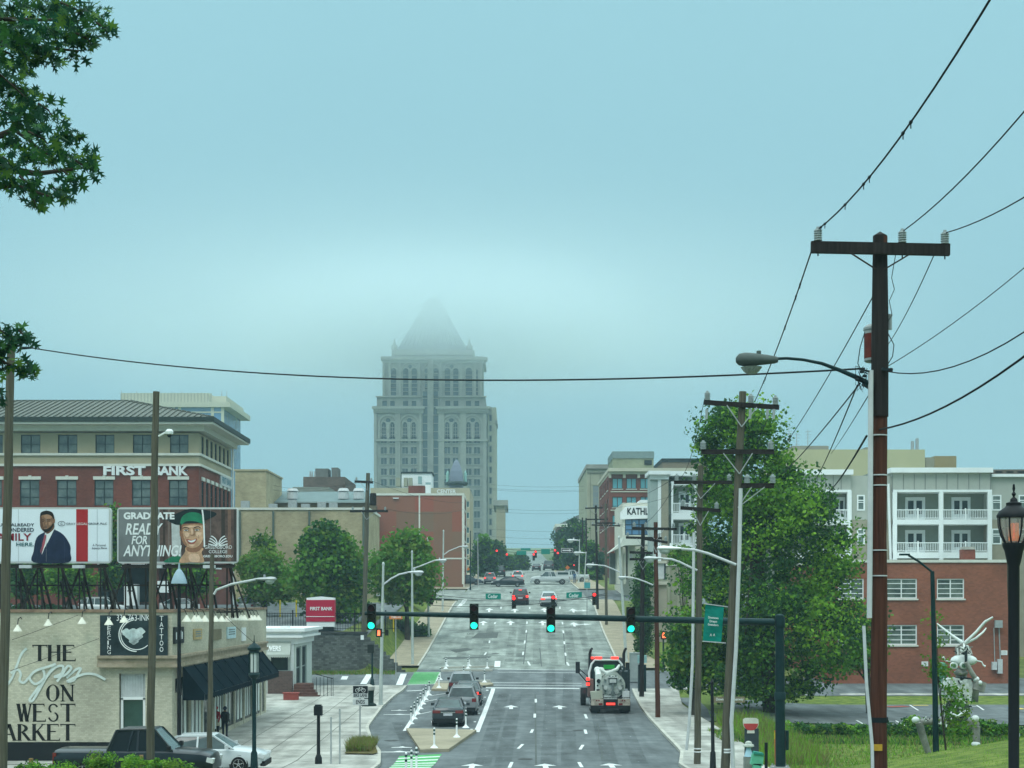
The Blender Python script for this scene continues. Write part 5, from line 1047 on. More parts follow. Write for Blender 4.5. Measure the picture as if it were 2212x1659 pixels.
# ---------------- small corner cafe with white cornice, steps ----------------
CD = 109.0
cf = bld('corner_shop', 'small white-corniced corner shop with a grey awning past the long storefront', 'building', 545, 638, 1390, .4, CD, 9, mat('grey_white_render', (.50, .54, .50), .8, .06, 1), front=[(585, 622, 1418, 1448), (628, 636, 1382, 1440)][:1], fst=dict(nx=1, ny=1, fm=fmb, gm=mat('cafe_glass', (.02, .035, .03), .2, .5, 1), fw=.08), side='R', shol=[(CD+.5, CD+3.2, .9, Z(1398, CD)), (CD+3.5, CD+6.2, .9, Z(1398, CD))], sst=dict(nx=1, ny=2, fm=mat('grey_frame', (.2, .25, .24), .6, 0), gm=dark, fw=.12))
m = MB(); x1 = X(650, CD)
for y0, y1, o_ in ((1357, 1364, .75), (1364, 1372, .45), (1372, 1377, .6), (1377, 1391, .15)): m.box(cf.x0-o_, CD-o_, Z(y1, CD), cf.x1+o_, CD+9+o_, Z(y0, CD))
m.box(X(601, CD), CD+1, Z(1357, CD), X(618, CD), CD+2, Z(1353, CD)); m.build('cornice', white, cf.t)
m = MB(); m.poly(P(578, 1386, CD-.2), P(628, 1386, CD-.2), P(626, 1414, CD-1.2), P(576, 1414, CD-1.2))
m.poly(P(628, 1386, CD-.2), P(626, 1414, CD-1.2), P(629, 1414, CD-.2))
for i in range(10): a = 576+5*i; m.poly(P(a, 1414, CD-1.2), P(a+5, 1414, CD-1.2), P(a+5, 1419, CD-1.2), P(a+2.5, 1421, CD-1.2), P(a, 1419, CD-1.2))
m.build('awning', mat('grey_awning', (.36, .39, .35), .8, .1, 1), cf.t)
k = MB(); k.text('FLOWERS', P(556, 1407, CD-1.03), (1, 0, 0), (0, .3, .95), X(606, CD)-X(556, CD), .42, .03); k.build('lettering', white, cf.t)
m = MB(); m.box(X(628, CD), CD-.1, .5, X(634.5, CD), CD+.2, Z(1386, CD)); m.build('corner_post', white, cf.t)
m = MB(); m.box(X(581, CD), CD-.5, .3, X(633, CD), CD-.002, Z(1449, CD)); m.build('base_wall', mat('brown_brick_wall', (.12, .08, .07), .9, .15, 2.2, kind='brick'), cf.t)
st = thing('steps', 'low dark brick steps with a black handrail beside the corner shop', 'steps', P(668, 1492, 106)); m = MB()
for i in range(4): m.box(X(630, 106), 106+i*.35, .5, X(690-i*6, 106), 106.35+i*.35, .72+i*.17)
m.box(X(628, 106), 107.4, .5, X(664, 106), 109.5, 1.4); m.build('tread', mat('dark_brick_step', (.10, .05, .04), .9, .2, 3), st)
m = MB()
for px in (682, 690, 698, 706, 714, 718): m.cyl(V(X(px, 106), 106.4, .6), V(X(px, 106), 106.4, 1.95), .02, .02, 5)
m.bar(P(682, 1456, 106.4), P(719, 1466, 106.4), .05); m.build('handrail', black, st)
pl = thing('planter', 'long red planter box at the foot of the corner shop steps', 'planter', P(630, 1497, 103)); m = MB(); m.box(X(612, 103), 103, .55, X(643, 103), 103.6, 1.0).box(X(610, 103), 102.97, 1.0, X(645, 103), 103.63, 1.07); m.build('trough', mat('red_planter', (.26, .06, .05), .7, .15, 3), pl)
# stone block retaining wall with railing
rw_ = thing('retaining_wall', 'long grey block retaining wall below the bank parking lot', 'wall', P(720, 1445, 127)); m = MB(); blk = mat('grey_block_wall', (.14, .15, .14), .95, .3, 1.6, kind='brick', c2=(.06, .07, .07))
xw0, xw1 = -46, X(792, 127)
m.box(xw0, 126.75, 1.2, xw1, 127.4, 4.55)
n = 10
for i in range(n): m.box(xw1+i*.32, 126.78+i*.01, 1.2, xw1+.32+i*.32, 127.4, 4.55-(i+1)*.3)
m.build('block_face', blk, rw_); m = MB(); m.box(xw0, 126.65, 4.55, xw1+.1, 127.45, 4.72); m.build('cap', mat('dark_wall_cap', (.05, .055, .055), .9, .2, 2), rw_)
fn = thing('fence', 'thin black picket fence along the top of the retaining wall', 'fence', (xw1, 128.2, 5)); m = MB()
x = xw0+12
while x < xw1+3: m.box(x-.015, 128.2, 4.8, x+.015, 128.23, 6.3); x += .22
for z in (4.95, 6.2): m.box(xw0+12, 128.19, z, xw1+3, 128.24, z+.05)
x = xw0+12
while x < xw1+3: m.box(x-.05, 128.17, 4.7, x+.05, 128.26, 6.5); x += 2.6
m.build('pickets', black, fn)
# ---------------- foliage ----------------
LD = mat('leaf_dark', (.030, .098, .028), .6, .35, 1.2, kind='leaf'); LM = mat('leaf_mid', (.08, .21, .022), .6, .35, 1.2, kind='leaf'); LY = mat('leaf_yellow_green', (.13, .22, .028), .6, .3, 1.2, kind='leaf')
LB = mat('leaf_bright', (.18, .36, .03), .6, .3, 1.5, kind='leaf'); LG = mat('leaf_far_green', (.03, .085, .045), .8, .3, .4, kind='leaf'); bark = mat('bark', (.045, .04, .03), .95, .4, 2, .4)
dry = mat('dry_grass', (.21, .19, .07), .9, .3, 2, kind='leaf')
OAK = [(0, 0), (.05, .22), (.34, .14), (.09, .36), (.50, .50), (.10, .56), (.28, .84), (.04, .76), (0, 1.08), (-.04, .76), (-.28, .84), (-.10, .56), (-.50, .50), (-.09, .36), (-.34, .14), (-.05, .22)]
def leafmesh(name, C, S, tone, mats, par, shape=None, up=.35):
    """many small leaf faces at points C (n,3), sizes S, material index tone"""
    n = len(C); sh = np.array(shape if shape else [(0, -.5), (.42, .05), (0, .55), (-.42, .05)]); k = len(sh)
    nrm = RS.normal(size=(n, 3)); nrm[:, 2] += up*2; nrm /= np.linalg.norm(nrm, axis=1)[:, None]
    a = RS.normal(size=(n, 3)); a -= nrm*(a*nrm).sum(1)[:, None]; a /= np.linalg.norm(a, axis=1)[:, None]
    if shape: a[:, 2] -= .8; a -= nrm*(a*nrm).sum(1)[:, None]; a /= np.linalg.norm(a, axis=1)[:, None]
    b = np.cross(nrm, a); o = off(par); C = C-np.array(o)[None]
    v = C[:, None, :]+(sh[None, :, 0, None]*b[:, None, :]+sh[None, :, 1, None]*a[:, None, :])*S[:, None, None]
    me = bpy.data.meshes.new(name); me.vertices.add(n*k); me.vertices.foreach_set('co', v.reshape(-1).astype(np.float32)); me.loops.add(n*k); me.loops.foreach_set('vertex_index', np.arange(n*k, dtype=np.int32))
    me.polygons.add(n); me.polygons.foreach_set('loop_start', np.arange(0, n*k, k, dtype=np.int32)); me.polygons.foreach_set('loop_total', np.full(n, k, dtype=np.int32))
    for m in mats: me.materials.append(m)
    me.polygons.foreach_set('material_index', np.asarray(tone, dtype=np.int32)); me.update(calc_edges=True)
    ob = bpy.data.objects.new(name, me); COL.objects.link(ob); ob.parent = par; return ob
def clumps(K, per, cen, cr, flat=.7):
    cen = np.asarray(cen); C = []; Tn = []
    for i in range(len(cen)):
        p = RS.normal(size=(per, 3)); p /= np.linalg.norm(p, axis=1)[:, None]; p *= (RS.rand(per)**.45)[:, None]*cr*(.45+1.05*RS.rand()); p[:, 2] *= flat; C.append(p+cen[i])
        t = RS.choice(3, p=[.38, .37, .25]); Tn.append(np.where(RS.rand(per) < .8, t, RS.randint(0, 3, per)))
    return np.vstack(C), np.concatenate(Tn)
def tree(label, d, rows, trunk, mats=None, K=90, per=110, cr=.9, leaf=.28, group=None, tw=.25, name='tree', cat='tree', z0=None, fork=.35, dr=1.0, stems=1):
    """rows: (picture row, left column, right column) of the crown outline at distance d; revolved round its own axis"""
    rows = sorted(rows); px, py = trunk; base = P(px, py, d)
    base.z = T(base.x, d) if z0 is None else z0
    t = thing(name, label, cat, base, group); R_ = np.array(rows, float); cen = []
    H_ = R_[-1, 0]-R_[0, 0]
    while len(cen) < K:
        y = R_[0, 0]+H_*RS.rand(); l = np.interp(y, R_[:, 0], R_[:, 1]); r = np.interp(y, R_[:, 0], R_[:, 2]); hw = (r-l)/2
        if RS.rand() > (hw/((R_[:, 2]-R_[:, 1]).max()/2)): continue
        a = RS.rand()*2*PI; rr = (RS.rand()**.38); crp = cr*F/d*.55
        hw2 = max(hw-crp, hw*.15); cx = (l+r)/2+math.cos(a)*rr*hw2; dd = math.sin(a)*rr*hw2/F*d*dr
        cen.append((X(cx, d), d+dd, Z(min(y, R_[-1, 0]-crp*.5), d)))
    C, tn = clumps(K, per, cen, cr)
    S = leaf*(.6+.8*RS.rand(len(C))); leafmesh('crown', C, S, tn, mats or [LD, LM, LY], t)
    m = MB(); top = Vector((X((np.interp(R_[0, 0]+H_*.25, R_[:, 0], R_[:, 1])+np.interp(R_[0, 0]+H_*.25, R_[:, 0], R_[:, 2]))/2, d), d, Z(R_[0, 0]+H_*.25, d)))
    fk = base.lerp(top, fork)
    for s in range(stems):
        b = base+V(.35*s*tw*3, .2*s, 0); m.tube([b-V(0, 0, .2), b+V(0, 0, .25*tw), b.lerp(fk, .5)+V(.05*s, 0, 0), fk, fk.lerp(top, .5), top], [tw*1.5, tw*1.1, tw, tw*.8, tw*.45, tw*.1], 9)
    for i in range(min(14, K)):
        q = Vector(cen[int(i*K/14)]); f = random.uniform(fork*.8, .9); p = base.lerp(top, f) if f < fork*1.5 else fk.lerp(top, (f-fork)/(1-fork)); md_ = p.lerp(q, .5)+V(0, 0, .3); m.tube([p, md_, q], [tw*.4, tw*.22, tw*.06], 6)
    m.build('trunk', bark, t, True); return t
tree('tall broad maple with dense bright green crown right of the street poles', 97, [(882, 1545, 1640), (905, 1500, 1690), (960, 1488, 1700), (1000, 1500, 1725), (1060, 1495, 1790), (1150, 1480, 1850), (1250, 1455, 1880), (1340, 1440, 1895), (1410, 1450, 1880), (1470, 1470, 1830), (1500, 1520, 1770)], (1663, 1545), [LD, LM, LB], K=330, per=210, cr=1.45, leaf=.22, tw=.42, stems=2)
tree('shorter dark tree to the lower left of the big maple', 92, [(1340, 1470, 1520), (1380, 1440, 1550), (1430, 1432, 1560), (1480, 1445, 1545)], (1500, 1550), K=60, per=120, cr=.9, leaf=.25)
grp = 'trees in the parking lot on the left'
tree('large bushy green tree right above the red FIRST BANK sign', 139, [(1140, 690, 722), (1170, 650, 760), (1215, 632, 790), (1260, 628, 798), (1300, 650, 790), (1330, 690, 770)], (712, 1345), K=150, per=130, cr=1.5, leaf=.38, group=grp)
tree('yellow green tree between the wooden pole and the checkered brick building', 150, [(1158, 858, 900), (1180, 820, 935), (1220, 800, 950), (1260, 790, 948), (1295, 820, 930)], (880, 1325), [LM, LY, LM], K=120, per=120, cr=1.5, leaf=.38, group=grp)
tree('low yellow green tree just right of the graduate billboard', 150, [(1200, 540, 600), (1225, 505, 640), (1260, 500, 650), (1292, 530, 640)], (572, 1312), [LM, LY, LY], K=70, per=110, cr=1.3, leaf=.36, group=grp)
tree('small sparse tree in front of the low tan brick building', 170, [(1158, 552, 585), (1180, 540, 600), (1215, 545, 595)], (568, 1290), K=20, per=60, cr=1.2, leaf=.34, group=grp)
tree('dark green tree seen below the graduate billboard', 131, [(1215, 380, 450), (1240, 365, 465), (1275, 375, 455)], (428, 1318), K=50, per=90, cr=1.1, leaf=.32, group=grp)
tree('bright green tree seen through the left billboard frame', 138, [(1215, 110, 190), (1245, 95, 205), (1280, 105, 195)], (150, 1312), [LM, LB, LM], K=60, per=90, cr=1.3, leaf=.34, group=grp)
tree('slim green tree in the gap between the two billboards', 135, [(1100, 238, 252), (1150, 232, 258), (1230, 225, 262), (1270, 232, 256)], (245, 1310), K=40, per=80, cr=.9, leaf=.3, group=grp)
tree('dark tree at the left edge under the white billboard', 142, [(1215, 20, 90), (1250, 10, 100), (1285, 20, 90)], (52, 1312), K=45, per=90, cr=1.2, leaf=.34, group=grp)
def shrub(label, px, py, wpx, hpx, d, mats=None, K=16, per=90, leaf=.13, name='shrub', group=None, cr=.32):
    b = P(px, py, d); z = T(b.x, d); w_ = wpx/F*d/2; h = hpx/F*d; t = thing(name, label, 'shrub', V(b.x, d, z), group)
    cen = [(b.x+w_*.8*RS.uniform(-1, 1), d+w_*.6*RS.uniform(-1, 1), z+h*(.15+.7*RS.rand()**.8)) for _ in range(K)]
    C, tn = clumps(K, per, cen, cr); C[:, 2] = np.maximum(C[:, 2], z+.02); leafmesh('foliage', C, leaf*(.6+.8*RS.rand(len(C))), tn, mats or [LD, LM, LB], t)
    m = MB(); [m.tube([V(b.x, d, z-.1), Vector(c)], [.03, .01], 5) for c in cen[:7]]; m.build('stem', bark, t); return t
g2 = 'hedge shrubs along the parking lot edge'
for i, (px, w_, h, lb) in enumerate(((1728, 90, 42, 'dark shrub left end of the hedge, just right of the mast pole'), (1790, 90, 46, 'leafy green shrub in the hedge left of the brown utility pole'), (1848, 80, 42, 'leafy green shrub in the hedge touching the brown utility pole'), (1935, 80, 48, 'shrub in the hedge between the brown pole and the sculpture leg'), (1985, 60, 70, 'taller shrub beside the left knee of the sculpture'), (2060, 90, 60, 'shrub behind the seated sculpture'), (2120, 70, 60, 'reddish green shrub right of the sculpture leg'), (2170, 70, 50, 'shrub at the right end of the hedge by the grey pole'))):
    shrub(lb, px, 1610, w_, h*.66, 80, K=26, per=80, leaf=.15, group=g2, cr=.36, mats=[LD, LM, LY] if i in (1, 3, 5, 6) else None)
tree('thin willowy sapling standing between the black pole and the sculpture', 47.5, [(1330, 2000, 2035), (1400, 1985, 2050), (1460, 2000, 2060), (1520, 2035, 2100), (1560, 2030, 2110), (1590, 2050, 2090)], (2045, 1640), [LM, LY, LM], K=34, per=38, cr=.38, leaf=.09, tw=.03, name='sapling')
tree('drooping yellow green foliage tree between the maple and the orange brick building', 99, [(1330, 1830, 1900), (1390, 1810, 1925), (1450, 1805, 1910)], (1880, 1530), [LM, LY, LM], K=40, per=70, cr=.8, leaf=.22)
g3 = 'shrubs along the bottom left roadside'
for px, py, w_, h, mt, lb in ((60, 1659, 60, 16, None, 'small bright shrub at the bottom edge near the leftmost wooden stake'), (135, 1659, 60, 18, None, 'small shrub in front of the black pickup rear'), (225, 1659, 80, 42, [LM, LB, LY], 'bright leafy shrub in front of the black pickup bed'), (305, 1659, 90, 34, [LM, LB, LB], 'bright green shrub at the foot of the second wooden pole'), (360, 1659, 70, 26, [LM, LB, LY], 'bright shrub in front of the black pickup door'), (405, 1659, 40, 12, None, 'low shrub below the black pickup front wheel')):
    shrub(lb, px, py, w_, h+63, 46, mt, K=46, per=80, leaf=.075, group=g3, cr=.22)
for px, w_ in ((40, 60), (100, 60), (870, 60), (900, 50), (735, 60), (770, 60)):
    shrub({40: 'dark clipped hedge under the left billboard', 100: 'dark clipped hedge behind the billboard struts', 870: 'dark hedge under the yellow green lot tree', 900: 'dark hedge beside the street light left of the upper road', 735: 'round dark bush right of the red bank sign', 770: 'round dark bush by the tall wooden pole'}[px], px, 1320, w_, 24, 154 if px > 200 else 145, [LD, LD, LM], K=22, per=80, leaf=.3, cr=.7, group='hedges in the bank parking lot')
# far street trees
g4 = 'trees lining the far street'
for lb, d, rows, tr in (('dark street tree left of the far road in front of the tower base', 262, [(1166, 1035, 1052), (1190, 1020, 1068), (1225, 1018, 1074), (1240, 1030, 1068)], (1046, 1254)), ('rounded street tree beside the slim tan building', 300, [(1178, 1062, 1080), (1205, 1058, 1088), (1232, 1062, 1086)], (1074, 1240)), ('cone shaped tree at the far end of the road', 330, [(1202, 1116, 1124), (1218, 1108, 1134), (1233, 1104, 1138)], (1121, 1237)), ('small dark tree on the left kerb of the far road', 320, [(1208, 1092, 1100), (1222, 1088, 1104), (1234, 1088, 1104)], (1096, 1237)),
                        ('tall street tree against the concrete office block', 300, [(1126, 1225, 1255), (1150, 1212, 1272), (1190, 1205, 1285), (1230, 1204, 1288), (1250, 1212, 1280)], (1245, 1258)), ('street tree in front of the grey-roofed house', 340, [(1150, 1205, 1225), (1180, 1198, 1240), (1225, 1196, 1240), (1240, 1200, 1236)], (1216, 1246)), ('dark street tree behind the pedestrians on the right', 255, [(1180, 1262, 1290), (1205, 1255, 1305), (1240, 1256, 1306), (1252, 1262, 1300)], (1280, 1262))):
    tree(lb, d, rows, tr, [LG, LG, LM], K=60, per=90, cr=1.6*d/300, leaf=.55, group=g4)
tree('narrow dark green conifer between the poles right of the upper road', 137, [(1188, 1386, 1394), (1230, 1370, 1408), (1300, 1364, 1412), (1380, 1366, 1412), (1410, 1374, 1404)], (1389, 1420), [LD, LD, LM], K=110, per=90, cr=.7, leaf=.2, name='conifer')
tree('ragged conifer above the clipped one beside the gallery', 148, [(1206, 1396, 1402), (1235, 1388, 1412), (1262, 1380, 1416)], (1399, 1330), [LD, LD, LM], K=30, per=70, cr=.7, leaf=.2, name='conifer')
tree('rusty green vine clump growing between two utility poles', 120, [(1186, 1440, 1500), (1200, 1440, 1512), (1212, 1450, 1512)], (1480, 1440), [LY, LM, LY], K=18, per=60, cr=.7, leaf=.2, tw=.08)
# overhanging oak (top left): trunk stands out of frame
oak = thing('oak_tree', 'overhanging oak branches with pointed lobed leaves in the upper left corner', 'tree', V(-8.2, 14, 5)); cl = []
for px, py, r in ((-60, 20, 90), (10, 25, 60), (70, 20, 55), (120, 15, 50), (165, 20, 42), (205, 32, 38), (226, 62, 24), (45, 70, 52), (105, 65, 45), (150, 70, 38), (190, 85, 34), (165, 112, 22), (20, 115, 50), (75, 115, 40), (112, 118, 25), (55, 150, 30), (-20, 170, 70), (10, 200, 45), (50, 195, 32), (70, 225, 36), (105, 238, 28), (125, 245, 18), (30, 250, 45), (70, 265, 38), (95, 300, 40), (140, 285, 26), (162, 300, 16), (35, 300, 38), (110, 335, 40), (150, 345, 34), (185, 362, 25), (190, 335, 14), (150, 380, 22), (65, 340, 38), (15, 345, 30), (20, 385, 32), (60, 395, 22), (90, 420, 26), (125, 412, 26), (140, 425, 14), (75, 435, 12), (-40, 300, 70), (-50, 90, 90)):
    dd = 14+RS.uniform(-1.2, 1.2); cl.append((X(px, dd), dd, Z(py, dd), r/F*12.2))
for px, py, r in ((30, 722, 24), (55, 728, 16), (2, 735, 30), (-5, 775, 24), (45, 790, 16), (72, 798, 16), (12, 792, 14), (5, 855, 9)): cl.append((X(px, 13), 13, Z(py, 13), r/F*13))
Cs = []; 
for x, y, z, r in cl:
    n = int(44*(r/.17)**1.7)+6; p = RS.normal(size=(n, 3)); p /= np.linalg.norm(p, axis=1)[:, None]; p *= (RS.rand(n)**.5)[:, None]*r*1.0; Cs.append(p+np.array((x, y, z)))
C = np.vstack(Cs); leafmesh('foliage', C, .128*(.65+.6*RS.rand(len(C))), RS.choice(3, len(C), p=[.55, .3, .15]), [mat('oak_leaf_dark', (.016, .07, .034), .55, .3, 3, kind='leaf'), mat('oak_leaf', (.035, .12, .03), .55, .3, 3, kind='leaf'), mat('oak_leaf_light', (.09, .19, .03), .55, .3, 3, kind='leaf')], oak, OAK, .1)
m = MB(); tb_ = V(-8.2, 14, 5); m.tube([tb_-V(0, 0, 2.5), tb_+V(0, 0, 3), tb_+V(.2, 0, 8), tb_+V(0, 0, 12)], [.5, .42, .35, .2], 12)
for a, b, c in (((-300, 60), (-60, 40), (200, 45)), ((-300, 420), (30, 280), (105, 335)), ((-300, 420), (0, 160), (60, 215)), ((-200, 330), (80, 375), (185, 362)), ((-300, 420), (30, 400), (110, 425)), ((-250, 60), (60, 100), (170, 110))): m.tube([V(-8.1, 14, Z(a[1], 14)-.5), P(*a, 14), P(*b, 14), P(*c, 14)], [.12, .08, .025, .008], 7)
for b, c in (((-20, 700), (40, 725)), ((-20, 770), (60, 795)), ): m.tube([V(-8.1, 14, Z(700, 14)), P(*b, 13), P(c[0]-22, c[1], 13)], [.06, .02, .006], 6)
for x, y, z, r in cl[::2]: m.tube([V(x-r*.9, y, z+.06), V(x, y, z), V(x+r*.25, y, z-.05)], [.012, .008, .003], 5)
m.build('trunk', bark, oak, True)
# grass and weeds nobody could count
def tufts(name, pts, h, mats, label=None, w_=.05):
    pts = np.asarray(pts); n = len(pts); me = bpy.data.meshes.new(name); a = RS.rand(n)*2*PI; hh = h*(.5+RS.rand(n)); lean = RS.normal(size=(n, 2))*.3*hh[:, None]
    dx = np.stack([np.cos(a), np.sin(a), np.zeros(n)], 1)*w_; tip = pts+np.stack([lean[:, 0], lean[:, 1], hh], 1); v = np.stack([pts-dx, pts+dx, tip], 1)
    me.vertices.add(n*3); me.vertices.foreach_set('co', v.reshape(-1).astype(np.float32)); me.loops.add(n*3); me.loops.foreach_set('vertex_index', np.arange(n*3, dtype=np.int32)); me.polygons.add(n); me.polygons.foreach_set('loop_start', np.arange(0, n*3, 3, dtype=np.int32)); me.polygons.foreach_set('loop_total', np.full(n, 3, dtype=np.int32))
    for m_ in mats: me.materials.append(m_)
    me.polygons.foreach_set('material_index', RS.randint(0, len(mats), n).astype(np.int32)); me.update(calc_edges=True); o = bpy.data.objects.new(name, me); COL.objects.link(o); o['kind'] = 'stuff'
def scat(n, fx, fy, dz=0): return [(x, y, T(x, y)+dz) for x, y in ((fx(), fy()) for _ in range(n))]
U = random.uniform
c0 = G(782, 1624); tufts('grass', [(c0.x+U(-.6, .55), c0.y+U(-1.6, 2.0), c0.z+.18) for _ in range(3500)], .38, [dry, LY, dry], w_=.02)
tufts('grass', scat(26000, lambda: U(8.5, 21), lambda: U(33, 56)), .07, [LY, LB, LY], w_=.015)
tufts('grass', [(x, y, T(x, y)) for x, y in ((U(4, 30), U(56, 86)) for _ in range(30000)) if x > XR(y)+3.9], .2, [LY, LM, dry, LB], w_=.03)
tufts('weeds', [(x, y, T(x, y)) for x, y in ((U(10.5, 34), U(76, 82)) for _ in range(22000))], .24, [LM, LD, dry, LB], w_=.05)
tufts('grass', [(x, y, T(x, y)) for x, y in ((XR(y)+U(3.7, 6.5), y) for y in (U(66, 90) for _ in range(4500)))], .6, [LY, dry, LB], w_=.03)
tufts('grass', scat(9000, lambda: U(-40, -9.5), lambda: U(124, 126.5)), .16, [LY, LM, dry], w_=.03)
# ---------------- poles, lamps, wires ----------------
ins_m = mat('grey_porcelain', (.32, .36, .36), .35, .1, 6); can_m = mat('transformer_grey', (.30, .33, .33), .6, .2, 3)
def insulator(par, p, h=.34, r=.13, inv=False):
    m = MB(); pr = [(r*.5, 0)]
    for i in range(5): z = h*(.05+.16*i); pr += [(r, z), (r, z+h*.05), (r*.72, z+h*.09), (r*.72, z+h*.15)]
    pr += [(r*.4, h*.85), (r*.4, h)]; m.lathe(p, pr, 12); return m.build('insulator', ins_m, par)
def upole(label, top, base, d, w_, mt=wood_pole, arms=(), group='wooden utility poles', name='utility_pole', conduit=None, bm=None):
    """wooden pole; top/base in picture points at distance d; arms: (row, left, right, row at right, insulator columns)"""
    tp = P(*top, d); bs = P(*base, d); zt = T(bs.x, d)-.05
    if bs.z > zt: dr = (bs-tp); bs = tp+dr*((tp.z-zt)/(tp.z-bs.z))
    t = thing(name, label, 'pole', bs, group); m = MB(); n = 10; rb, rt = w_/2, w_/2*.78
    m.tube([bs.lerp(tp, i/n)+V(.012*math.sin(i*2.1), .01*math.cos(i*1.7), 0) for i in range(n+1)], [rb+(rt-rb)*i/n for i in range(n+1)], 14); m.build('shaft', mt, t, True)
    for row, xl, xr, row2, ic in arms:
        a, b = P(xl, row, d-w_*.62), P(xr, row2, d-w_*.62); m = MB(); m.bar(a, b, .1, .13*max(1, w_/.26)); m.build('crossarm', bm or wood_dark, t)
        for c in ic:
            q = a.lerp(b, (c-xl)/(xr-xl))+V(0, 0, .07); insulator(t, q, .3, .1)
        f = lambda u_: a.lerp(b, u_); px0 = tp.lerp(bs, (tp.z-f(.5).z+.7)/(tp.z-bs.z))
        m = MB()
        for u_ in (.3, .7): m.bar(f(u_)-V(0, .05, .05), V(px0.x, d-w_*.55, px0.z), .03, .03)
        m.build('brace', alu, t)
    if conduit:
        m = MB(); m.tube([P(a, b, d-w_*.7) if b < 1659 else P(a, b, d-w_*.7) for a, b in conduit], .06*max(1, w_/.28), 10); m.build('conduit', lightgrey, t, True)
    return t
def cobra(par, pts, head, d, col=None, s=1.0, side=-1):
    """bracket arm through picture points, cobra-head luminaire at the end"""
    m = MB(); Q = [P(a, b, d) for a, b in pts]; m.tube(Q, .035*s+.012, 8); m.build('lamp_arm', lightgrey if col is None else col, par, True)
    e = Q[-1]; m = MB(); L = .82*s; k = side
    pr = [(0, .05), (.12, .085), (.35, .12), (.6, .155), (.76, .13), (.82, .04)]; vs = []; n = 12
    for x, r in pr:
        for j in range(n):
            a = 2*PI*j/n; vs.append((e.x+k*x*s, e.y+r*1.15*s*math.cos(a), e.z+.02+r*.62*s*(math.sin(a) if math.sin(a) > 0 else math.sin(a)*.75)))
    m.add(vs, [(i*n+j, i*n+(j+1) % n, (i+1)*n+(j+1) % n, (i+1)*n+j) for i in range(len(pr)-1) for j in range(n)]+[tuple(range(n)), tuple((len(pr)-1)*n+j for j in range(n))])
    m.cyl(e+V(k*.35*s, 0, .08*s), e+V(k*.35*s, 0, .2*s), .045*s, None, 8); h = m.build('lamp_head', head, par, True)
    m = MB(); m.ball((e.x+k*.56*s, e.y, e.z-.05*s), (.19*s, .14*s, .13*s), 12); m.build('lens', mat('lamp_lens', (.42, .47, .44), .25, .2, 8), h, True)
# left side
upole('leaning grey wooden pole at the far left edge with oak leaves around its top', (24, 726), (4, 1659), 45, .30)
upole('plain grey wooden pole in front of the graduate billboard', (337, 846), (324, 1659), 49, .27)
L3 = upole('shorter grey wooden pole with a street lamp arm just below the graduate billboard', (458, 1197), (452, 1659), 60, .22)
cobra(L3, [(462, 1284), (468, 1274), (500, 1262), (552, 1252)], alu, 59.8, s=1.0, side=1)
tcm = thing('camera', 'white dome camera on a bracket high on the plain wooden pole', 'camera', P(346, 940, 48.6)); m = MB(); m.bar(P(343, 942, 48.8), P(360, 933, 48.6), .05); m.build('bracket', white, tcm); m = MB(); m.lathe(P(366, 939, 48.6), [(.07, 0), (.12, .02), (.13, .1), (.08, .17), (.02, .18)], 14); m.build('housing', white, tcm, True); m = MB(); m.ball(P(366, 940, 48.6), .075); m.build('dome', dark, tcm, True)
L6 = upole('tall wooden utility pole with two crossarms standing behind the traffic signal mast', (795, 1022), (784, 1446), 127, .42, wood_pole, [(1040, 766, 806, 1042, (770, 802)), (1104, 756, 838, 1104, (762, 785, 832))])
m = MB(); p = P(806, 1076, 126.6); m.lathe(p, [(.25, -.6), (.27, -.55), (.27, .35), (.2, .42)], 14); m.build('transformer', wood_dark, L6, True)
m = MB(); pbox(m, 779, 786, 1372, 1382, 126.6, .02); m.build('notice', white, L6)
steelp = mat('pale_steel_pole', (.46, .50, .47), .5, .12, 3, metal=.2)
def lpole(label, top, base, w_, arm=None, side=1, d=None, s=1.3, group='steel street light poles', mt=None):
    d = d or D(base[1]); bs = P(*base, d); tp = P(*top, d); bs.z = min(bs.z, T(bs.x, d)+.15)
    t = thing('street_light', label, 'street light', bs, group); m = MB(); m.tube([bs, bs+V(0, 0, .02), bs.lerp(tp, .04), bs.lerp(tp, .5), tp], [w_*.8, w_*.7, w_/2, w_*.42, w_*.3], 12); m.lathe(tp, [(w_*.3, 0), (w_*.42, .05), (w_*.3, .2), (.02, .25)], 10); m.build('shaft', mt or steelp, t, True)
    if arm: cobra(t, arm, lightgrey, d, s=s, side=side)
    return t
lpole('pale steel street light standing at the plaza corner', (828, 1222), (822, 1527), .24, [(829, 1262), (845, 1250), (862, 1241), (880, 1237)], 1)
lpole('pale steel street light at the foot of the grass slope', (890, 1195), (891, 1438), .24, [(892, 1228), (905, 1224), (925, 1216), (938, 1211)], 1)
lpole('pale steel pole carrying a red signal beside the sidewalk', (924, 1166), (926, 1378), .24)
lpole('pale steel street light further up the left sidewalk', (958, 1149), (956, 1322), .24, [(959, 1198), (970, 1190), (985, 1184), (992, 1181)], 1)
lpole('thin dark lamp pole by the checkered brick building corner', (1016, 1150), (1016, 1275), .2, mt=dgreen)
lpole('thin grey lamp pole at the far left kerb', (1032, 1165), (1033, 1268), .2, mt=alu)
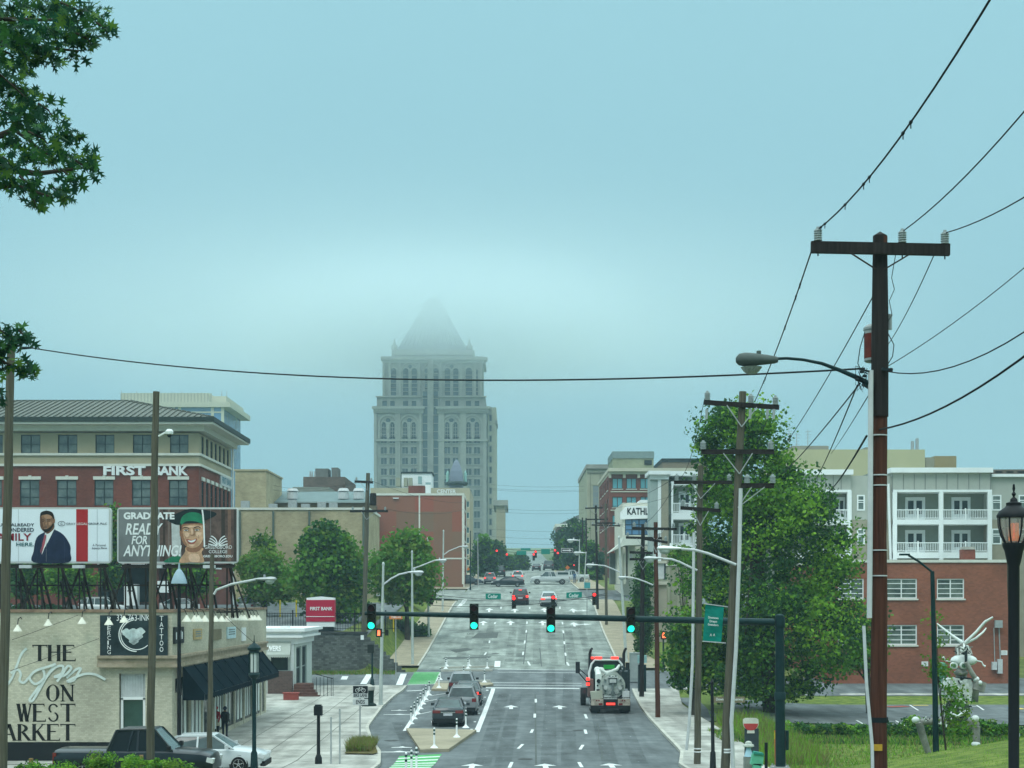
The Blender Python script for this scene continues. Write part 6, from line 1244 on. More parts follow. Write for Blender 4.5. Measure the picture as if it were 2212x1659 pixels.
# right side wooden poles
MP = upole('tall brown wooden utility pole with a wide black crossarm and transformer in the right foreground', (1901, 512), (1898, 1659), 27, .31, wood_brown)
m = MB(); tp = P(1901, 512, 27); m.lathe(tp, [(.125, -.02), (.125, .02), (.0, .1)], 14); m.tube([P(1900, 900, 27), P(1901, 700, 27), tp], [.1562, .15, .126], 14, cap=False); m.build('tarred_top', wood_dark, MP, True)
m = MB(); a, b = P(1752, 534, 26.78), P(2051, 540, 26.78); m.bar(a, b, .1, .2); m.build('crossarm', wood_dark, MP)
for px, py in ((1767, 521), (1949, 525), (2041, 528)): insulator(MP, P(px, py, 26.78), .25, .075); MB().cyl(P(px, py-24, 26.78)-V(0, 0, .24), P(px, py, 26.78)-V(0, 0, .26), .012).build('bolt', dark, MP)
m = MB()
for x in (1835, 1972):
    for dy in (-.07, .07): m.bar(P(x, 545, 26.78+dy), P(1893 if x < 1900 else 1910, 582, 26.85+dy*1.6), .022)
m.build('brace', steel, MP)
m = MB(); c = P(1892, 782, 27.32); m.lathe(c, [(.18, 0), (.205, .02), (.205, .56), (.22, .57), (.22, .61), (.17, .66), (.05, .68)], 20); m.build('transformer', can_m, MP, True)
m = MB(); m.lathe(c, [(.207, .06), (.207, .5)], 20); n = 20; m.f = [f for i, f in enumerate(m.f[:n]) if 7 <= i <= 12]; m.m = [0]*len(m.f); m.build('red_stripe', mat('rust_red', (.11, .025, .02), .8, .4, 4), MP)
m = MB(); m.lathe(P(1922, 712, 27.1), [(.04, 0), (.04, .24), (.05, .24), (.05, .27)], 8); m.lathe(P(1908, 706, 27.2), [(.03, 0), (.06, .03), (.03, .06), (.06, .09), (.03, .12), (.055, .15), (.02, .2)], 8); m.build('cutout', ins_m, MP)
def sag(a, b, s, n=14): a = Vector(a); b = Vector(b); return [a.lerp(b, i/n)-V(0, 0, s*4*(i/n)*(1-i/n)) for i in range(n+1)]
m = MB(); m.tube([P(*q, 26.9) for q in ((1935, 548), (1926, 600), (1932, 625), (1921, 650), (1927, 680), (1912, 704))], .007, 5); m.tube([P(*q, 27.1) for q in ((1868, 718), (1858, 750), (1853, 785), (1860, 800), (1875, 808))], .009, 5); m.tube([P(*q, 27.1) for q in ((1918, 720), (1931, 745), (1928, 770), (1916, 790))], .009, 5)
for k in range(9):
    random.seed(40+k); q = [(1862+U(-16, 14), 795+U(-5, 55)) for _ in range(4)]; m.tube([P(*z, 26.8) for z in q], .005, 4)
m.build('jumper_wire', dark, MP)
m = MB()
for px, py in ((1862, 803), (1868, 812), (1852, 820), (1924, 798)): m.ball(P(px, py, 26.8), (.045, .04, .03), 6)
m.bar(P(1852, 796, 26.8), P(1880, 803, 26.8), .03).bar(P(1905, 797, 26.8), P(1928, 800, 26.8), .05); m.build('clamp', dark, MP)
m = MB(); m.tube([P(1881, 800, 26.82), P(1880, 1100, 26.82), P(1878, 1335, 26.82)], .047, 10); m.build('conduit', lightgrey, MP, True)
m = MB(); m.tube([P(1866, 1352, 26.8), P(1872, 1480, 26.8), P(1884, 1610, 26.8), P(1886, 1720, 26.8)], .03, 8); m.build('lower_conduit', lightgrey, MP, True)
m = MB()
for y in (942, 1028, 1050, 1190, 1245): m.lathe(P(1897, y, 27), [(.162, 0), (.162, .02)], 14)
m.build('strap', lightgrey, MP)
m = MB(); m.lathe(P(1898, 1560, 27), [(.165, 0), (.165, .09)], 14); m.build('tar_band', dark, MP)
m = MB(); pbox(m, 1884, 1906, 1608, 1622, 26.82, .02); m.build('yellow_tag', mat('yellow_tag', (.45, .27, .03), .6, .2, 4), MP)
t_ = thing('street_lamp', 'dark cobra-head street lamp reaching left from the brown utility pole', 'street lamp', P(1880, 828, 26.9)); dgm = mat('dark_lamp_grey', (.075, .095, .09), .6, .15, 5)
m = MB(); m.tube([P(*q, 26.85) for q in ((1880, 830), (1850, 815), (1815, 800), (1775, 785), (1735, 777), (1700, 774), (1675, 775))], [.05, .042, .036, .03, .026, .026, .026], 10); m.bar(P(1884, 838, 26.9), P(1866, 826, 26.85), .09); m.build('lamp_arm', dgreen, t_, True)
m = MB(); e = P(1680, 778, 26.85); pr = [(0, .055), (.05, .075), (.2, .1), (.42, .13), (.58, .14), (.68, .12), (.73, .06)]; n = 14; vs = []
for x, r in pr: vs += [(e.x-x, e.y+r*1.1*math.cos(2*PI*j/n), e.z+.0+r*.95*(math.sin(2*PI*j/n))*(1 if math.sin(2*PI*j/n) > 0 else .8)) for j in range(n)]
m.add(vs, [(i*n+j, i*n+(j+1) % n, (i+1)*n+(j+1) % n, (i+1)*n+j) for i in range(len(pr)-1) for j in range(n)]+[tuple(range(n)), tuple((len(pr)-1)*n+j for j in range(n))]); m.cyl(P(1639, 770, 26.85), P(1639, 758, 26.85), .04); h = m.build('lamp_head', dgm, t_, True)
m = MB(); m.lathe(P(1623, 808, 26.85), [(.07, 0), (.13, .04), (.19, .12)], 16); m.build('lens', mat('prism_lens', (.30, .33, .30), .2, .35, 30), h, True)
P2 = upole('leaning wooden utility pole with a crossarm above the maple crown', (1604, 846), (1566, 1659), 49, .30, wood_pole, [(869, 1521, 1683, 880, (1528, 1622, 1675)), (976, 1515, 1672, 976, (1519, 1665)), (1049, 1602, 1672, 1049, (1614, 1669))], conduit=[(1600, 1055), (1597, 1200), (1590, 1400), (1580, 1560), (1584, 1659)])
for px in (1527, 1621, 1658, 1672): m = MB(); m.cyl(P(px, 884, 48.8), P(px-1, 905, 48.8), .05, .04, 8); m.build('cutout', ins_m, P2)
cobra(P2, [(1590, 1220), (1560, 1208), (1530, 1196), (1500, 1188), (1472, 1186)], white, 48.7, s=.95, side=-1)
m = MB()
for y in (1620, 1626): m.lathe(P(1570, y, 49), [(.165, 0), (.165, .05)], 14)
m.build('white_strap', white, P2)
P3 = upole('wooden utility pole with several short crossarms at the left edge of the maple', (1513, 1006), (1506, 1659), 66, .30, wood_pole, [(1042, 1456, 1582, 1042, (1462, 1500, 1575)), (1097, 1470, 1556, 1103, (1475, 1548))], conduit=[(1499, 1150), (1496, 1430), (1489, 1560), (1483, 1620)])
for y in (1618, 1625): MB().lathe(P(1507, y, 66), [(.16, 0), (.16, .05)], 12).build('white_strap', white, P3)
cobra(P3, [(1506, 1232), (1490, 1225), (1468, 1214), (1450, 1208), (1432, 1207)], lightgrey, 65.8, s=1.0, side=-1)
P4 = upole('reddish brown wooden pole in front of the pale gateway pier', (1416, 1128), (1421, 1554), D(1554), .30, wood_brown, [(1141, 1366, 1462, 1143, (1370, 1395, 1455)), (1164, 1393, 1442, 1172, (1438,))])
cobra(P4, [(1411, 1264), (1395, 1257), (1375, 1250), (1362, 1248)], lightgrey, D(1554)-.2, s=.9, side=-1)
upole('dark wooden pole with two crossarms against the gallery front', (1389, 1132), (1386, 1497), 106, .34, wood_dark, [(1161, 1352, 1430, 1163, (1356, 1424)), (1193, 1360, 1410, 1195, ()), (1208, 1360, 1420, 1208, (1363,))])
lpole('leaning pale steel street light beside the control cabinet', (1337, 1163), (1353, 1432), .27, [(1342, 1238), (1326, 1230), (1306, 1222), (1292, 1221)], -1, s=1.3)
upole('far wooden pole with three crossarms beside the concrete office block', (1287, 1092), (1291, 1318), D(1318), .32, wood_dark, [(1098, 1264, 1302, 1097, (1267,)), (1122, 1266, 1312, 1122, ()), (1134, 1278, 1340, 1136, (1280, 1336))])
upole('far brown pole with a small transformer beside the brick office', (1308, 1088), (1310, 1352), D(1352), .32, wood_pole, [(1130, 1290, 1330, 1130, (1294,))])
upole('thin dark pole left of the concrete office block base', (1258, 1118), (1260, 1240), 262, .3, wood_dark); upole('second thin dark pole left of the concrete office block base', (1266, 1119), (1267, 1250), 250, .3, wood_dark)
for a, b, c in (((1266, 1195), (1262, 1262), 'far street light with a flat head before the right street trees'), ((1252, 1168), (1250, 1250), 'furthest street light before the right street trees')): lpole(c, a, b, .2, [(a[0], a[1]), (a[0]-2, a[1]-.5)], -1, s=2.2, d=235)
PG = upole('grey wooden pole behind the lantern post at the right edge', (2180, 1160), (2190, 1610), 55, .24, wood_pole, conduit=None)
bl = thing('street_light', 'slim black pole with a bent arm in front of the orange brick building', 'street light', P(2022, 1640, 47)); b0 = P(2022, 1640, 47); m = MB(); m.tube([V(b0.x, 47, T(b0.x, 47)), P(2020, 1500, 47), P(2014, 1234, 47)], [.1, .085, .065], 12); m.build('shaft', dgreen, bl, True); m = MB(); m.tube([P(2014, 1236, 47), P(1985, 1213, 47), P(1962, 1199, 47)], .035, 8); m.box(X(1944, 47), 46.9, Z(1200, 47), X(1964, 47), 47.1, Z(1196, 47)); m.build('lamp_arm', dgreen, bl)
# lantern posts
def lantern(label, px, py_top, d, s, bulb=None, group=None, panels=False, pole_r=.07):
    c = P(px, py_top, d); zg_ = T(c.x, d); t = thing('lantern_post', label, 'street lamp', V(c.x, d, zg_), group); H_ = c.z
    if not panels:
        m = MB(); m.lathe(V(c.x, d, H_), [(.012, 0), (.02, -.06), (.01, -.1), (.03, -.13), (.012, -.17), (.045, -.2), (.05, -.235), (.1, -.25), (.1, -.29), (.12, -.31), (.19, -.36), (.225, -.42), (.22, -.45), (.01, -.451)], 20); m.build('cap', black, t, True)
        m = MB()
        for i in range(8):
            a = 2*PI*i/8+.2; f = lambda r, z: V(c.x+r*math.cos(a), d+r*math.sin(a), H_+z); m.tube([f(.21, -.44), f(.205, -.55), f(.175, -.68), (f(.12, -.79))], .012, 5)
        m.build('cage', black, t)
        m = MB(); m.lathe(V(c.x, d, H_), [(.2, -.45), (.195, -.56), (.16, -.69), (.11, -.78)], 20); g_ = mat('lantern_glass', (.45, .42, .38), .2, .1, 5); g_.node_tree.nodes['Principled BSDF'].inputs['Alpha'].default_value = .45; m.build('glass', g_, t, True)
        m = MB()
        for i in range(5): a = i*1.26; m.tube([V(c.x+.05*math.cos(a), d+.05*math.sin(a), H_-.76), V(c.x+.045*math.cos(a), d+.045*math.sin(a), H_-.52)], .022, 6)
        m.build('bulb', mat('orange_glow', (.9, .28, .09), .5, 0, emit=.32), t)
        m = MB(); m.lathe(V(c.x, d, 0), [(.0, H_-.78), (.15, H_-.79), (.15, H_-.83), (.12, H_-.9), (.09, H_-1.05), (.075, H_-1.1), (.07, zg_+.9), (.11, zg_+.8), (.14, zg_)], 16); m.build('shaft', black, t, True)
    else:
        m = MB(); m.lathe(V(c.x, d, H_), [(.01, 0), (.02, -.2), (.04, -.3), (.2, -.42), (.27, -.5), (.27, -.58), (.2, -.64), (.22, -.7)], 16); m.lathe(V(c.x, d, H_), [(.2, -1.5), (.24, -1.56), (.2, -1.66), (.09, -1.75), (.08, -1.85)], 16); m.lathe(V(c.x, d, 0), [(.08, H_-1.8), (.085, zg_+1), (.13, zg_+.9), (.17, zg_)], 14); m.build('shaft', dgreen, t, True)
        m = MB()
        for i in range(8): a = 2*PI*i/8; m.bar(V(c.x+.2*math.cos(a), d+.2*math.sin(a), H_-.68), V(c.x+.2*math.cos(a), d+.2*math.sin(a), H_-1.52), .03)
        m.build('cage', dgreen, t)
        m = MB(); m.lathe(V(c.x, d, H_), [(.17, -.72), (.17, -1.48)], 8); m.build('glass', mat('frosted_glass', (.62, .66, .64), .4, .1, 4), t)
    return t
lantern('black lantern post with a glowing orange bulb at the right edge', 2190, 1046, 20.5, 1)
lantern('dark green lantern post with white glass panels in front of the storefront', 549, 1372, 61, 1, panels=True)
m4 = thing('lamp_post', 'slim dark post with a pale bell-shaped shade before the graduate billboard', 'street lamp', V(X(387, 63), 63, T(X(387, 63), 63))); c = P(387, 1262, 63)
m = MB(); m.cyl(V(c.x, 63, T(c.x, 63)), V(c.x, 63, c.z), .095, .07, 10); m.lathe(c, [(.06, 0), (.08, .05), (.05, .1)], 10); m.build('shaft', black, m4, True)
m = MB(); m.lathe(c, [(.30, .02), (.33, .03), (.29, .2), (.2, .42), (.1, .58), (.05, .62), (.03, .85)], 20); m.build('shade', mat('pale_blue_shade', (.28, .38, .44), .35, .1, 3), m4, True)
# wires
def tape(a, b, s, fr, d=.05):
    pts = sag(a, b, s, 60)
    for f in fr: m = MB(); p = pts[int(f*60)]; q = pts[min(60, int(f*60)+1)]; u = (q-p).normalized(); m.tube([p-u*.05, p, p+u*.05], [.012, .026, .012], 6); m.bar(p, p-V(0, 0, d*1.6), .012); tag(m.build('wire_spacer', dark), 'small taped clamp hanging on the overhead wire by the brown pole', 'clamp', 'taped clamps on the overhead wires')
def wire(label, a, b, s=.3, r=.011, n=14, cat='wire', group='overhead wires', nm='power_line', mt=None):
    m = MB(); m.tube(sag(a, b, s, n), r*.82, 5); o = m.build(nm, mt or mat('wire_black', (.015, .018, .02), .7, 0)); tag(o, label, cat, group); return o
I1, I2, I3 = P(1769, 494, 26.78), P(1951, 499, 26.78), P(2043, 503, 26.78)
wire('thick taped wire rising from the left insulator of the brown pole to the top edge', I1, P(2330, -330, 12), .35, .016)
tape(I1, P(2330, -330, 12), .35, (.03, .05, .2, .32, .36, .52, .55)); tape(P(1752, 545, 26.9), P(1630, 868, 49), .15, (.12, .17, .33, .52, .7, .74))
wire('wire rising from the middle insulator of the brown pole to the right edge', I2, P(2600, -270, 13), .3, .013); wire('wire rising from the right insulator of the brown pole', I3, P(2620, 110, 14), .25, .013)
wire('taped wire dropping from the crossarm left end to the leaning pole', P(1752, 545, 26.9), P(1630, 868, 49), .15, .017)
wire('wire from the brown pole upper shaft down toward the maple', P(1886, 640, 27), P(1700, 955, 49), .1, .014); wire('wire from the crossarm right end down past the transformer', P(2018, 550, 26.9), P(1918, 745, 40), .1, .012)
wire('short cable from below the lamp arm down left to the maple top', P(1858, 828, 27), P(1685, 1028, 60), .1, .017); wire('cable just right of it running down behind the maple', P(1852, 832, 27), P(1762, 1036, 60), .1, .017)
wire('thin cable leaving the brown pole left side toward the apartments', P(1875, 856, 27), P(1795, 980, 70), .05, .012); wire('heavy cable dropping from the pole clamp to the maple', P(1872, 942, 26.9), P(1790, 1062, 70), .12, .026)
wire('service wire from the transformer base up to the right edge', P(1920, 790, 27), P(2500, 315, 20), .2, .009); wire('sagging wire from the pole bracket to the right edge', P(1915, 802, 27), P(2500, 470, 16), .55, .013); wire('thick cable from lower on the brown pole sweeping up right', P(1900, 928, 26.9), P(2500, 520, 15), .35, .02)
wire('long sagging cable crossing the whole street in front of the tower', P(58, 750, 44.8), P(1868, 796, 27), .52, .022, 30)
sl_ = thing('cable_clamp', 'dark splice clamp at the left end of the long street cable', 'clamp', P(58, 750, 44.7)); m = MB(); m.tube([P(36, 762, 44.8), P(45, 752, 44.7), P(72, 751, 44.7)], [.02, .05, .03], 6); m.build('clamp_body', dark, sl_)
for k in range(3): wire('thin guy wire slanting across the mural wall', P(*((26, 1382), (22, 1449), (484, 1329))[k], 62), P(*((168, 1329), (214, 1379), (548, 1388))[k], 66), .02, .012)
for k, y in enumerate((1048, 1056, 1059, 1099, 1106, 1144, 1160, 1172)): wire('one of the faint parallel wires crossing the sky above the far road', P(1062, y-1, 300), P(1262, y+2, 300), .3, .022, 8)
for a, b, d1, d2_ in (((1462, 1030), (1302, 1092), 66, 180), ((1575, 1030), (1300, 1095), 66, 180), ((1522, 860), (1470, 1032), 49, 66), ((1672, 870), (1570, 1035), 49, 66), ((1370, 1136), (1268, 1096), 86, 180), ((1455, 1136), (1336, 1132), 86, 180), ((1462, 1040), (1370, 1138), 66, 86), ((1572, 1040), (1455, 1138), 66, 86)): wire('thin line strung between the wooden poles along the right sidewalk', P(*a, d1), P(*b, d2_), .5, .012)
for a, b in (((838, 1100), (1002, 1100)), ((806, 1040), (1000, 1086)), ((590, 1048), (770, 1042)), ((590, 1058), (770, 1044))): wire('thin line running from the tall pole behind the signal mast', P(*a, 127 if a[0] > 700 else 200), P(*b, 200 if b[0] > 900 else 127), .5, .016)
# ---------------- traffic signals ----------------
red_on = mat('red_light_on', (1.0, .03, .03), .4, 0, emit=2.2); grn_on = mat('green_light_on', (.02, .9, .62), .4, 0, emit=1.5); lens_off = mat('dark_red_lens', (.05, .008, .01), .3, 0); amb_off = mat('dark_amber_lens', (.03, .025, .008), .3, 0); sigm = mat('signal_housing', (.012, .016, .012), .6, 0); white_on = mat('white_light_on', (1, .93, .85), .4, 0, emit=2)
def signal(label, px, pyt, d, lit='g', s=1.0, group='green traffic signals on the mast arm', back=False):
    c = P(px, pyt, d); t = thing('traffic_signal', label, 'traffic light', c, group); m = MB(); w_ = .18*s; H_ = 1.07*s
    m.box(c.x-w_, d-.0, c.z-H_, c.x+w_, d+.2*s, c.z)
    for i in range(3):
        z = c.z-H_*(i+.5)/3; n = 10; r = .155*s; vs = []
        for j in range(n+1): a = -.25+(PI+.5)*j/n; vs += [(c.x+r*math.cos(a), d-.0, z+r*math.sin(a)), (c.x+r*math.cos(a), d-.24*s, z+r*math.sin(a)-.02)]
        m.add(vs, [(2*j, 2*j+1, 2*j+3, 2*j+2) for j in range(n)])
    m.build('housing', sigm, t)
    for i, k in enumerate('ryg'):
        z = c.z-H_*(i+.5)/3; q = MB(); q.lathe(V(c.x, d, z), [(.145*s, -.01), (.12*s, -.04), (.02*s, -.055)], 16, axis='y'); q.build('lens', {('r', 'r'): red_on, ('g', 'g'): grn_on}.get((k, lit), lens_off if k == 'r' else amb_off), t)
    return t
MD = 63.0
mast = thing('signal_mast', 'dark green mast pole with a long horizontal signal arm over the street', 'signal mast', P(1685, 1657, MD)); bz = P(1685, 1657, MD).z
m = MB(); m.tube([P(1686, 1657, MD), P(1685, 1500, MD), P(1684, 1330, MD)], [.215, .2, .175], 16); m.lathe(P(1684, 1330, MD), [(.18, 0), (.15, .05), (.02, .07)], 16); m.build('shaft', dgreen, mast, True)
m = MB(); m.lathe(P(1685, 1512, MD), [(.22, 0), (.24, .02), (.24, .28), (.22, .32)], 16); m.lathe(P(1685, 1356, MD), [(.2, 0), (.21, .02), (.21, .42), (.2, .45)], 16); m.box(X(1697, MD), MD-.1, Z(1620, MD), X(1703, MD), MD+.1, Z(1578, MD)); m.build('collar', dgreen, mast, True)
m = MB(); m.box(P(1685, 0, MD).x-.35, MD-.35, bz-.1, P(1685, 0, MD).x+.35, MD+.35, bz+.03)
for a in (-1, 1):
    for b in (-1, 1): m.cyl(P(1685, 1657, MD)+V(a*.27, b*.27, 0), P(1685, 1657, MD)+V(a*.27, b*.27, .12), .035, None, 8)
m.build('base_plate', alu, mast)
m = MB(); m.tube([P(1672, 1344, MD), P(1500, 1340, MD), P(1250, 1334, MD), P(1000, 1329, MD), P(788, 1325, MD)], [.15, .14, .125, .11, .085], 14); m.build('arm', dgreen, mast, True)
for px, py, lb in ((802, 1304, 'at the left end of the arm'), (1024, 1304, 'second from the left end of the arm, over the left lane'), (1190, 1310, 'over the middle lane, third from the left'), (1363, 1311, 'nearest the mast pole, right of the vacuum truck cab')):
    signal('green traffic signal '+lb, px, py, MD-.32, s=1.0)
SG = 150.0; rg = 'red traffic signals at the cross street'
for px, py, lb in ((931, 1279, 'on the left pale pole'), (1110, 1288, 'seen against the dark red car'), (1195, 1286, 'seen against the white car'), (1284, 1280, 'by the right utility poles')): signal('red traffic signal '+lb, px, py, SG, 'r', 1.15, rg)
FG = 290.0; fg_ = 'small red signals at the far intersection'
for px, py, lb in ((1073, 1187, 'far left of the far row'), (1095, 1195, 'second from left in the far row, above the dark post'), (1153, 1195, 'middle of the far row, lower one'), (1157, 1189, 'middle of the far row, upper one'), (1199, 1186, 'right of the far row, upper one'), (1205, 1192, 'right of the far row, lower one'), (1240, 1219, 'low at the right kerb by the construction sign')): signal('tiny red signal '+lb, px, py, FG, 'r', 1.3 if px != 1240 else .9, fg_)
for a, b, y0, y1, d, s, lb in ((925, 1310, 1291, 1291, SG-.1, .35, 'lower span wire carrying the red signals'), (925, 1310, 1283, 1286, SG+.1, .55, 'upper span wire above the red signals'), (1060, 1240, 1183, 1186, FG, .4, 'span wire of the far signals'), (1062, 1238, 1188, 1190, FG+.5, .5, 'second span wire of the far signals')): wire(lb, P(a, y0, d), P(b, y1, d), s, .03 if d < 200 else .05, group='signal span wires')
wire('grey cable running down to the street name sign left of the red signals', P(925, 1307, SG), P(1310, 1282, SG+2), .6, .03, group='signal span wires')
grs = mat('green_sign', (.0, .20, .15), .5, .05, 2)
def flat_sign(name, label, x0, x1, y0, y1, d, m_, txts=(), group=None, cat='sign', border=None, t_=.03, skew=0, tm=None):
    t = thing(name, label, cat, P((x0+x1)/2, y1, d), group); k = MB()
    k.prism([P(x0, y1, d), P(x1, y1-skew, d), P(x1, y0-skew, d), P(x0, y0, d)], V(0, t_, 0)); k.build('panel', m_, t)
    if border: b = MB(); b.prism([P(x0-.8, y1+.8, d+.01), P(x1+.8, y1+.8-skew, d+.01), P(x1+.8, y0-.8-skew, d+.01), P(x0-.8, y0-.8, d+.01)], V(0, t_*.8, 0)); b.build('border', border, t)
    if txts:
        b = MB()
        for s, a0, a1, b0, b1 in txts: b.text(s, P(a0, b1, d-.006), (1, 0, 0), (0, 0, 1), X(a1, d)-X(a0, d), Z(b0, d)-Z(b1, d), .012)
        b.build('lettering', tm or white, t)
    return t
flat_sign('street_name_sign', 'green Cedar street name sign hanging left of the dark red car', 1049, 1082, 1282, 1294.5, SG-.2, grs, [('Cedar', 1054, 1075, 1284, 1292)], 'Cedar street name signs')
flat_sign('street_name_sign', 'green Cedar street name sign hanging right of the white car', 1223.5, 1257, 1280, 1292, SG-.2, grs, [('Cedar', 1229, 1250, 1282, 1290)], 'Cedar street name signs', skew=1.5)
for a, b, c, d_, lb in ((1116, 1137, 1190, 1198.5, 'left of the middle'), (1125, 1146, 1184, 1189, 'upper middle'), (1169, 1188, 1186, 1197, 'right of the middle')): flat_sign('street_name_sign', 'far green overhead street name board '+lb, a, b, c, d_, FG-.5, grs, (), 'far green street name boards')
o1 = flat_sign('one_way_sign', 'black and white one-way arrow sign in front of the far right trees', 1213, 1237, 1185, 1192.5, FG-.4, black, (), cat='sign', border=white); k = MB(); k.poly(*[P(a, b, FG-.42) for a, b in ((1215, 1187.6), (1229, 1187.6), (1229, 1186), (1235, 1188.8), (1229, 1191.5), (1229, 1190), (1215, 1190))]); k.build('arrow', white, o1)
ye = mat('yellow_sign', (.55, .42, .02), .5, .05, 2); orr = mat('orange_sign', (.6, .16, .03), .5, .05, 2)
for px, py, s, mt, lb in ((1057, 1178, 5, mat('yellow_green_sign', (.45, .60, .08), .5, 0), 'pale yellow-green roundish warning sign over the left trees'), (1068, 1217, 4, ye, 'small yellow diamond sign at the left kerb far away'), (1226, 1226, 5, orr, 'orange construction diamond on the far right kerb'), (1012, 1230, 5, orr, 'orange construction sign on the far left sidewalk')):
    d = 285; t = thing('warning_sign', lb, 'sign', P(px, py+30, d), 'far warning signs'); k = MB(); k.prism([P(px-s, py, d), P(px, py+s, d), P(px+s, py, d), P(px, py-s, d)], V(0, .05, 0)); k.build('panel', mt, t); k = MB(); k.cyl(P(px, py+s, d+.1), V(X(px, d), d+.1, R(d)), .06, None, 6); k.build('post', alu, t)
o2 = flat_sign('street_name_sign', 'orange street name sign behind the mast arm above the grass slope', 841, 869, 1329, 1337.5, 118, orr, [('TOBIN AVE', 844, 866, 1331, 1335.5)]); k = MB(); k.cyl(P(855, 1337, 118.1), V(X(855, 118), 118.1, T(X(855, 118), 118)), .035); k.build('post', alu, o2)
gp = flat_sign('street_name_sign', 'blurry green and blue street name sign at the right kerb by the far wooden pole', 1262, 1275, 1258, 1271, 172, mat('teal_sign', (.06, .28, .30), .5, .2, 3), ()); k = MB(); k.cyl(P(1268, 1271, 172), V(X(1268, 172), 172, R(172)), .05); k.build('post', alu, gp)
# pedestrian signals
def pedsig(label, px, pt, pb, d, lit_px, lit_py, box=None):
    b = P(px, pb, d); b.z = T(b.x, d)+.1; t = thing('pedestrian_signal', label, 'pedestrian signal', b); m = MB(); m.tube([b, b+V(0, 0, .5), b+V(0, 0, .55), P(px, pt, d)], [.2, .12, .075, .065], 12); m.build('post', dgreen, t, True)
    m = MB(); m.box(X(lit_px-7, d), d-.3, Z(lit_py+9, d), X(lit_px+7, d), d-.05, Z(lit_py-9, d)); m.build('housing', sigm, t)
    if box is None: m = MB(); m.poly(*[P(lit_px+x, lit_py+y, d-.32) for x, y in ((-3, 6), (4, 6), (4, -3), (2, -6), (-1, -6), (-4, -2))]); m.build('hand_symbol', mat('orange_hand_light', (1, .16, .06), .4, 0, emit=2.2), t)
    return t
pedsig('pedestrian signal with a lit orange hand on a black post right of the brown pole', 1433, 1362, 1450, 126, 1434, 1372)
t = thing('pedestrian_signal', 'small pedestrian signal with a lit hand on the plaza street light pole', 'pedestrian signal', P(818, 1366, 98)); m = MB(); pbox(m, 812, 825, 1358, 1376, 97.3, .25); pbox(m, 831, 839, 1360, 1373, 97.3, .25); m.bar(P(812, 1367, 97.5), P(836, 1367, 97.5), .06); m.build('housing', sigm, t); m = MB(); m.poly(*[P(818+x, 1367+y, 97.25) for x, y in ((-3, 6), (3, 6), (3, -5), (-2, -6))]); m.build('hand_symbol', mat('orange_hand_light', (1, .16, .06), .4, 0, emit=2.2), t)
pedsig('black post with a dark box head on the plaza corner', 804, 1407, 1487, D(1484), 801.5, 1401, 1)
def boxpost(label, px, pt, d):
    b = V(X(px, d), d, T(X(px, d), d)+.1); t = thing('post', label, 'post', b, None); m = MB(); m.cyl(b, P(px, pt+18, d), .08, .07, 12); m.lathe(b, [(.16, 0), (.15, .3), (.08, .45)], 12); m.build('shaft', black, t, True); m = MB(); m.box(X(px-9, d), d-.2, Z(pt+20, d), X(px+8, d), d+.2, Z(pt, d)); m.box(X(px-7, d), d-.15, Z(pt, d), X(px+6, d), d+.15, Z(pt-3, d)); m.build('box', black, t)
boxpost('black square post with a box head on the plaza near the bottom edge', 688, 1525, 66)
for px, py, lb in ((715, 1549, 'shorter of two thin steel sign posts on the plaza'), (734, 1531, 'taller of two thin steel sign posts on the plaza')):
    m = MB(); b = V(X(px, 66), 66, T(X(px, 66), 66)); m.box(b.x-.035, 65.97, b.z, b.x+.035, 66.03, Z(py, 66)); tag(m.build('sign_post', alu), lb, 'post', 'thin steel posts on the plaza')
# signs
bsd = G(778, 1600); d = bsd.y; t = thing('bike_lane_sign', 'white and black BIKE LANE ENDS sign on a steel post', 'sign', bsd); m = MB(); m.box(bsd.x-.05, d, bsd.z, bsd.x+.03, d+.05, Z(1482, d)); m.build('post', alu, t)
m = MB(); pbox(m, 762, 795, 1481, 1508, d-.03, .03); pbox(m, 762, 795, 1510, 1523, d-.03, .03); m.build('panel', lightgrey, t)
m = MB(); pbox(m, 762.8, 794.5, 1482, 1497.5, d-.034, .003)
m.text('BIKE LANE', P(764, 1505.5, d-.036), (1, 0, 0), (0, 0, 1), X(793, d)-X(764, d), .17, .02).text('ENDS', P(769, 1520.5, d-.036), (1, 0, 0), (0, 0, 1), X(788, d)-X(769, d), .2, .02); m.build('lettering', black, t)
m = MB()
for cx in (772, 785): brush(m, [(cx+4*math.cos(a), 1491.3+4*math.sin(a)) for a in lin(0, 2*PI, 10)], .8, d-.04, 2)
brush(m, [(772, 1491), (776, 1486), (782, 1486), (779, 1491), (776, 1486), (775.5, 1484)], .8, d-.04, 1); brush(m, [(779, 1491), (772, 1491)], .7, d-.04, 1); brush(m, [(785, 1491), (781.5, 1485), (783, 1484)], .8, d-.04, 1); m.build('bicycle_symbol', white, t)
fb = thing('bank_sign', 'red and white FIRST BANK monument sign above the retaining wall', 'sign', P(692, 1356, 127.7)); d = 127.7
m = MB(); m.prism([P(661, 1343, d), P(722.5, 1343, d), P(722.5, 1296, d), P(661, 1296, d)], V(0, 1, 0)); m.build('red_panel', mat('bank_red', (.40, .012, .045), .5, .05, 1), fb)
m = MB(); m.prism([P(662, 1297, d+.05), P(722, 1297, d+.05), P(722, 1291.5, d+.05), P(692, 1288.5, d+.05), P(662, 1291.5, d+.05)], V(0, .9, 0)); m.box(X(662, d), d+.05, Z(1354, d), X(722, d), d+.9, Z(1343, d)); m.box(X(661, d), d-.03, Z(1332.5, d), X(722.5, d), d-.001, Z(1331.3, d)); m.build('white_cap', white, fb)
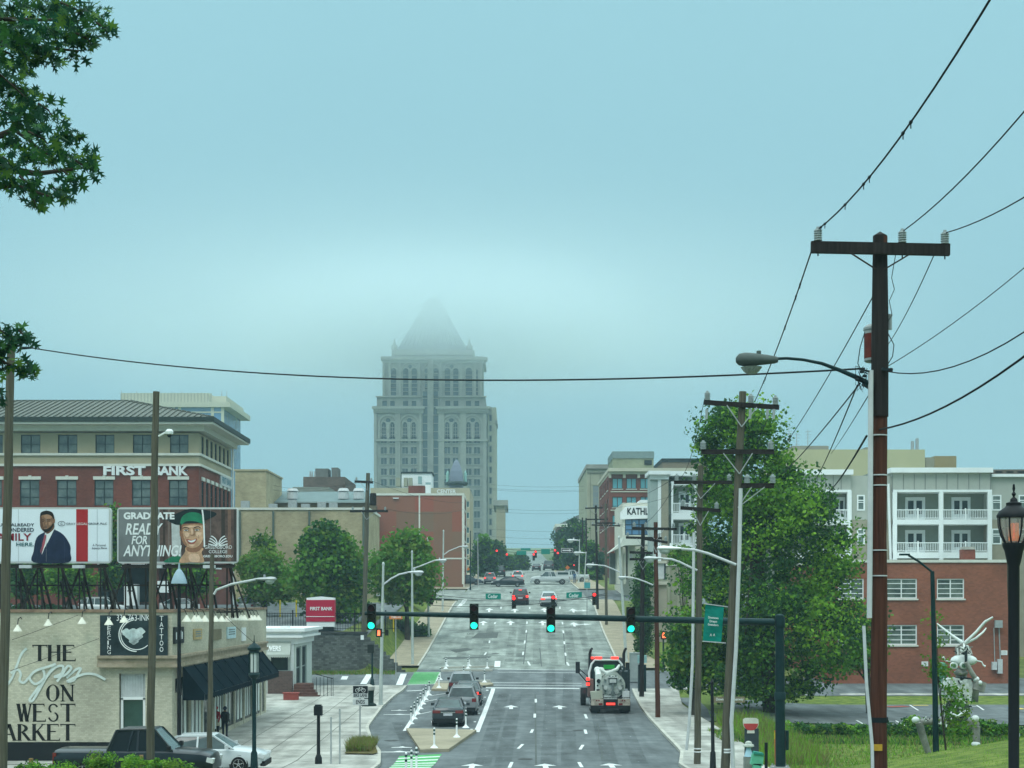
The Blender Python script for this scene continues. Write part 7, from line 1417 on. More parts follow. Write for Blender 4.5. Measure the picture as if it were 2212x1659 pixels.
k = MB(); k.text('FIRST BANK', P(670, 1318.5, d-.04), (1, 0, 0), (0, 0, 1), X(718, d)-X(670, d), Z(1311, d)-Z(1318.5, d), .02); k.build('lettering', white, fb)
m = MB(); m.box(X(664, d), d+.15, 4.6, X(720, d), d+.6, Z(1354, d)); m.build('base', dark, fb)
bn2 = thing('pole_banner', 'teal fabric banner hung beside the leaning utility pole', 'banner', P(1540, 1387, 49.6)); d = 49.6; tl = mat('teal_banner', (.0, .22, .17), .7, .3, 1.2)
m = MB(); n = 8
for i in range(n):
    for j in range(3):
        def q(a, b): t1, t2 = a/n, b/3; x = 1524+t2*40-t1*6+(t1*0); y = 1305+t1*79+t2*(5-2*t1*1); return P(x, y, d+.03*math.sin(t1*6+t2*3))
        m.poly(q(i, j), q(i+1, j), q(i+1, j+1), q(i, j+1))
m.build('fabric', tl, bn2)
m = MB(); m.bar(P(1522, 1304, d), P(1574, 1311, d), .03).bar(P(1517, 1385, d), P(1568, 1389, d), .03); m.build('bracket', lightgrey, bn2)
k = MB()
for s, a0, a1, b0 in (('Yarnell', 1530, 1552, 1331), ('Dream', 1533, 1549, 1339), ('Greensboro', 1529, 1552, 1346)): k.text({'Yarnell': 'Downtown'}.get(s, s), P(a0, b0+5, d-.06), (1, 0, -.08), (0, 0, 1), X(a1, d)-X(a0, d), .075, .02)
for a in (1533, 1540): k.poly(P(a, 1375, d-.06), P(a+2.6, 1368, d-.06), P(a+5, 1375, d-.06), P(a+2.6, 1372, d-.06))
k.build('lettering', white, bn2)
dg = thing('street_name_sign', 'dark post with a brown Downtown Greenway sign blade behind the leaning pole', 'sign', V(X(1539, 56), 56, T(X(1539, 56), 56)), None); d = 56; b = V(X(1540, d), d, T(X(1540, d), d))
m = MB(); m.tube([b, b+V(0, 0, .45), b+V(0, 0, .5), b+V(0, 0, 1.1), b+V(0, 0, 1.15), P(1538, 1476, d)], [.19, .14, .12, .1, .07, .055], 12); m.lathe(P(1538, 1476, d), [(.05, 0), (.08, .03), (.02, .15)], 10); m.build('post', black, dg, True)
m = MB(); pbox(m, 1540, 1609, 1505, 1518, d-.02, .03); m.build('blade', mat('brown_sign', (.10, .03, .015), .6, .1, 3), dg); k = MB(); k.text('Downtown Greenway', P(1547, 1515, d-.03), (1, 0, 0), (0, 0, 1), X(1606, d)-X(1547, d), .13, .01); k.build('lettering', white, dg)
# trail kiosk
d = 62; ks = thing('information_kiosk', 'dark upright kiosk board with a red half-round sign in the grass', 'kiosk', V(X(1624, d), d, T(X(1624, d), d))); m = MB(); pbox(m, 1609, 1639, 1574, 1652, d, .12); m.build('board', mat('slate_board', (.035, .05, .055), .6, .2, 3), ks)
m = MB(); m.poly(*[P(1622+15.5*math.cos(a), 1563+15*math.sin(a), d-.02) for a in lin(0, PI, 14)]); m.build('red_sign', mat('sign_red', (.40, .05, .05), .5, .1, 2), ks)
m = MB(); m.prism([P(1622+17*math.cos(a), 1562+17*math.sin(a), d) for a in lin(0, PI, 14)]+[P(1605, 1554, d), P(1610, 1551, d), P(1633, 1551, d), P(1638, 1554, d)], V(0, .05, 0)); m.poly(P(1606, 1563, d-.02), P(1638, 1563, d-.02), P(1638, 1557, d-.02), P(1606, 1557, d-.02)); pbox(m, 1614, 1630, 1578, 1584, d-.03, .03); m.build('sign_rim', mat('cream_rim', (.55, .55, .48), .6, .1, 3), ks)
d = 58.5; sc_ = thing('fountain_post', 'grey cylinder post with a pale blue cone and rounded stone cap before the kiosk', 'fountain', V(X(1617, d), d, T(X(1617, d), d))); b = P(1617, 1659, d)
m = MB(); m.lathe(V(b.x, d, T(b.x, d)), [(.2, 0), (.2, Z(1635, d)-T(b.x, d))], 16); m.build('drum', mat('grey_concrete_drum', (.22, .24, .22), .9, .15, 3), sc_, True)
m = MB(); m.lathe(P(1617, 1634, d), [(.17, 0), (.1, .25), (.06, .42)], 14); m.build('cone', mat('pale_blue_paint', (.38, .58, .68), .5, .1, 3), sc_, True)
m = MB(); m.lathe(P(1617, 1613, d), [(.14, -.02), (.22, .02), (.2, .08), (.14, .1), (.12, .18), (.05, .22)], 14); m.build('cap', mat('pale_stone_cap', (.42, .45, .40), .9, .2, 4), sc_, True)
d = 57.5; gb = thing('utility_box', 'mint green tilted box beside the grey fountain post', 'box', V(X(1636, d), d, T(X(1636, d), d))); m = MB(); m.prism([P(1622, 1651, d), P(1648, 1655, d), P(1650, 1632, d), P(1627, 1629, d)], V(0, .35, 0)); m.box(X(1627, d), d, T(X(1627, d), d), X(1645, d), d+.3, Z(1650, d)); m.build('body', mat('mint_paint', (.13, .48, .32), .5, .15, 2), gb)
m = MB(); m.prism([P(1628, 1629, d-.05), P(1651, 1632, d-.05), P(1649, 1627, d-.05), P(1630, 1624, d-.05)], V(0, .4, 0)); m.build('lid', mat('teal_lid', (.03, .24, .18), .5, .15, 2), gb)
d = 57; b = V(X(1655, d), d, T(X(1655, d), d)); m = MB(); m.cyl(b, P(1655, 1604, d), .06, None, 12); tag(m.build('bollard', black, None, True), 'short black bollard right of the mint green box', 'bollard')
d = 64; b = V(X(1678, d), d, T(X(1678, d), d)); om = thing('marker_post', 'orange utility marker post just left of the mast pole', 'post', b); m = MB(); m.cyl(b, P(1676, 1578, d), .07, None, 10); m.build('shaft', orr, om, True); m = MB(); m.lathe(P(1676, 1586, d), [(.072, -.2), (.072, .1)], 10); m.build('yellow_band', ye, om, True)
# plaza litter bin, control cabinet, delineators, stakes
tb2 = thing('litter_bin', 'black litter bin with a pale hood behind the bike lane sign', 'litter bin', G(799, 1529, .13)); c = G(797, 1529, .13); m = MB(); m.lathe(c, [(.5, 0), (.46, .12), (.3, .2), (.33, .95), (.35, 1.0)], 16); m.build('bin', mat('black_green_metal', (.008, .02, .016), .6, 0), tb2, True); m = MB(); m.lathe(c, [(.34, 1.0), (.37, 1.05), (.37, 1.25), (.1, 1.38)], 16); m.build('hood', concrete, tb2, True)
cc = thing('control_cabinet', 'grey signal control cabinet standing on the right sidewalk behind the truck', 'cabinet', G(1372, 1480, .13)); d = 118; m = MB(); m.box(X(1361, d), d, T(X(1372, d), d)+.1, X(1383, d), d+.6, Z(1412, d)); m.build('body', mat('cabinet_grey', (.26, .30, .29), .6, .1, 2), cc); m = MB(); m.box(X(1360, d), d-.04, Z(1412, d), X(1384, d), d+.64, Z(1410, d)); m.box(X(1364, d), d-.02, Z(1465, d), X(1380, d), d-.001, Z(1416, d)); m.build('door', mat('cabinet_door', (.30, .34, .33), .6, .1, 2), cc)
gb2 = thing('litter_bin', 'tall dark green bin housing at the foot of the dark wooden pole', 'litter bin', G(1389, 1497, .13)); d = gb2.location.y-.4; m = MB(); m.box(X(1379, d), d, R(d), X(1396, d), d+.5, Z(1436, d)); m.build('body', dgreen, gb2); m = MB(); m.box(X(1378, d), d-.03, Z(1432, d), X(1397, d), d+.5, Z(1416, d)); m.build('notice_panel', mat('pale_teal_notice', (.25, .42, .42), .6, .15, 3), gb2)
def delineator(px, py, h=1.0, lb='', grp='white flexible delineator posts beside the bike lane', zz=0):
    c = G(px, py, zz); t = thing('delineator_post', lb, 'bollard', c, grp); m = MB(); m.lathe(c, [(.2, 0), (.17, .03), (.07, .12), (.045, .2), (.045, h), (.02, h+.02)], 12); m.build('post', white, t, True); m = MB()
    for z in (.66, .84): m.lathe(c, [(.048, h*z), (.048, h*(z+.1))], 12)
    m.build('reflective_band', mat('dark_band', (.02, .06, .05), .5, 0), t)
for i, (a, b) in enumerate(((805, 785), (765, 840), (735, 893), (700, 950), (665, 1008), (628, 1070), (588, 1130))): delineator(*za((a, b)), 1.0, 'white delineator post in the diagonal row left of the parked cars')
for (a, b), lb in (((865, 1452), 'on the near tip of the concrete island'), ((1135, 1322), 'on the right half of the concrete island'), ((1243, 1205), 'just behind the dark sedan bumper'), ((922, 718), 'on the small island beyond the parked cars'), ((1468, 652), 'on the small island right of the parked cars'), ((938, 622), 'on the far kerb strip left of the parked cars'), ((1218, 600), 'hidden mostly behind the dark suv roof')): delineator(*za((a, b)), .95, 'white delineator post '+lb, zz=.14)
for (a, b), lb in (((1003, 485), 'left end of the far kerb row'), ((1270, 482), 'middle of the far kerb row'), ((1500, 480), 'right end of the far kerb row'), ((1015, 455), 'second row left end'), ((1285, 452), 'second row middle')): delineator(*za((a, b)), .85, 'white delineator post at the '+lb, zz=.12)
for (a, b), lb in (((652, 1700), 'tallest of three posts at the bottom crossing'), ((592, 1745), 'middle of three posts at the bottom crossing'), ((527, 1790), 'leftmost of three posts at the bottom crossing')): delineator(*(lambda z: (z[0], min(z[1], 1690)))(za((a, b))), 1.0, 'delineator with dark bands, '+lb)
for i, (px, py, lb) in enumerate(((67, 1641, 'leftmost'), (197, 1636, 'middle'), (305, 1634, 'rightmost, touching the wooden pole'))):
    d = 47; b = V(X(px, d), d, T(X(px, d), d)); m = MB(); m.box(b.x-.055, d-.05, b.z-.1, b.x+.055, d+.05, Z(py-3, d)); tag(m.build('wooden_stake', mat('fresh_timber', (.27, .17, .07), .8, .2, 5)), lb+' wooden fence stake at the bottom left', 'post', 'wooden stakes at the bottom left')
wire('thin wire strung between the wooden stakes at the bottom left', P(-30, 1652, 47), P(330, 1640, 47), .03, .008, group='wires on the stakes'); 
# ---------------- vehicles ----------------
tail_off = mat('tail_light_off', (.16, .01, .012), .25, 0, spec=.8); tail_on = mat('brake_light_on', (1, .05, .035), .4, 0, emit=1.7); head_m = mat('head_light', (.6, .62, .62), .15, .1, 9); plate_m = mat('number_plate', (.5, .52, .55), .5, .2, 20)
cglass = mat('car_glass', (.012, .025, .03), .1, .4, .8, spec=.45, c2=(.05, .09, .09)); trim_b = mat('black_plastic', (.015, .017, .018), .6, 0)
def paint(n, c): return mat('paint_'+n, tuple(x*.8 for x in c), .3, .03, 1, metal=.0, coat=.35, spec=.3)
SHAPES = {
 'sedan': dict(L=4.85, W=.925, st=[(-2.42, .42, .93, .78), (-2.34, .3, 1.04, .86), (-2.0, .22, 1.07, .91), (-1.2, .2, 1.0, .925), (0, .2, .96, .925), (1.0, .2, .96, .925), (1.7, .22, .9, .915), (2.2, .25, .78, .86), (2.42, .35, .66, .74)], cab=[(-1.85, 1.02), (1.2, .94), (-1.05, 1.43), (.35, 1.45)], rack=False, wb=(-1.42, 1.42), wr=.33),
 'suv': dict(L=4.7, W=.93, st=[(-2.32, .42, .98, .82), (-2.26, .3, 1.12, .88), (-1.9, .25, 1.14, .92), (-1, .24, 1.1, .93), (0, .24, 1.07, .93), (1.0, .24, 1.06, .93), (1.7, .26, 1.0, .92), (2.15, .3, .9, .87), (2.35, .4, .75, .75)], cab=[(-2.22, 1.12), (1.2, 1.05), (-1.95, 1.68), (.3, 1.68)], rack=True, wb=(-1.38, 1.4), wr=.36),
 'pickup': dict(L=5.9, W=.98, st=[(-2.95, .55, 1.12, .94), (-2.9, .5, 1.2, .97), (-1.2, .45, 1.2, .98), (-.7, .4, 1.2, .98), (1.3, .4, 1.2, .98), (1.6, .4, 1.18, .98), (2.5, .42, 1.12, .95), (2.85, .45, 1.02, .9), (2.95, .5, .85, .85)], cab=[(-.95, 1.2), (1.45, 1.2), (-.65, 1.88), (.75, 1.9)], rack=False, wb=(-1.85, 1.95), wr=.41),
}
def car(name, label, loc, head, kind, pm, brake=False, group=None, roofm=None, cat='car', sc_=1.0):
    S = SHAPES[kind]; loc = Vector(loc); f = V(math.sin(head), math.cos(head), 0)
    pit = math.atan2(R(loc.y+f.y*2)-R(loc.y-f.y*2), 4) if abs(f.y) > .5 else 0
    rol = -math.atan2(R(loc.y+1)-R(loc.y-1), 2)*0
    t = thing(name, label, cat, loc, group, rot=(pit*(1 if f.y > 0 else 1), 0, -head), local=True); t.scale = (sc_,)*3
    m = MB(); vs = []; st = S['st']
    def ring(y, zb, zt, w_): h = zt-zb; return [(-w_*.9, y, zb), (-w_, y, zb+.22*h), (-w_, y, zb+.62*h), (-w_*.95, y, zb+.9*h), (-w_*.84, y, zt), (0, y, zt+.025), (w_*.84, y, zt), (w_*.95, y, zb+.9*h), (w_, y, zb+.62*h), (w_, y, zb+.22*h), (w_*.9, y, zb)]
    for s in st: vs += ring(*s)
    k = 11; m.add(vs, [(i*k+j, i*k+(j+1) % k, (i+1)*k+(j+1) % k, (i+1)*k+j) for i in range(len(st)-1) for j in range(k)]+[tuple(range(k)), tuple((len(st)-1)*k+j for j in range(k))])
    W_ = S['W']; (y0, z0), (y1, z1), (y2, z2), (y3, z3) = S['cab']; wb_, wt = W_*.88, W_*.66
    # roof panel and pillars in body colour
    roof = [(-wt, y2, z2), (wt, y2, z2), (wt, y3, z3), (-wt, y3, z3)]; rm_ = MB()
    rm_.add(roof+[(-wt*.96, y2+.1, z2+.05), (wt*.96, y2+.1, z2+.05), (wt*.96, y3-.1, z3+.05), (-wt*.96, y3-.1, z3+.05)], [(0, 1, 5, 4), (1, 2, 6, 5), (2, 3, 7, 6), (3, 0, 4, 7), (4, 5, 6, 7)])
    for s in (-1, 1):
        rm_.bar((s*wb_, y0, z0-.02), (s*wt, y2, z2+.01), .1, .09); rm_.bar((s*wb_, y1, z1-.02), (s*wt, y3, z3+.01), .07, .06); ym = (y2+y3)/2+.1; rm_.bar((s*(wb_+.0), ym, (z0+z1)/2-.05), (s*(wt+.01), ym, z2+.01), .07, .05); rm_.bar((s*wt, y2, z2), (s*wt, y3, z3), .07, .07)
        if kind != 'sedan': rm_.bar((s*(wb_+.0), y0+.75, z0-.05), (s*(wt+.01), y2+.6, z2+.01), .07, .05)
    body = m.build('body', pm, t, True); rm_.build('roof', roofm or pm, t)
    if S['rack']:
        q = MB()
        for s in (-1, 1): q.bar((s*wt*.9, y2+.15, z2+.11), (s*wt*.9, y3-.1, z3+.11), .04)
        q.build('roof_rack', chrome, t)
    g = MB(); e = .004
    A = [(-wb_, y0, z0-.03), (wb_, y0, z0-.03), (wb_, y1, z1-.03), (-wb_, y1, z1-.03)]; Bq = [(-wt, y2, z2), (wt, y2, z2), (wt, y3, z3), (-wt, y3, z3)]
    for i, nm in enumerate(('rear_window', 'side_window', 'windscreen', 'side_window')):
        j = (i+1) % 4; q = MB(); q.poly(A[i], A[j], Bq[j], Bq[i]); q.build(nm, cglass, t)
    for s in (-1, 1):
        for y in S['wb']:
            q = MB(); r = S['wr']; q.lathe((s*(W_-.12), y, r), [(r-.03, -.12), (r, -.09), (r, .09), (r-.03, .125)], 20, axis='x'); wh = q.build('wheel', rubber, t, True)
            q = MB(); q.lathe((s*(W_-.12), y, r), [(r*.66, .05*s), (r*.66, .13*s), (r*.5, .11*s), (r*.2, .12*s), (.04, .13*s)], 14, axis='x')
            for a in range(5): q.bar((s*(W_+.005), y, r), (s*(W_+.005), y+r*.62*math.sin(a*1.257), r+r*.62*math.cos(a*1.257)), .06, .03)
            q.build('rim', chrome if kind != 'pickup' else alu, wh)
            q = MB(); q.lathe((s*(W_-.16), y, r), [(r+.05, -.14), (r+.05, .145)], 18, axis='x'); q.build('wheel_arch', trim_b, t)
        yb = st[0][0]; zt_ = st[1][2]; q = MB(); z_ = zt_-.16
        if kind == 'sedan': q.box(s*.42 if s > 0 else -.86, yb-.015, z_-.1, .86 if s > 0 else -.42, yb+.12, z_+.06)
        elif kind == 'suv': q.box(.6 if s > 0 else -.86, yb-.015, z_-.12, .86 if s > 0 else -.6, yb+.12, z_+.1)
        else: q.box(.8 if s > 0 else -.955, yb-.015, z_-.3, .955 if s > 0 else -.8, yb+.12, z_+.08)
        q.build('tail_light', tail_on if brake else tail_off, t)
        yf = st[-1][0]; q = MB(); q.obox((s*W_*.78, yf-.1, st[-1][2]+.0), (.17, 0, 0), (0, .12, -.03), (0, .02, .08)); q.build('head_light', head_m, t)
        q = MB(); q.box(s*(W_+.0), y3+.55, z1+.02, s*(W_+.2), y3+.68, z1+.17); q.build('wing_mirror', pm if kind == 'sedan' else trim_b, t)
    q = MB(); q.box(-.25, yb-.03, zt_-.4, .25, yb+.02, zt_-.26); q.build('number_plate', plate_m, t)
    if kind != 'pickup': q = MB(); q.box(-.4, yb-.03, zt_-.23, .4, yb+.02, zt_-.19); q.build('chrome_strip', chrome, t)
    q = MB(); q.box(-W_*.88, yb-.06, .28, W_*.88, yb+.15, .5 if kind != 'pickup' else .68); q.box(-W_*.85, yf-.15, .25, W_*.85, yf+.05, .45); q.build('bumper', trim_b if kind != 'pickup' else chrome, t)
    if brake: q = MB(); q.box(-.18, y0+.02, z0+.02 if kind == 'sedan' else z2-.06, .18, y0+.12, z0+.06 if kind == 'sedan' else z2-.01); q.build('high_brake_light', tail_on, t)
    return t, S
def rearcar(label, px, py, kind, pm, brake=False, name='car', group=None, head=0.0, sc_=1.0, roofm=None, dz=0):
    g = G(px, py); L = SHAPES[kind]['L']/2; return car(name, label, (g.x+math.sin(head)*L, g.y+L*math.cos(head), R(g.y+L)+dz), head, kind, pm, brake, group, roofm, sc_=sc_)
pk = 'cars parked in the left parking lane'
rearcar('dark blue-grey sedan, nearest of the parked cars, rear facing the camera', 967.5, 1571, 'sedan', paint('charcoal', (.035, .05, .06)), group=pk)
rearcar('silver suv with roof rails parked right behind the nearest dark sedan', 998, 1546, 'suv', paint('silver', (.26, .28, .29)), group=pk)
rearcar('dark grey sedan with one brake light glowing, third in the parked line', 1010, 1526, 'sedan', paint('grey', (.07, .085, .095)), True, group=pk)
rearcar('black suv with a pale roof, furthest of the parked cars', 997, 1508, 'suv', paint('black_cherry', (.03, .022, .028)), group=pk, roofm=paint('pale_roof', (.35, .38, .4)))
rearcar('dark red suv waiting at the red light with brake lights on', 1124, 1307, 'suv', paint('dark_red', (.10, .025, .03)), True, group='cars waiting at the red light', sc_=1.12)
rearcar('white sedan waiting at the red light with brake lights on', 1185.5, 1311, 'sedan', paint('white', (.58, .62, .62)), True, group='cars waiting at the red light', sc_=1.1)
def sidecar(label, px, py, kind, pm, right=True, d=None, name='car', group=None, brake=False, sc_=1.0, z=None):
    d = d or D(py); return car(name, label, (X(px, d), d, (T(X(px, d), d) if z is None else z)), PI/2 if right else -PI/2, kind, pm, brake, group, sc_=sc_)
xg = 'traffic on the far cross street'
sidecar('black sedan crossing the street sideways beyond the red light', 1097, 1267, 'sedan', paint('black', (.012, .02, .025)), False, group=xg)
p1, _ = sidecar('white pickup with a canopy crossing the street to the left', 1188, 1262, 'pickup', paint('white', (.58, .62, .62)), False, group=xg, name='pickup_truck')
q = MB(); q.box(-.9, -2.9, 1.15, .9, -.98, 1.95); q.build('canopy', paint('white', (.58, .62, .62)), p1); q = MB()
for s in (-1, 1): q.box(s*.905 if s > 0 else -.915, -2.75, 1.45, .915 if s > 0 else -.905, -1.15, 1.8)
q.build('canopy_window', cglass, p1)
sidecar('second white pickup partly hidden behind the crossing one', 1232, 1258, 'pickup', paint('white', (.58, .62, .62)), False, group=xg, name='pickup_truck')
sidecar('blue-grey sedan on the cross street beside the checkered building', 1009, 1263, 'sedan', paint('slate', (.09, .12, .15)), True, group=xg)
rearcar('silver suv with a brake light on beyond the crossing black sedan', 1058, 1262, 'suv', paint('silver', (.26, .28, .29)), True, group='cars beyond the cross street')
rearcar('white suv driving away just above the crossing black sedan', 1118, 1257, 'suv', paint('white', (.58, .62, .62)), True, group='cars beyond the cross street')
rearcar('small dark car at the crest of the far road', 1159, 1233, 'sedan', paint('black', (.012, .02, .025)), group='cars beyond the cross street')
rearcar('dark van at the crest of the far road near the right trees', 1185, 1232, 'suv', paint('grey', (.07, .085, .095)), group='cars beyond the cross street', sc_=1.25, name='van')
rearcar('dark pickup waiting at the left kerb far up the road', 1079, 1246, 'suv', paint('black', (.012, .02, .025)), group='cars beyond the cross street', sc_=1.1)
# foreground left
bp1, _ = sidecar('black pickup truck facing right at the bottom left behind the poles', 302, 1659, 'pickup', paint('gloss_black', (.008, .014, .02)), True, d=57.5, name='pickup_truck', z=.5, cat='truck') if False else car('pickup_truck', 'black pickup truck facing right at the bottom left behind the poles', (X(300, 57.5), 57.5, .42), PI/2, 'pickup', paint('gloss_black', (.008, .014, .02)), False, None, cat='truck')
bp1.scale = (1, 1.0, 1.06)
for ch in bp1.children:
    if ch.name.split('.')[0] in ('side_window', 'rear_window'): ch.data.materials[0] = mat('tinted_glass', (.006, .012, .015), .2, .2, 1, spec=.12)
car('car', 'white sedan nosing out to the right behind the black pickup', (X(448, 63), 63, .25), PI/2, 'sedan', paint('bright_white', (.64, .69, .70)), cat='car', sc_=1.02)
lt_ = 'vehicles in the bank parking lot'
dl = 150; sd_, _ = car('car', 'white suv parked under the lot trees right of the graduate billboard', (X(530, dl), dl+2, T(X(530, dl), dl)+.3), 0, 'suv', paint('white', (.58, .62, .62)), group=lt_)
car('car', 'red car in the parking lot seen under the yellow green tree', (X(880, 176), 176, T(X(880, 176), 176)), PI/2, 'sedan', paint('red', (.30, .03, .03)), group=lt_)
car('car', 'white van glimpsed under the graduate billboard behind the support legs', (X(225, 146), 146, T(X(225, 146), 146)+.2), PI/2, 'suv', paint('white', (.58, .62, .62)), group=lt_)
car('car', 'white car glimpsed right of the plain wooden pole under the billboard', (X(395, 148), 148, T(X(395, 148), 148)+.3), PI/2, 'sedan', paint('white', (.58, .62, .62)), group=lt_)
# bank drive-through pavilion behind the billboard legs
pv = thing('drive_through', 'dark drive-through canopy with a white roof edge behind the billboard legs', 'canopy', P(300, 1300, 146)); d = 146; m = MB(); pbox(m, 212, 330, 1225, 1300, d+2, 6); m.build('screen_wall', dark, pv); m = MB(); pbox(m, 210, 440, 1218, 1226, d, 9); m.build('roof_edge', white, pv); m = MB()
for px in (185, 338, 372, 436): pbox(m, px-4, px+5, 1222, 1318, d+1, .6)
m.build('column', red_brick, pv); m = MB(); pbox(m, 268, 296, 1262, 1308, d-.5, 1); pbox(m, 340, 366, 1255, 1280, d-.5, 1); m.build('white_panel', white, pv)
dp = thing('driveway_slab', 'pale concrete drive apron seen through the billboard legs', 'slab', P(300, 1312, 138)); m = MB(); m.box(X(205, 136), 136, T(X(250, 136), 136)-.3, X(330, 136), 140, T(X(250, 138), 138)+.12); m.build('apron', concrete, dp)
for px in (605, 640, 850): 
    d = 148; z = T(X(px, d), d); m = MB(); m.lathe(V(X(px, d), d, z), [(.07, 0), (.07, 1.6), (.02, 1.65)], 10); tag(m.build('bollard', ye, None, True), 'thin yellow post under the lot trees', 'post', 'yellow posts in the parking lot')
# ---------------- vacuum truck ----------------
g = G(1319, 1542); tk = thing('vacuum_truck', 'white and black vacuum tank truck seen from behind in the right lane', 'truck', g, None, rot=(.004, 0, -.012), local=True)
wt_ = mat('dirty_white_paint', (.42, .45, .43), .5, .25, 3); bk_ = paint('truck_black', (.02, .022, .026)); tank_m = mat('tank_steel', (.42, .45, .42), .35, .35, 2.5, metal=.3)
m = MB(); m.box(-1.15, 5.2, 1.0, 1.15, 7.2, 3.0); m.add([(-1.15, 5.2, 3.0), (1.15, 5.2, 3.0), (1.15, 7.0, 3.0), (-1.15, 7.0, 3.0), (-1.0, 5.3, 3.25), (1.0, 5.3, 3.25), (1.0, 6.6, 3.25), (-1.0, 6.6, 3.25)], [(0, 1, 5, 4), (1, 2, 6, 5), (2, 3, 7, 6), (3, 0, 4, 7), (4, 5, 6, 7)]); m.box(-1.0, 7.2, 1.0, 1.0, 8.8, 2.0); m.build('cab', bk_, tk)
m = MB(); m.box(-.95, 5.17, 1.9, .95, 5.195, 2.85); m.build('rear_window', cglass, tk)
m = MB(); m.tube([(-1.12, 5.02, 1.2), (-1.12, 5.02, 2.3), (-.98, 5.02, 2.85), (-.75, 5.02, 3.12), (.75, 5.02, 3.12), (.98, 5.02, 2.85), (1.12, 5.02, 2.3), (1.12, 5.02, 1.9)], .075, 8); m.build('roll_bar', mat('polished_white', (.75, .78, .76), .25, .05, 3), tk, True)
m = MB(); m.box(-.85, 4.98, 3.28, .85, 5.12, 3.34); m.build('light_bar', lightgrey, tk); 
for x, w_ in ((-.92, .09), (-.62, .14), (-.4, .1), (.45, .16), (.65, .12)): m = MB(); m.box(x-w_, 4.93, 3.22-.04, x+w_, 5.0, 3.32); m.build('marker_light', tail_on, tk)
for x in (-1.08, 1.12): m = MB(); m.tube([(x, 5.1, 1.5), (x, 5.1, 3.5), (x+.06, 5.0, 3.75), (x+.12, 4.85, 3.85)], [.1, .1, .09, .085], 10); m.build('exhaust_stack', bk_, tk, True)
for s in (-1,): m = MB(); m.box(-1.98, 6.0, 2.2, -1.7, 6.15, 2.95); m.bar((-1.75, 6.1, 2.5), (-1.1, 6.6, 1.9), .05).bar((-1.75, 6.1, 2.2), (-1.15, 6.6, 1.5), .05); m.build('wing_mirror', bk_, tk)
m = MB(); m.box(1.3, 6.0, 2.2, 1.55, 6.15, 2.9); m.bar((1.4, 6.1, 2.5), (1.1, 6.6, 1.9), .05); m.build('wing_mirror', bk_, tk)
m = MB(); m.box(-.5, .4, .75, .5, 8.5, 1.0); m.build('chassis', trim_b, tk)
m = MB(); c = (.14, 0, 1.72); m.lathe(c, [(.0, 0.15), (.6, .22), (.72, .45), (.74, .6), (.74, 4.5), (.6, 4.8), (.0, 4.9)], 28, axis='y'); m.build('tank', tank_m, tk, True)
m = MB()
for r, w_ in ((.74, .05), ): m.lathe(c, [(r-.02, .3), (r+.04, .3), (r+.04, .42), (r-.02, .42)], 28, axis='y')
for y in (1.6, 3.0, 4.3): m.lathe(c, [(.75, y), (.79, y), (.79, y+.08), (.75, y+.08)], 28, axis='y')
m.build('tank_band', mat('band_grey', (.36, .40, .36), .4, .1, 3), tk, True)
m = MB()
for a in lin(0, 2*PI, 10)[:-1]: m.obox((c[0]+.6*math.cos(a), .18, c[2]+.6*math.sin(a)), (.07*math.cos(a), 0, .07*math.sin(a)), (0, .06, 0), (-.05*math.sin(a), 0, .05*math.cos(a)))
m.box(c[0]-.26, .05, c[2]+.1, c[0]+.26, .2, c[2]+.55); m.box(c[0]-.05, -.02, c[2]-.6, c[0]+.05, .14, c[2]+.6); m.lathe((c[0], 0, c[2]-.42), [(.13, -.05), (.13, .16)], 14, axis='y'); m.build('tank_door_brace', mat('door_dark_grey', (.13, .16, .155), .5, .2, 3), tk)
m = MB(); m.box(c[0]-.3, -.04, c[2]+.5, c[0]+.3, .1, c[2]+.56); m.box(c[0]-.2, -.06, c[2]+.2, c[0]+.2, .04, c[2]+.42)
for s in (-1, 1): m.lathe((c[0]+s*.45, 0, c[2]-.12), [(.12, 0), (.12, .2)], 10, axis='y')
m.build('tank_hatch', wt_, tk)
m = MB(); m.tube([(-.72, .6, 1.35), (-.72, .6, 2.35), (-.72, 1.2, 2.6), (-.72, 2.5, 2.6)], .2, 12); m.tube([(-.6, 1.0, 2.72), (-.2, .9, 2.45), (.45, 1.0, 2.7), (.62, 1.6, 2.9)], [.11, .12, .11, .09], 10); m.lathe((-.6, 1.2, 2.5), [(.26, 0), (.28, .2), (.2, .3), (.08, .32)], 14); m.build('suction_hose', mat('white_hose', (.60, .64, .60), .5, .15, 4), tk, True)
m = MB(); m.lathe((-.72, .36, 2.0), [(.13, -.03), (.13, .1)], 14, axis='y'); m.lathe((-.78, .36, 1.72), [(.06, -.03), (.06, .1)], 10, axis='y'); m.box(-.86, .3, 1.2, -.66, .5, 1.5); m.build('pipe_opening', dark, tk)
m = MB(); m.box(-.2, 4.6, 2.55, .5, 4.9, 2.8); m.build('green_panel', mat('bright_green', (.02, .30, .04), .5, .3, 3), tk)
m = MB(); m.box(.72, .9, 1.5, 1.22, 3.2, 2.55); m.box(1.12, .7, .9, 1.24, 1.0, 2.7); m.tube([(.8, .9, 2.55), (.9, .9, 2.8), (.8, 1.2, 2.85)], .08, 8).tube([(1.15, .8, 2.5), (1.15, .8, 2.75)], .05, 8); m.build('pump_unit', mat('dark_pump', (.02, .032, .035), .6, .2, 4), tk)
m = MB(); m.obox((-.85, .35, 1.15), (.36, 0, .05), (0, .3, 0), (-.03, 0, .24)); m.build('tool_box', mat('tool_box_grey', (.36, .37, .30), .5, .1, 3), tk)
m = MB(); m.obox((.95, .4, 1.12), (.22, 0, 0), (0, .3, 0), (0, 0, .26)); m.build('tool_box', lightgrey, tk)
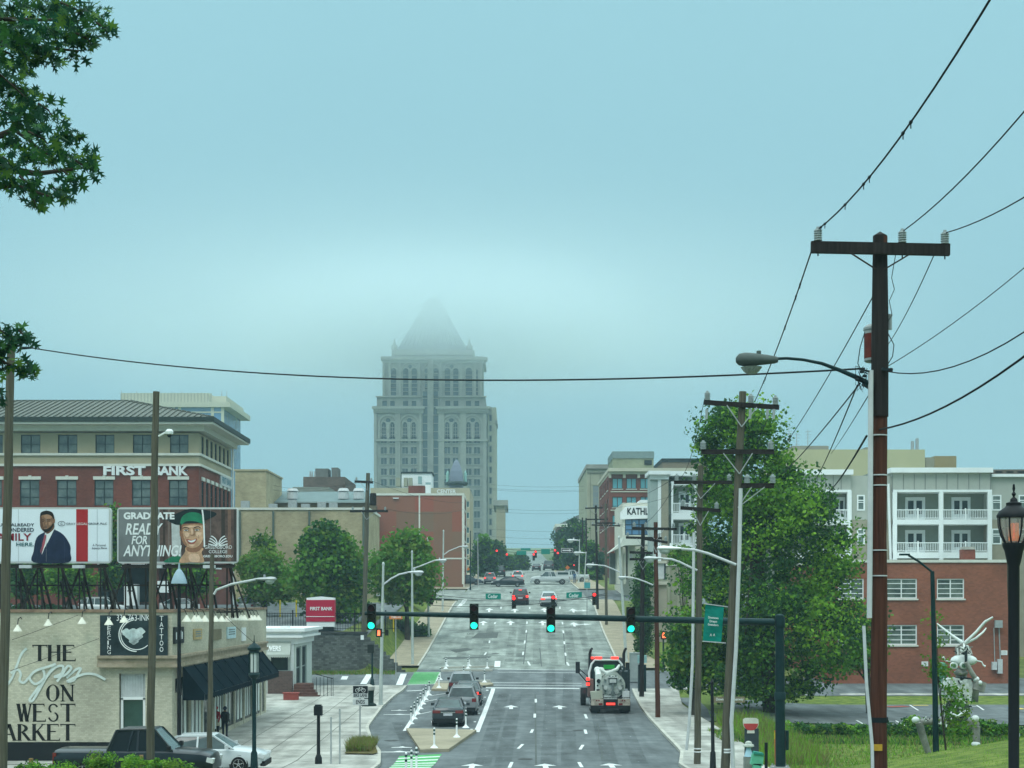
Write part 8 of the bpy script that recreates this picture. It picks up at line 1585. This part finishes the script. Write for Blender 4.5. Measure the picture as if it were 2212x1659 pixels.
m = MB(); m.box(-.42, .1, .88, .42, .8, 1.12); m.box(-.35, .1, .75, .35, .7, .88); m.build('tank_sump', wt_, tk)
m = MB(); m.box(-1.2, -.05, .28, 1.2, .15, .52); m.box(-.45, -.03, .5, .45, .2, .9); m.box(-1.2, .1, .95, 1.2, .3, 1.02); m.build('rear_bumper', trim_b, tk)
for s in (-1, 1): m = MB(); m.box(.45*s if s > 0 else -1.2, -.04, .48, 1.2 if s > 0 else -.45, .08, .92); lp = m.build('light_panel', mat('panel_cream', (.33, .29, .24), .5, .4, 4), tk); m = MB(); [m.lathe((s*(.72+.14*i), -.03, .82), [(.05, -.03), (.05, .02)], 10, axis='y') for i in range(2)]; m.box(s*.62-.12, -.06, .54, s*.62+.12, -.045, .66); m.build('lamp_pair', tail_off, lp)
m = MB(); m.box(-.27, -.08, .55, .27, -.02, .68); m.build('warning_light', tail_on, tk)
for x, z in ((-1.27, 1.95), (-1.27, 1.62)): m = MB(); m.box(x-.1, 3.6, z-.09, x+.12, 3.75, z+.09); m.build('tail_light', tail_on, tk)
m = MB(); m.box(-1.25, 3.7, .8, -.9, 5.1, 1.9); m.build('side_locker', mat('dusty_red_locker', (.16, .10, .09), .6, .2, 3), tk)
for s in (-1, 1):
    for y in (1.0, 2.4): m = MB(); m.lathe((s*.93, y, .52), [(.47, -.27), (.52, -.22), (.52, .22), (.47, .27)], 20, axis='x'); w9 = m.build('wheel', rubber, tk, True); m = MB(); m.lathe((s*.93, y, .52), [(.3, .1*s), (.3, .28*s), (.12, .2*s), (.05, .3*s)], 14, axis='x'); m.build('rim', alu, w9)
    m = MB(); m.lathe((s*1.12-(.0 if s > 0 else .42)*0-(.35 if s < 0 else 0), 6.4, .55), [(.49, -.17), (.54, -.13), (.54, .13), (.49, .17)], 20, axis='x'); m.build('wheel', rubber, tk, True)
    m = MB(); m.box(s*.93-.3, .2, .12, s*.93+.3, .24, .75); m.build('mud_flap', trim_b, tk)
m = MB(); m.add([(-1.65, 5.9, .6), (-1.65, 7.0, .6), (-1.65, 6.8, 1.25), (-1.65, 6.05, 1.25), (-1.0, 5.9, .6), (-1.0, 7.0, .6), (-1.0, 6.8, 1.25), (-1.0, 6.05, 1.25)], [(0, 1, 2, 3), (4, 7, 6, 5), (0, 3, 7, 4), (1, 5, 6, 2), (3, 2, 6, 7)]); m.build('front_fender', bk_, tk)
# ---------------- people ----------------
skin = mat('skin', (.16, .09, .06), .6, .1, 20)
def person(label, loc, head, H_, top, legs, pose=0, group=None, hood=True, extra=None, skirt=None):
    """one skinned figure: pose 0 standing, 1 mid-stride"""
    me = bpy.data.meshes.new('body'); s = H_/1.75; a = .16*pose
    J = [(0, 0, .96), (0, 0, 1.12), (0, .0, 1.36), (0, .01, 1.5), (0, .03, 1.62), (0, .03, 1.70),
         (.10, 0, .93), (.11, a, .52), (.11, a*.6, .1), (.12, a*.6+.14, .05), (-.10, 0, .93), (-.11, -a*.6, .52), (-.11, -a*1.9, .12), (-.12, -a*1.9+.13, .06),
         (.19, 0, 1.40), (.24, -.02, 1.14), (.22, .13, .92), (.21, .18, .83), (-.19, 0, 1.40), (-.24, .02, 1.14), (-.22, .12, .93), (-.21, .17, .84)]
    E_ = [(0, 1), (1, 2), (2, 3), (3, 4), (4, 5), (0, 6), (6, 7), (7, 8), (8, 9), (0, 10), (10, 11), (11, 12), (12, 13), (2, 14), (14, 15), (15, 16), (16, 17), (2, 18), (18, 19), (19, 20), (20, 21)]
    Rr = [.15, .135, .155, .06, .10, .08, .10, .07, .05, .045, .10, .07, .05, .045, .075, .05, .038, .035, .075, .05, .038, .035]
    me.from_pydata([(x*s, y*s, z*s) for x, y, z in J], E_, []); tmp = bpy.data.objects.new('tmp', me); COL.objects.link(tmp)
    md = tmp.modifiers.new('s', 'SKIN'); sv = me.skin_vertices[0].data
    for i, r in enumerate(Rr): sv[i].radius = (r*s, r*s*(.75 if i in (0, 1, 2) else 1)); sv[i].use_root = (i == 0)
    tmp.modifiers.new('u', 'SUBSURF').levels = 2; bpy.context.view_layer.update(); dg_ = bpy.context.evaluated_depsgraph_get(); nm = bpy.data.meshes.new_from_object(tmp.evaluated_get(dg_)); bpy.data.objects.remove(tmp)
    t = thing('person', label, 'person', loc, group, rot=-head, local=True); nm.name = 'body'; nm.materials.clear(); mats = [legs, top, skin, black]
    for x in mats: nm.materials.append(x)
    for p in nm.polygons:
        z = p.center.z/s; p.use_smooth = True; p.material_index = 3 if z < .1 else 0 if z < .9 else 1 if z < 1.47 else 2
        if .78 < z < .9 and abs(p.center.x)/s > .17: p.material_index = 2
    o = bpy.data.objects.new('body', nm); COL.objects.link(o); o.parent = t
    m = MB(); m.ball((0, .0, 1.67*s), (.112*s, .125*s, .12*s), 12); m.v = [v for v in m.v]; m.build('hood' if hood else 'hair', top if hood else black, t, True)
    if skirt: m = MB(); m.lathe((0, 0, 0), [(.16*s, 1.05*s), (.2*s, .9*s), (.24*s, .66*s), (.2*s, .64*s)], 12); m.build('skirt', skirt, t, True)
    if extra == 'bag': m = MB(); m.obox((.2*s, -.12*s, 1.15*s), (.08, 0, 0), (0, .12, 0), (0, 0, .2)); m.build('backpack', black, t)
    return t
navy = mat('navy_cloth', (.015, .02, .035), .85, .1, 6); redc = mat('red_cloth', (.38, .015, .03), .85, .1, 6); jean = mat('blue_jeans', (.05, .08, .14), .85, .1, 6)
g = G(467, 1597); person('person in a red top and pale skirt standing by the storefront', (g.x, g.y, R(g.y)+.13), -2.9, 1.55, redc, navy, 0, 'people beside the storefront', skirt=mat('patterned_skirt', (.42, .38, .28), .85, .3, 30)); g = G(486, 1600); person('person in dark hooded clothes with a bag standing by the storefront', (g.x, g.y, R(g.y)+.13), .3, 1.6, navy, navy, 0, 'people beside the storefront', extra='bag')
for px, py, c1, c2, lb in ((1227, 1257, jean, navy, 'left of the group'), (1233, 1255, navy, jean, 'middle of the group'), (1241, 1262, mat('blue_jacket', (.05, .11, .2), .85, .1, 5), jean, 'nearest of the group'), (1246, 1257, mat('grey_jacket', (.25, .27, .28), .85, .1, 5), navy, 'right of the group')):
    d = D(py); person('pedestrian in dark clothes on the far right corner, '+lb, (X(px, d), d, R(d)+.13), 0, 1.75, c1, c2, 1, 'pedestrians waiting at the far right corner', hood=False)
hv = mat('hi_vis_yellow', (.50, .62, .05), .7, .05, 5); d = 124; person('worker in hi-vis yellow clothing half hidden behind the reddish brown pole', (X(1421, d), d, T(X(1421, d), d)+.1), .4, 1.75, hv, hv, 0, None, hood=False)
# ---------------- scrap-metal sculpture ----------------
zs = lambda x, y: (1926.4+x*.2146, 1303.2+y*.2146)
SDp = 50.0; scu = thing('sculpture', 'large seated insect-like sculpture of grey and white scrap metal', 'sculpture', V(X(2050, SDp), SDp, T(X(2050, SDp), SDp)))
scm = mat('scrap_grey', (.20, .21, .19), .7, .35, 3, c2=(.34, .34, .31)); scw = mat('flaked_white_enamel', (.62, .66, .64), .5, .12, 5); scw2 = mat('speckled_enamel', (.50, .56, .52), .6, .5, 5, c2=(.78, .82, .80))
def S3(x, y, dy=0): a, b = zs(x, y); return P(a, b, SDp+dy)
def px_(r): return r*.2146/F*SDp
def stube(nm, pts, rs, mt): m = MB(); m.tube([S3(*p) for p in pts], [px_(r) for r in rs], 12); return m.build(nm, mt, scu, True)
stube('left_leg', [(275, 1200, -.4), (300, 1300, -.4), (340, 1420, -.3), (395, 1590, -.2)], [40, 38, 34, 28], scm); stube('right_leg', [(850, 1240, -.5), (850, 1330, -.5), (862, 1450, -.4)], [40, 38, 34], scm)
stube('left_thigh', [(280, 1195, -.4), (450, 1190, 0), (620, 1170, .2)], [30, 36, 48], scm); stube('right_thigh', [(600, 1190, .2), (740, 1215, -.1), (855, 1220, -.5)], [60, 52, 42], scm)
m = MB()
for x, y in ((240, 1175), (840, 1160)): p = S3(x, y, -.7); m.ball((p.x, p.y, p.z), (px_(40), px_(38), px_(34)), 10)
m.build('knee_plate', scw, scu, True)
m = MB(); p = S3(845, 1480, -.6); m.obox(p, (px_(70), 0, 0), (0, .25, 0), (0, 0, px_(22))); m.ball(tuple(S3(845, 1415, -.5)), (px_(46), px_(44), px_(24)), 10); m.build('foot', scw, scu)
m = MB(); p = S3(400, 1600, -.2); m.ball((p.x, p.y, p.z), (px_(45), px_(60), px_(26)), 10); m.build('foot', scw, scu, True)
m = MB(); m.prism([S3(*q, -.35) for q in ((562, 765), (640, 752), (800, 768), (822, 830), (800, 985), (700, 975), (548, 955), (540, 850))], V(0, .75, 0)); m.build('torso', scw2, scu)
m = MB(); m.prism([S3(*q, .0) for q in ((800, 800), (880, 850), (870, 1000), (800, 990))], V(0, .5, 0)); m.build('torso_side', scm, scu)
stube('lower_body', [(660, 985, 0), (660, 1060, 0), (650, 1180, 0)], [100, 130, 110], mat('dark_scrap', (.06, .085, .06), .8, .4, 4)); stube('belt_chain', [(560, 1130, -.55), (600, 1120, -.62), (660, 1135, -.65), (720, 1110, -.62), (770, 1080, -.55)], [14, 18, 14, 22, 18], scw)
stube('neck', [(700, 770, 0), (700, 700, 0), (705, 650, 0)], [65, 48, 55], scm); stube('collar', [(600, 775, -.1), (700, 755, -.35), (820, 770, -.1)], [14, 16, 14], dark)
m = MB(); p = S3(725, 575); m.ball((p.x, p.y, p.z), (px_(135), px_(110), px_(62)), 14); m.build('helmet', scw, scu, True)
m = MB()
for x in (628, 725): p = S3(x, 628, -.38); m.lathe((p.x, p.y, p.z), [(px_(34), -.04), (px_(34), .12)], 14, axis='y')
m.build('eye_ring', scw, scu); m = MB()
for x in (628, 725): p = S3(x, 628, -.44); m.lathe((p.x, p.y, p.z), [(px_(20), -.02), (px_(20), .02)], 12, axis='y')
m.build('eye', mat('green_eye', (.10, .20, .12), .3, .3, 5), scu); m = MB(); p = S3(695, 700, -.15); m.ball((p.x, p.y, p.z), (px_(75), px_(60), px_(34)), 12); m.build('jaw', scm, scu, True)
for i in range(9): a = i/8; stube('crown_rod', [(720+10*(a-.5), 405, -.1), (660+a*140-15, 450, -.1+.2*math.sin(i)), (645+a*160, 515, -.1)], [9, 10, 9], scw if i % 2 else scm)
stube('wing_antenna', [(715, 400, 0), (600, 320, .2), (455, 205, .5)], [18, 14, 8], scw); stube('wing_antenna', [(735, 400, 0), (850, 290, -.1), (940, 185, -.2), (1018, 140, -.3)], [16, 14, 13, 10], scw); stube('wing_antenna', [(745, 405, 0), (850, 350, .1), (920, 290, .2), (950, 250, .3)], [12, 12, 10, 6], scw)
stube('black_strap', [(745, 440, -.35), (748, 590, -.55)], [14, 14], dark); stube('raised_arm', [(745, 590, -.55), (800, 690, -.5), (840, 755, -.45)], [22, 24, 26], scm); stube('raised_arm', [(770, 600, -.45), (835, 745, -.4)], [7, 7], scw)
m = MB(); p = S3(875, 830, -.4); m.obox(p, (px_(48), 0, -px_(18)), (0, .2, 0), (px_(14), 0, px_(48))); m.build('bucket', scm, scu); m = MB(); p = S3(850, 765, -.45); m.ball((p.x, p.y, p.z), (px_(34), .12, px_(30)), 8); p = S3(890, 800, -.6); m.ball((p.x, p.y, p.z), (px_(20), .1, px_(24)), 8); m.build('shoulder_joint', scw, scu, True)
stube('side_feeler', [(860, 580, 0), (905, 590, 0), (920, 625, 0), (940, 635, 0)], [7, 7, 8, 12], scw); stube('side_feeler', [(590, 588, 0), (545, 580, 0), (515, 540, 0)], [6, 6, 12], scw)
m = MB(); p = S3(500, 690, .4); m.lathe((p.x, p.y, p.z), [(px_(50), -px_(120)), (px_(52), px_(70)), (px_(40), px_(90)), (px_(10), px_(98))], 14); m.build('green_cylinder', mat('verdigris_tank', (.10, .25, .18), .7, .2, 3), scu, True)
random.seed(21)
for nm, mt, k in (('scrap_piece', scw, 34), ('scrap_piece', dark, 22), ('scrap_piece', scm, 24)):
    for _ in range(k//2):
        m = MB()
        for _ in range(2): x, y = random.choice([(U(560, 790), U(960, 1190)), (U(560, 720), U(780, 960)), (U(330, 560), U(1140, 1230)), (U(640, 800), U(430, 520))]); p = S3(x, y, -.42 if y < 960 else -.6); a = U(0, 6.3); q = p+V(math.cos(a), U(-.5, .5), math.sin(a))*px_(U(14, 46)); m.tube([p, (p+q)/2+V(U(-.04, .04), 0, U(-.04, .04)), q], [px_(U(5, 12)), px_(U(4, 9)), px_(U(3, 7))], 6)
        m.build(nm, mt, scu)
# white basins by the sculpture
for px, py, r, lb in ((2140, 1619, .17, 'small white enamel basin lying right of the sculpture foot'), (2193, 1588, .16, 'small white globe at the foot of the grey pole by the right edge')):
    d = 52; c = P(px, py, d); t = thing('basin' if px < 2180 else 'lamp_globe', lb, 'basin' if px < 2180 else 'globe', V(c.x, d, c.z-.2)); m = MB()
    if px < 2180: m.lathe(c, [(r*.7, -.12), (r, .0), (r*1.15, .1), (r*1.0, .1), (r*.6, .0)], 16)
    else: m.ball(tuple(c), r, 14)
    m.build('shell', scw, t, True)
    if px < 2180: m = MB(); m.cyl(c-V(0, 0, .1), V(c.x, d, T(c.x, d)-.1), .07)
    else: m = MB(); m.cyl(c-V(0, 0, .14), V(c.x, d, T(c.x, d)-.1), .06)
    m.build('stand', scm, t)
# ---------------- air ----------------
def vol(name, x0, y0, z0, x1, y1, z1, dens, col, grad=None, step=None):
    m = MB(); m.box(x0, y0, z0, x1, y1, z1); mt = bpy.data.materials.new(name); mt.use_nodes = True; t = mt.node_tree; t.nodes.clear(); o = t.nodes.new('ShaderNodeOutputMaterial'); p = t.nodes.new('ShaderNodeVolumePrincipled')
    p.inputs['Color'].default_value = col+(1,); p.inputs['Density'].default_value = dens; p.inputs['Anisotropy'].default_value = .0; t.links.new(p.outputs[0], o.inputs['Volume'])
    if grad:
        g = t.nodes.new('ShaderNodeNewGeometry'); s = t.nodes.new('ShaderNodeSeparateXYZ'); t.links.new(g.outputs['Position'], s.inputs[0]); mr = t.nodes.new('ShaderNodeMapRange'); mr.interpolation_type = 'SMOOTHSTEP'; t.links.new(s.outputs[2], mr.inputs[0]); mr.inputs[1].default_value = grad[0]; mr.inputs[2].default_value = grad[1]; mr.inputs[3].default_value = 0; mr.inputs[4].default_value = 1
        nz = t.nodes.new('ShaderNodeTexNoise'); nz.inputs['Scale'].default_value = .012; nz.inputs['Detail'].default_value = 3; t.links.new(g.outputs['Position'], nz.inputs['Vector']); m2 = t.nodes.new('ShaderNodeMapRange'); t.links.new(nz.outputs[0], m2.inputs[0]); m2.inputs[1].default_value = .3; m2.inputs[2].default_value = .7; m2.inputs[3].default_value = .7; m2.inputs[4].default_value = 1.3
        a = t.nodes.new('ShaderNodeMath'); a.operation = 'MULTIPLY'; t.links.new(mr.outputs[0], a.inputs[0]); t.links.new(m2.outputs[0], a.inputs[1]); b = t.nodes.new('ShaderNodeMath'); b.operation = 'MULTIPLY'; t.links.new(a.outputs[0], b.inputs[0]); b.inputs[1].default_value = dens; t.links.new(b.outputs[0], p.inputs['Density'])
    ob = m.build(name, mt); ob['kind'] = 'stuff'
    if step: mt.cycles.volume_step_rate = step
    return ob
vol('haze', -1000, -100, -3, 1000, 1600, 176, .00042, (.50, .70, .80))
def puff():
    ob = vol('cloud', -300, 400, 84, 230, 900, 175, .05, (.79, .895, .935)); t = ob.data.materials[0].node_tree; p = [n for n in t.nodes if n.type == 'PRINCIPLED_VOLUME'][0]; N_ = t.nodes.new; L = t.links.new
    g = N_('ShaderNodeNewGeometry'); s = N_('ShaderNodeSeparateXYZ'); L(g.outputs['Position'], s.inputs[0])
    nz = N_('ShaderNodeTexNoise'); nz.inputs['Scale'].default_value = .022; nz.inputs['Detail'].default_value = 3; L(g.outputs['Position'], nz.inputs['Vector'])
    def M(op, a, b=None):
        n = N_('ShaderNodeMath'); n.operation = op
        for i, v in enumerate((a, b)):
            if v is None: continue
            if isinstance(v, (int, float)): n.inputs[i].default_value = v
            else: L(v, n.inputs[i])
        return n.outputs[0]
    def ss(v, a, b):
        m = N_('ShaderNodeMapRange'); m.interpolation_type = 'SMOOTHSTEP'; L(v, m.inputs[0]); m.inputs[1].default_value = a; m.inputs[2].default_value = b; return m.outputs[0]
    z = M('ADD', s.outputs[2], M('MULTIPLY', M('SUBTRACT', nz.outputs[0], .5), 22))
    dx = M('MULTIPLY', M('ADD', s.outputs[0], 33), 1.0); dy = M('SUBTRACT', s.outputs[1], 650); r = M('SQRT', M('ADD', M('MULTIPLY', dx, dx), M('MULTIPLY', dy, dy)))
    f = M('MULTIPLY', M('MULTIPLY', ss(z, 90, 138), M('SUBTRACT', 1.0, ss(s.outputs[2], 112, 162))), M('SUBTRACT', 1.0, ss(r, 40, 245)))
    d2y = M('SUBTRACT', s.outputs[1], 686); r2 = M('SQRT', M('ADD', M('MULTIPLY', dx, dx), M('MULTIPLY', d2y, d2y)))
    f2 = M('MULTIPLY', M('MULTIPLY', ss(z, 104, 132), M('SUBTRACT', 1.0, ss(s.outputs[2], 130, 166))), M('SUBTRACT', 1.0, ss(r2, 26, 110)))
    L(M('ADD', M('MULTIPLY', f, .012), M('MULTIPLY', f2, .022)), p.inputs['Density'])
puff()
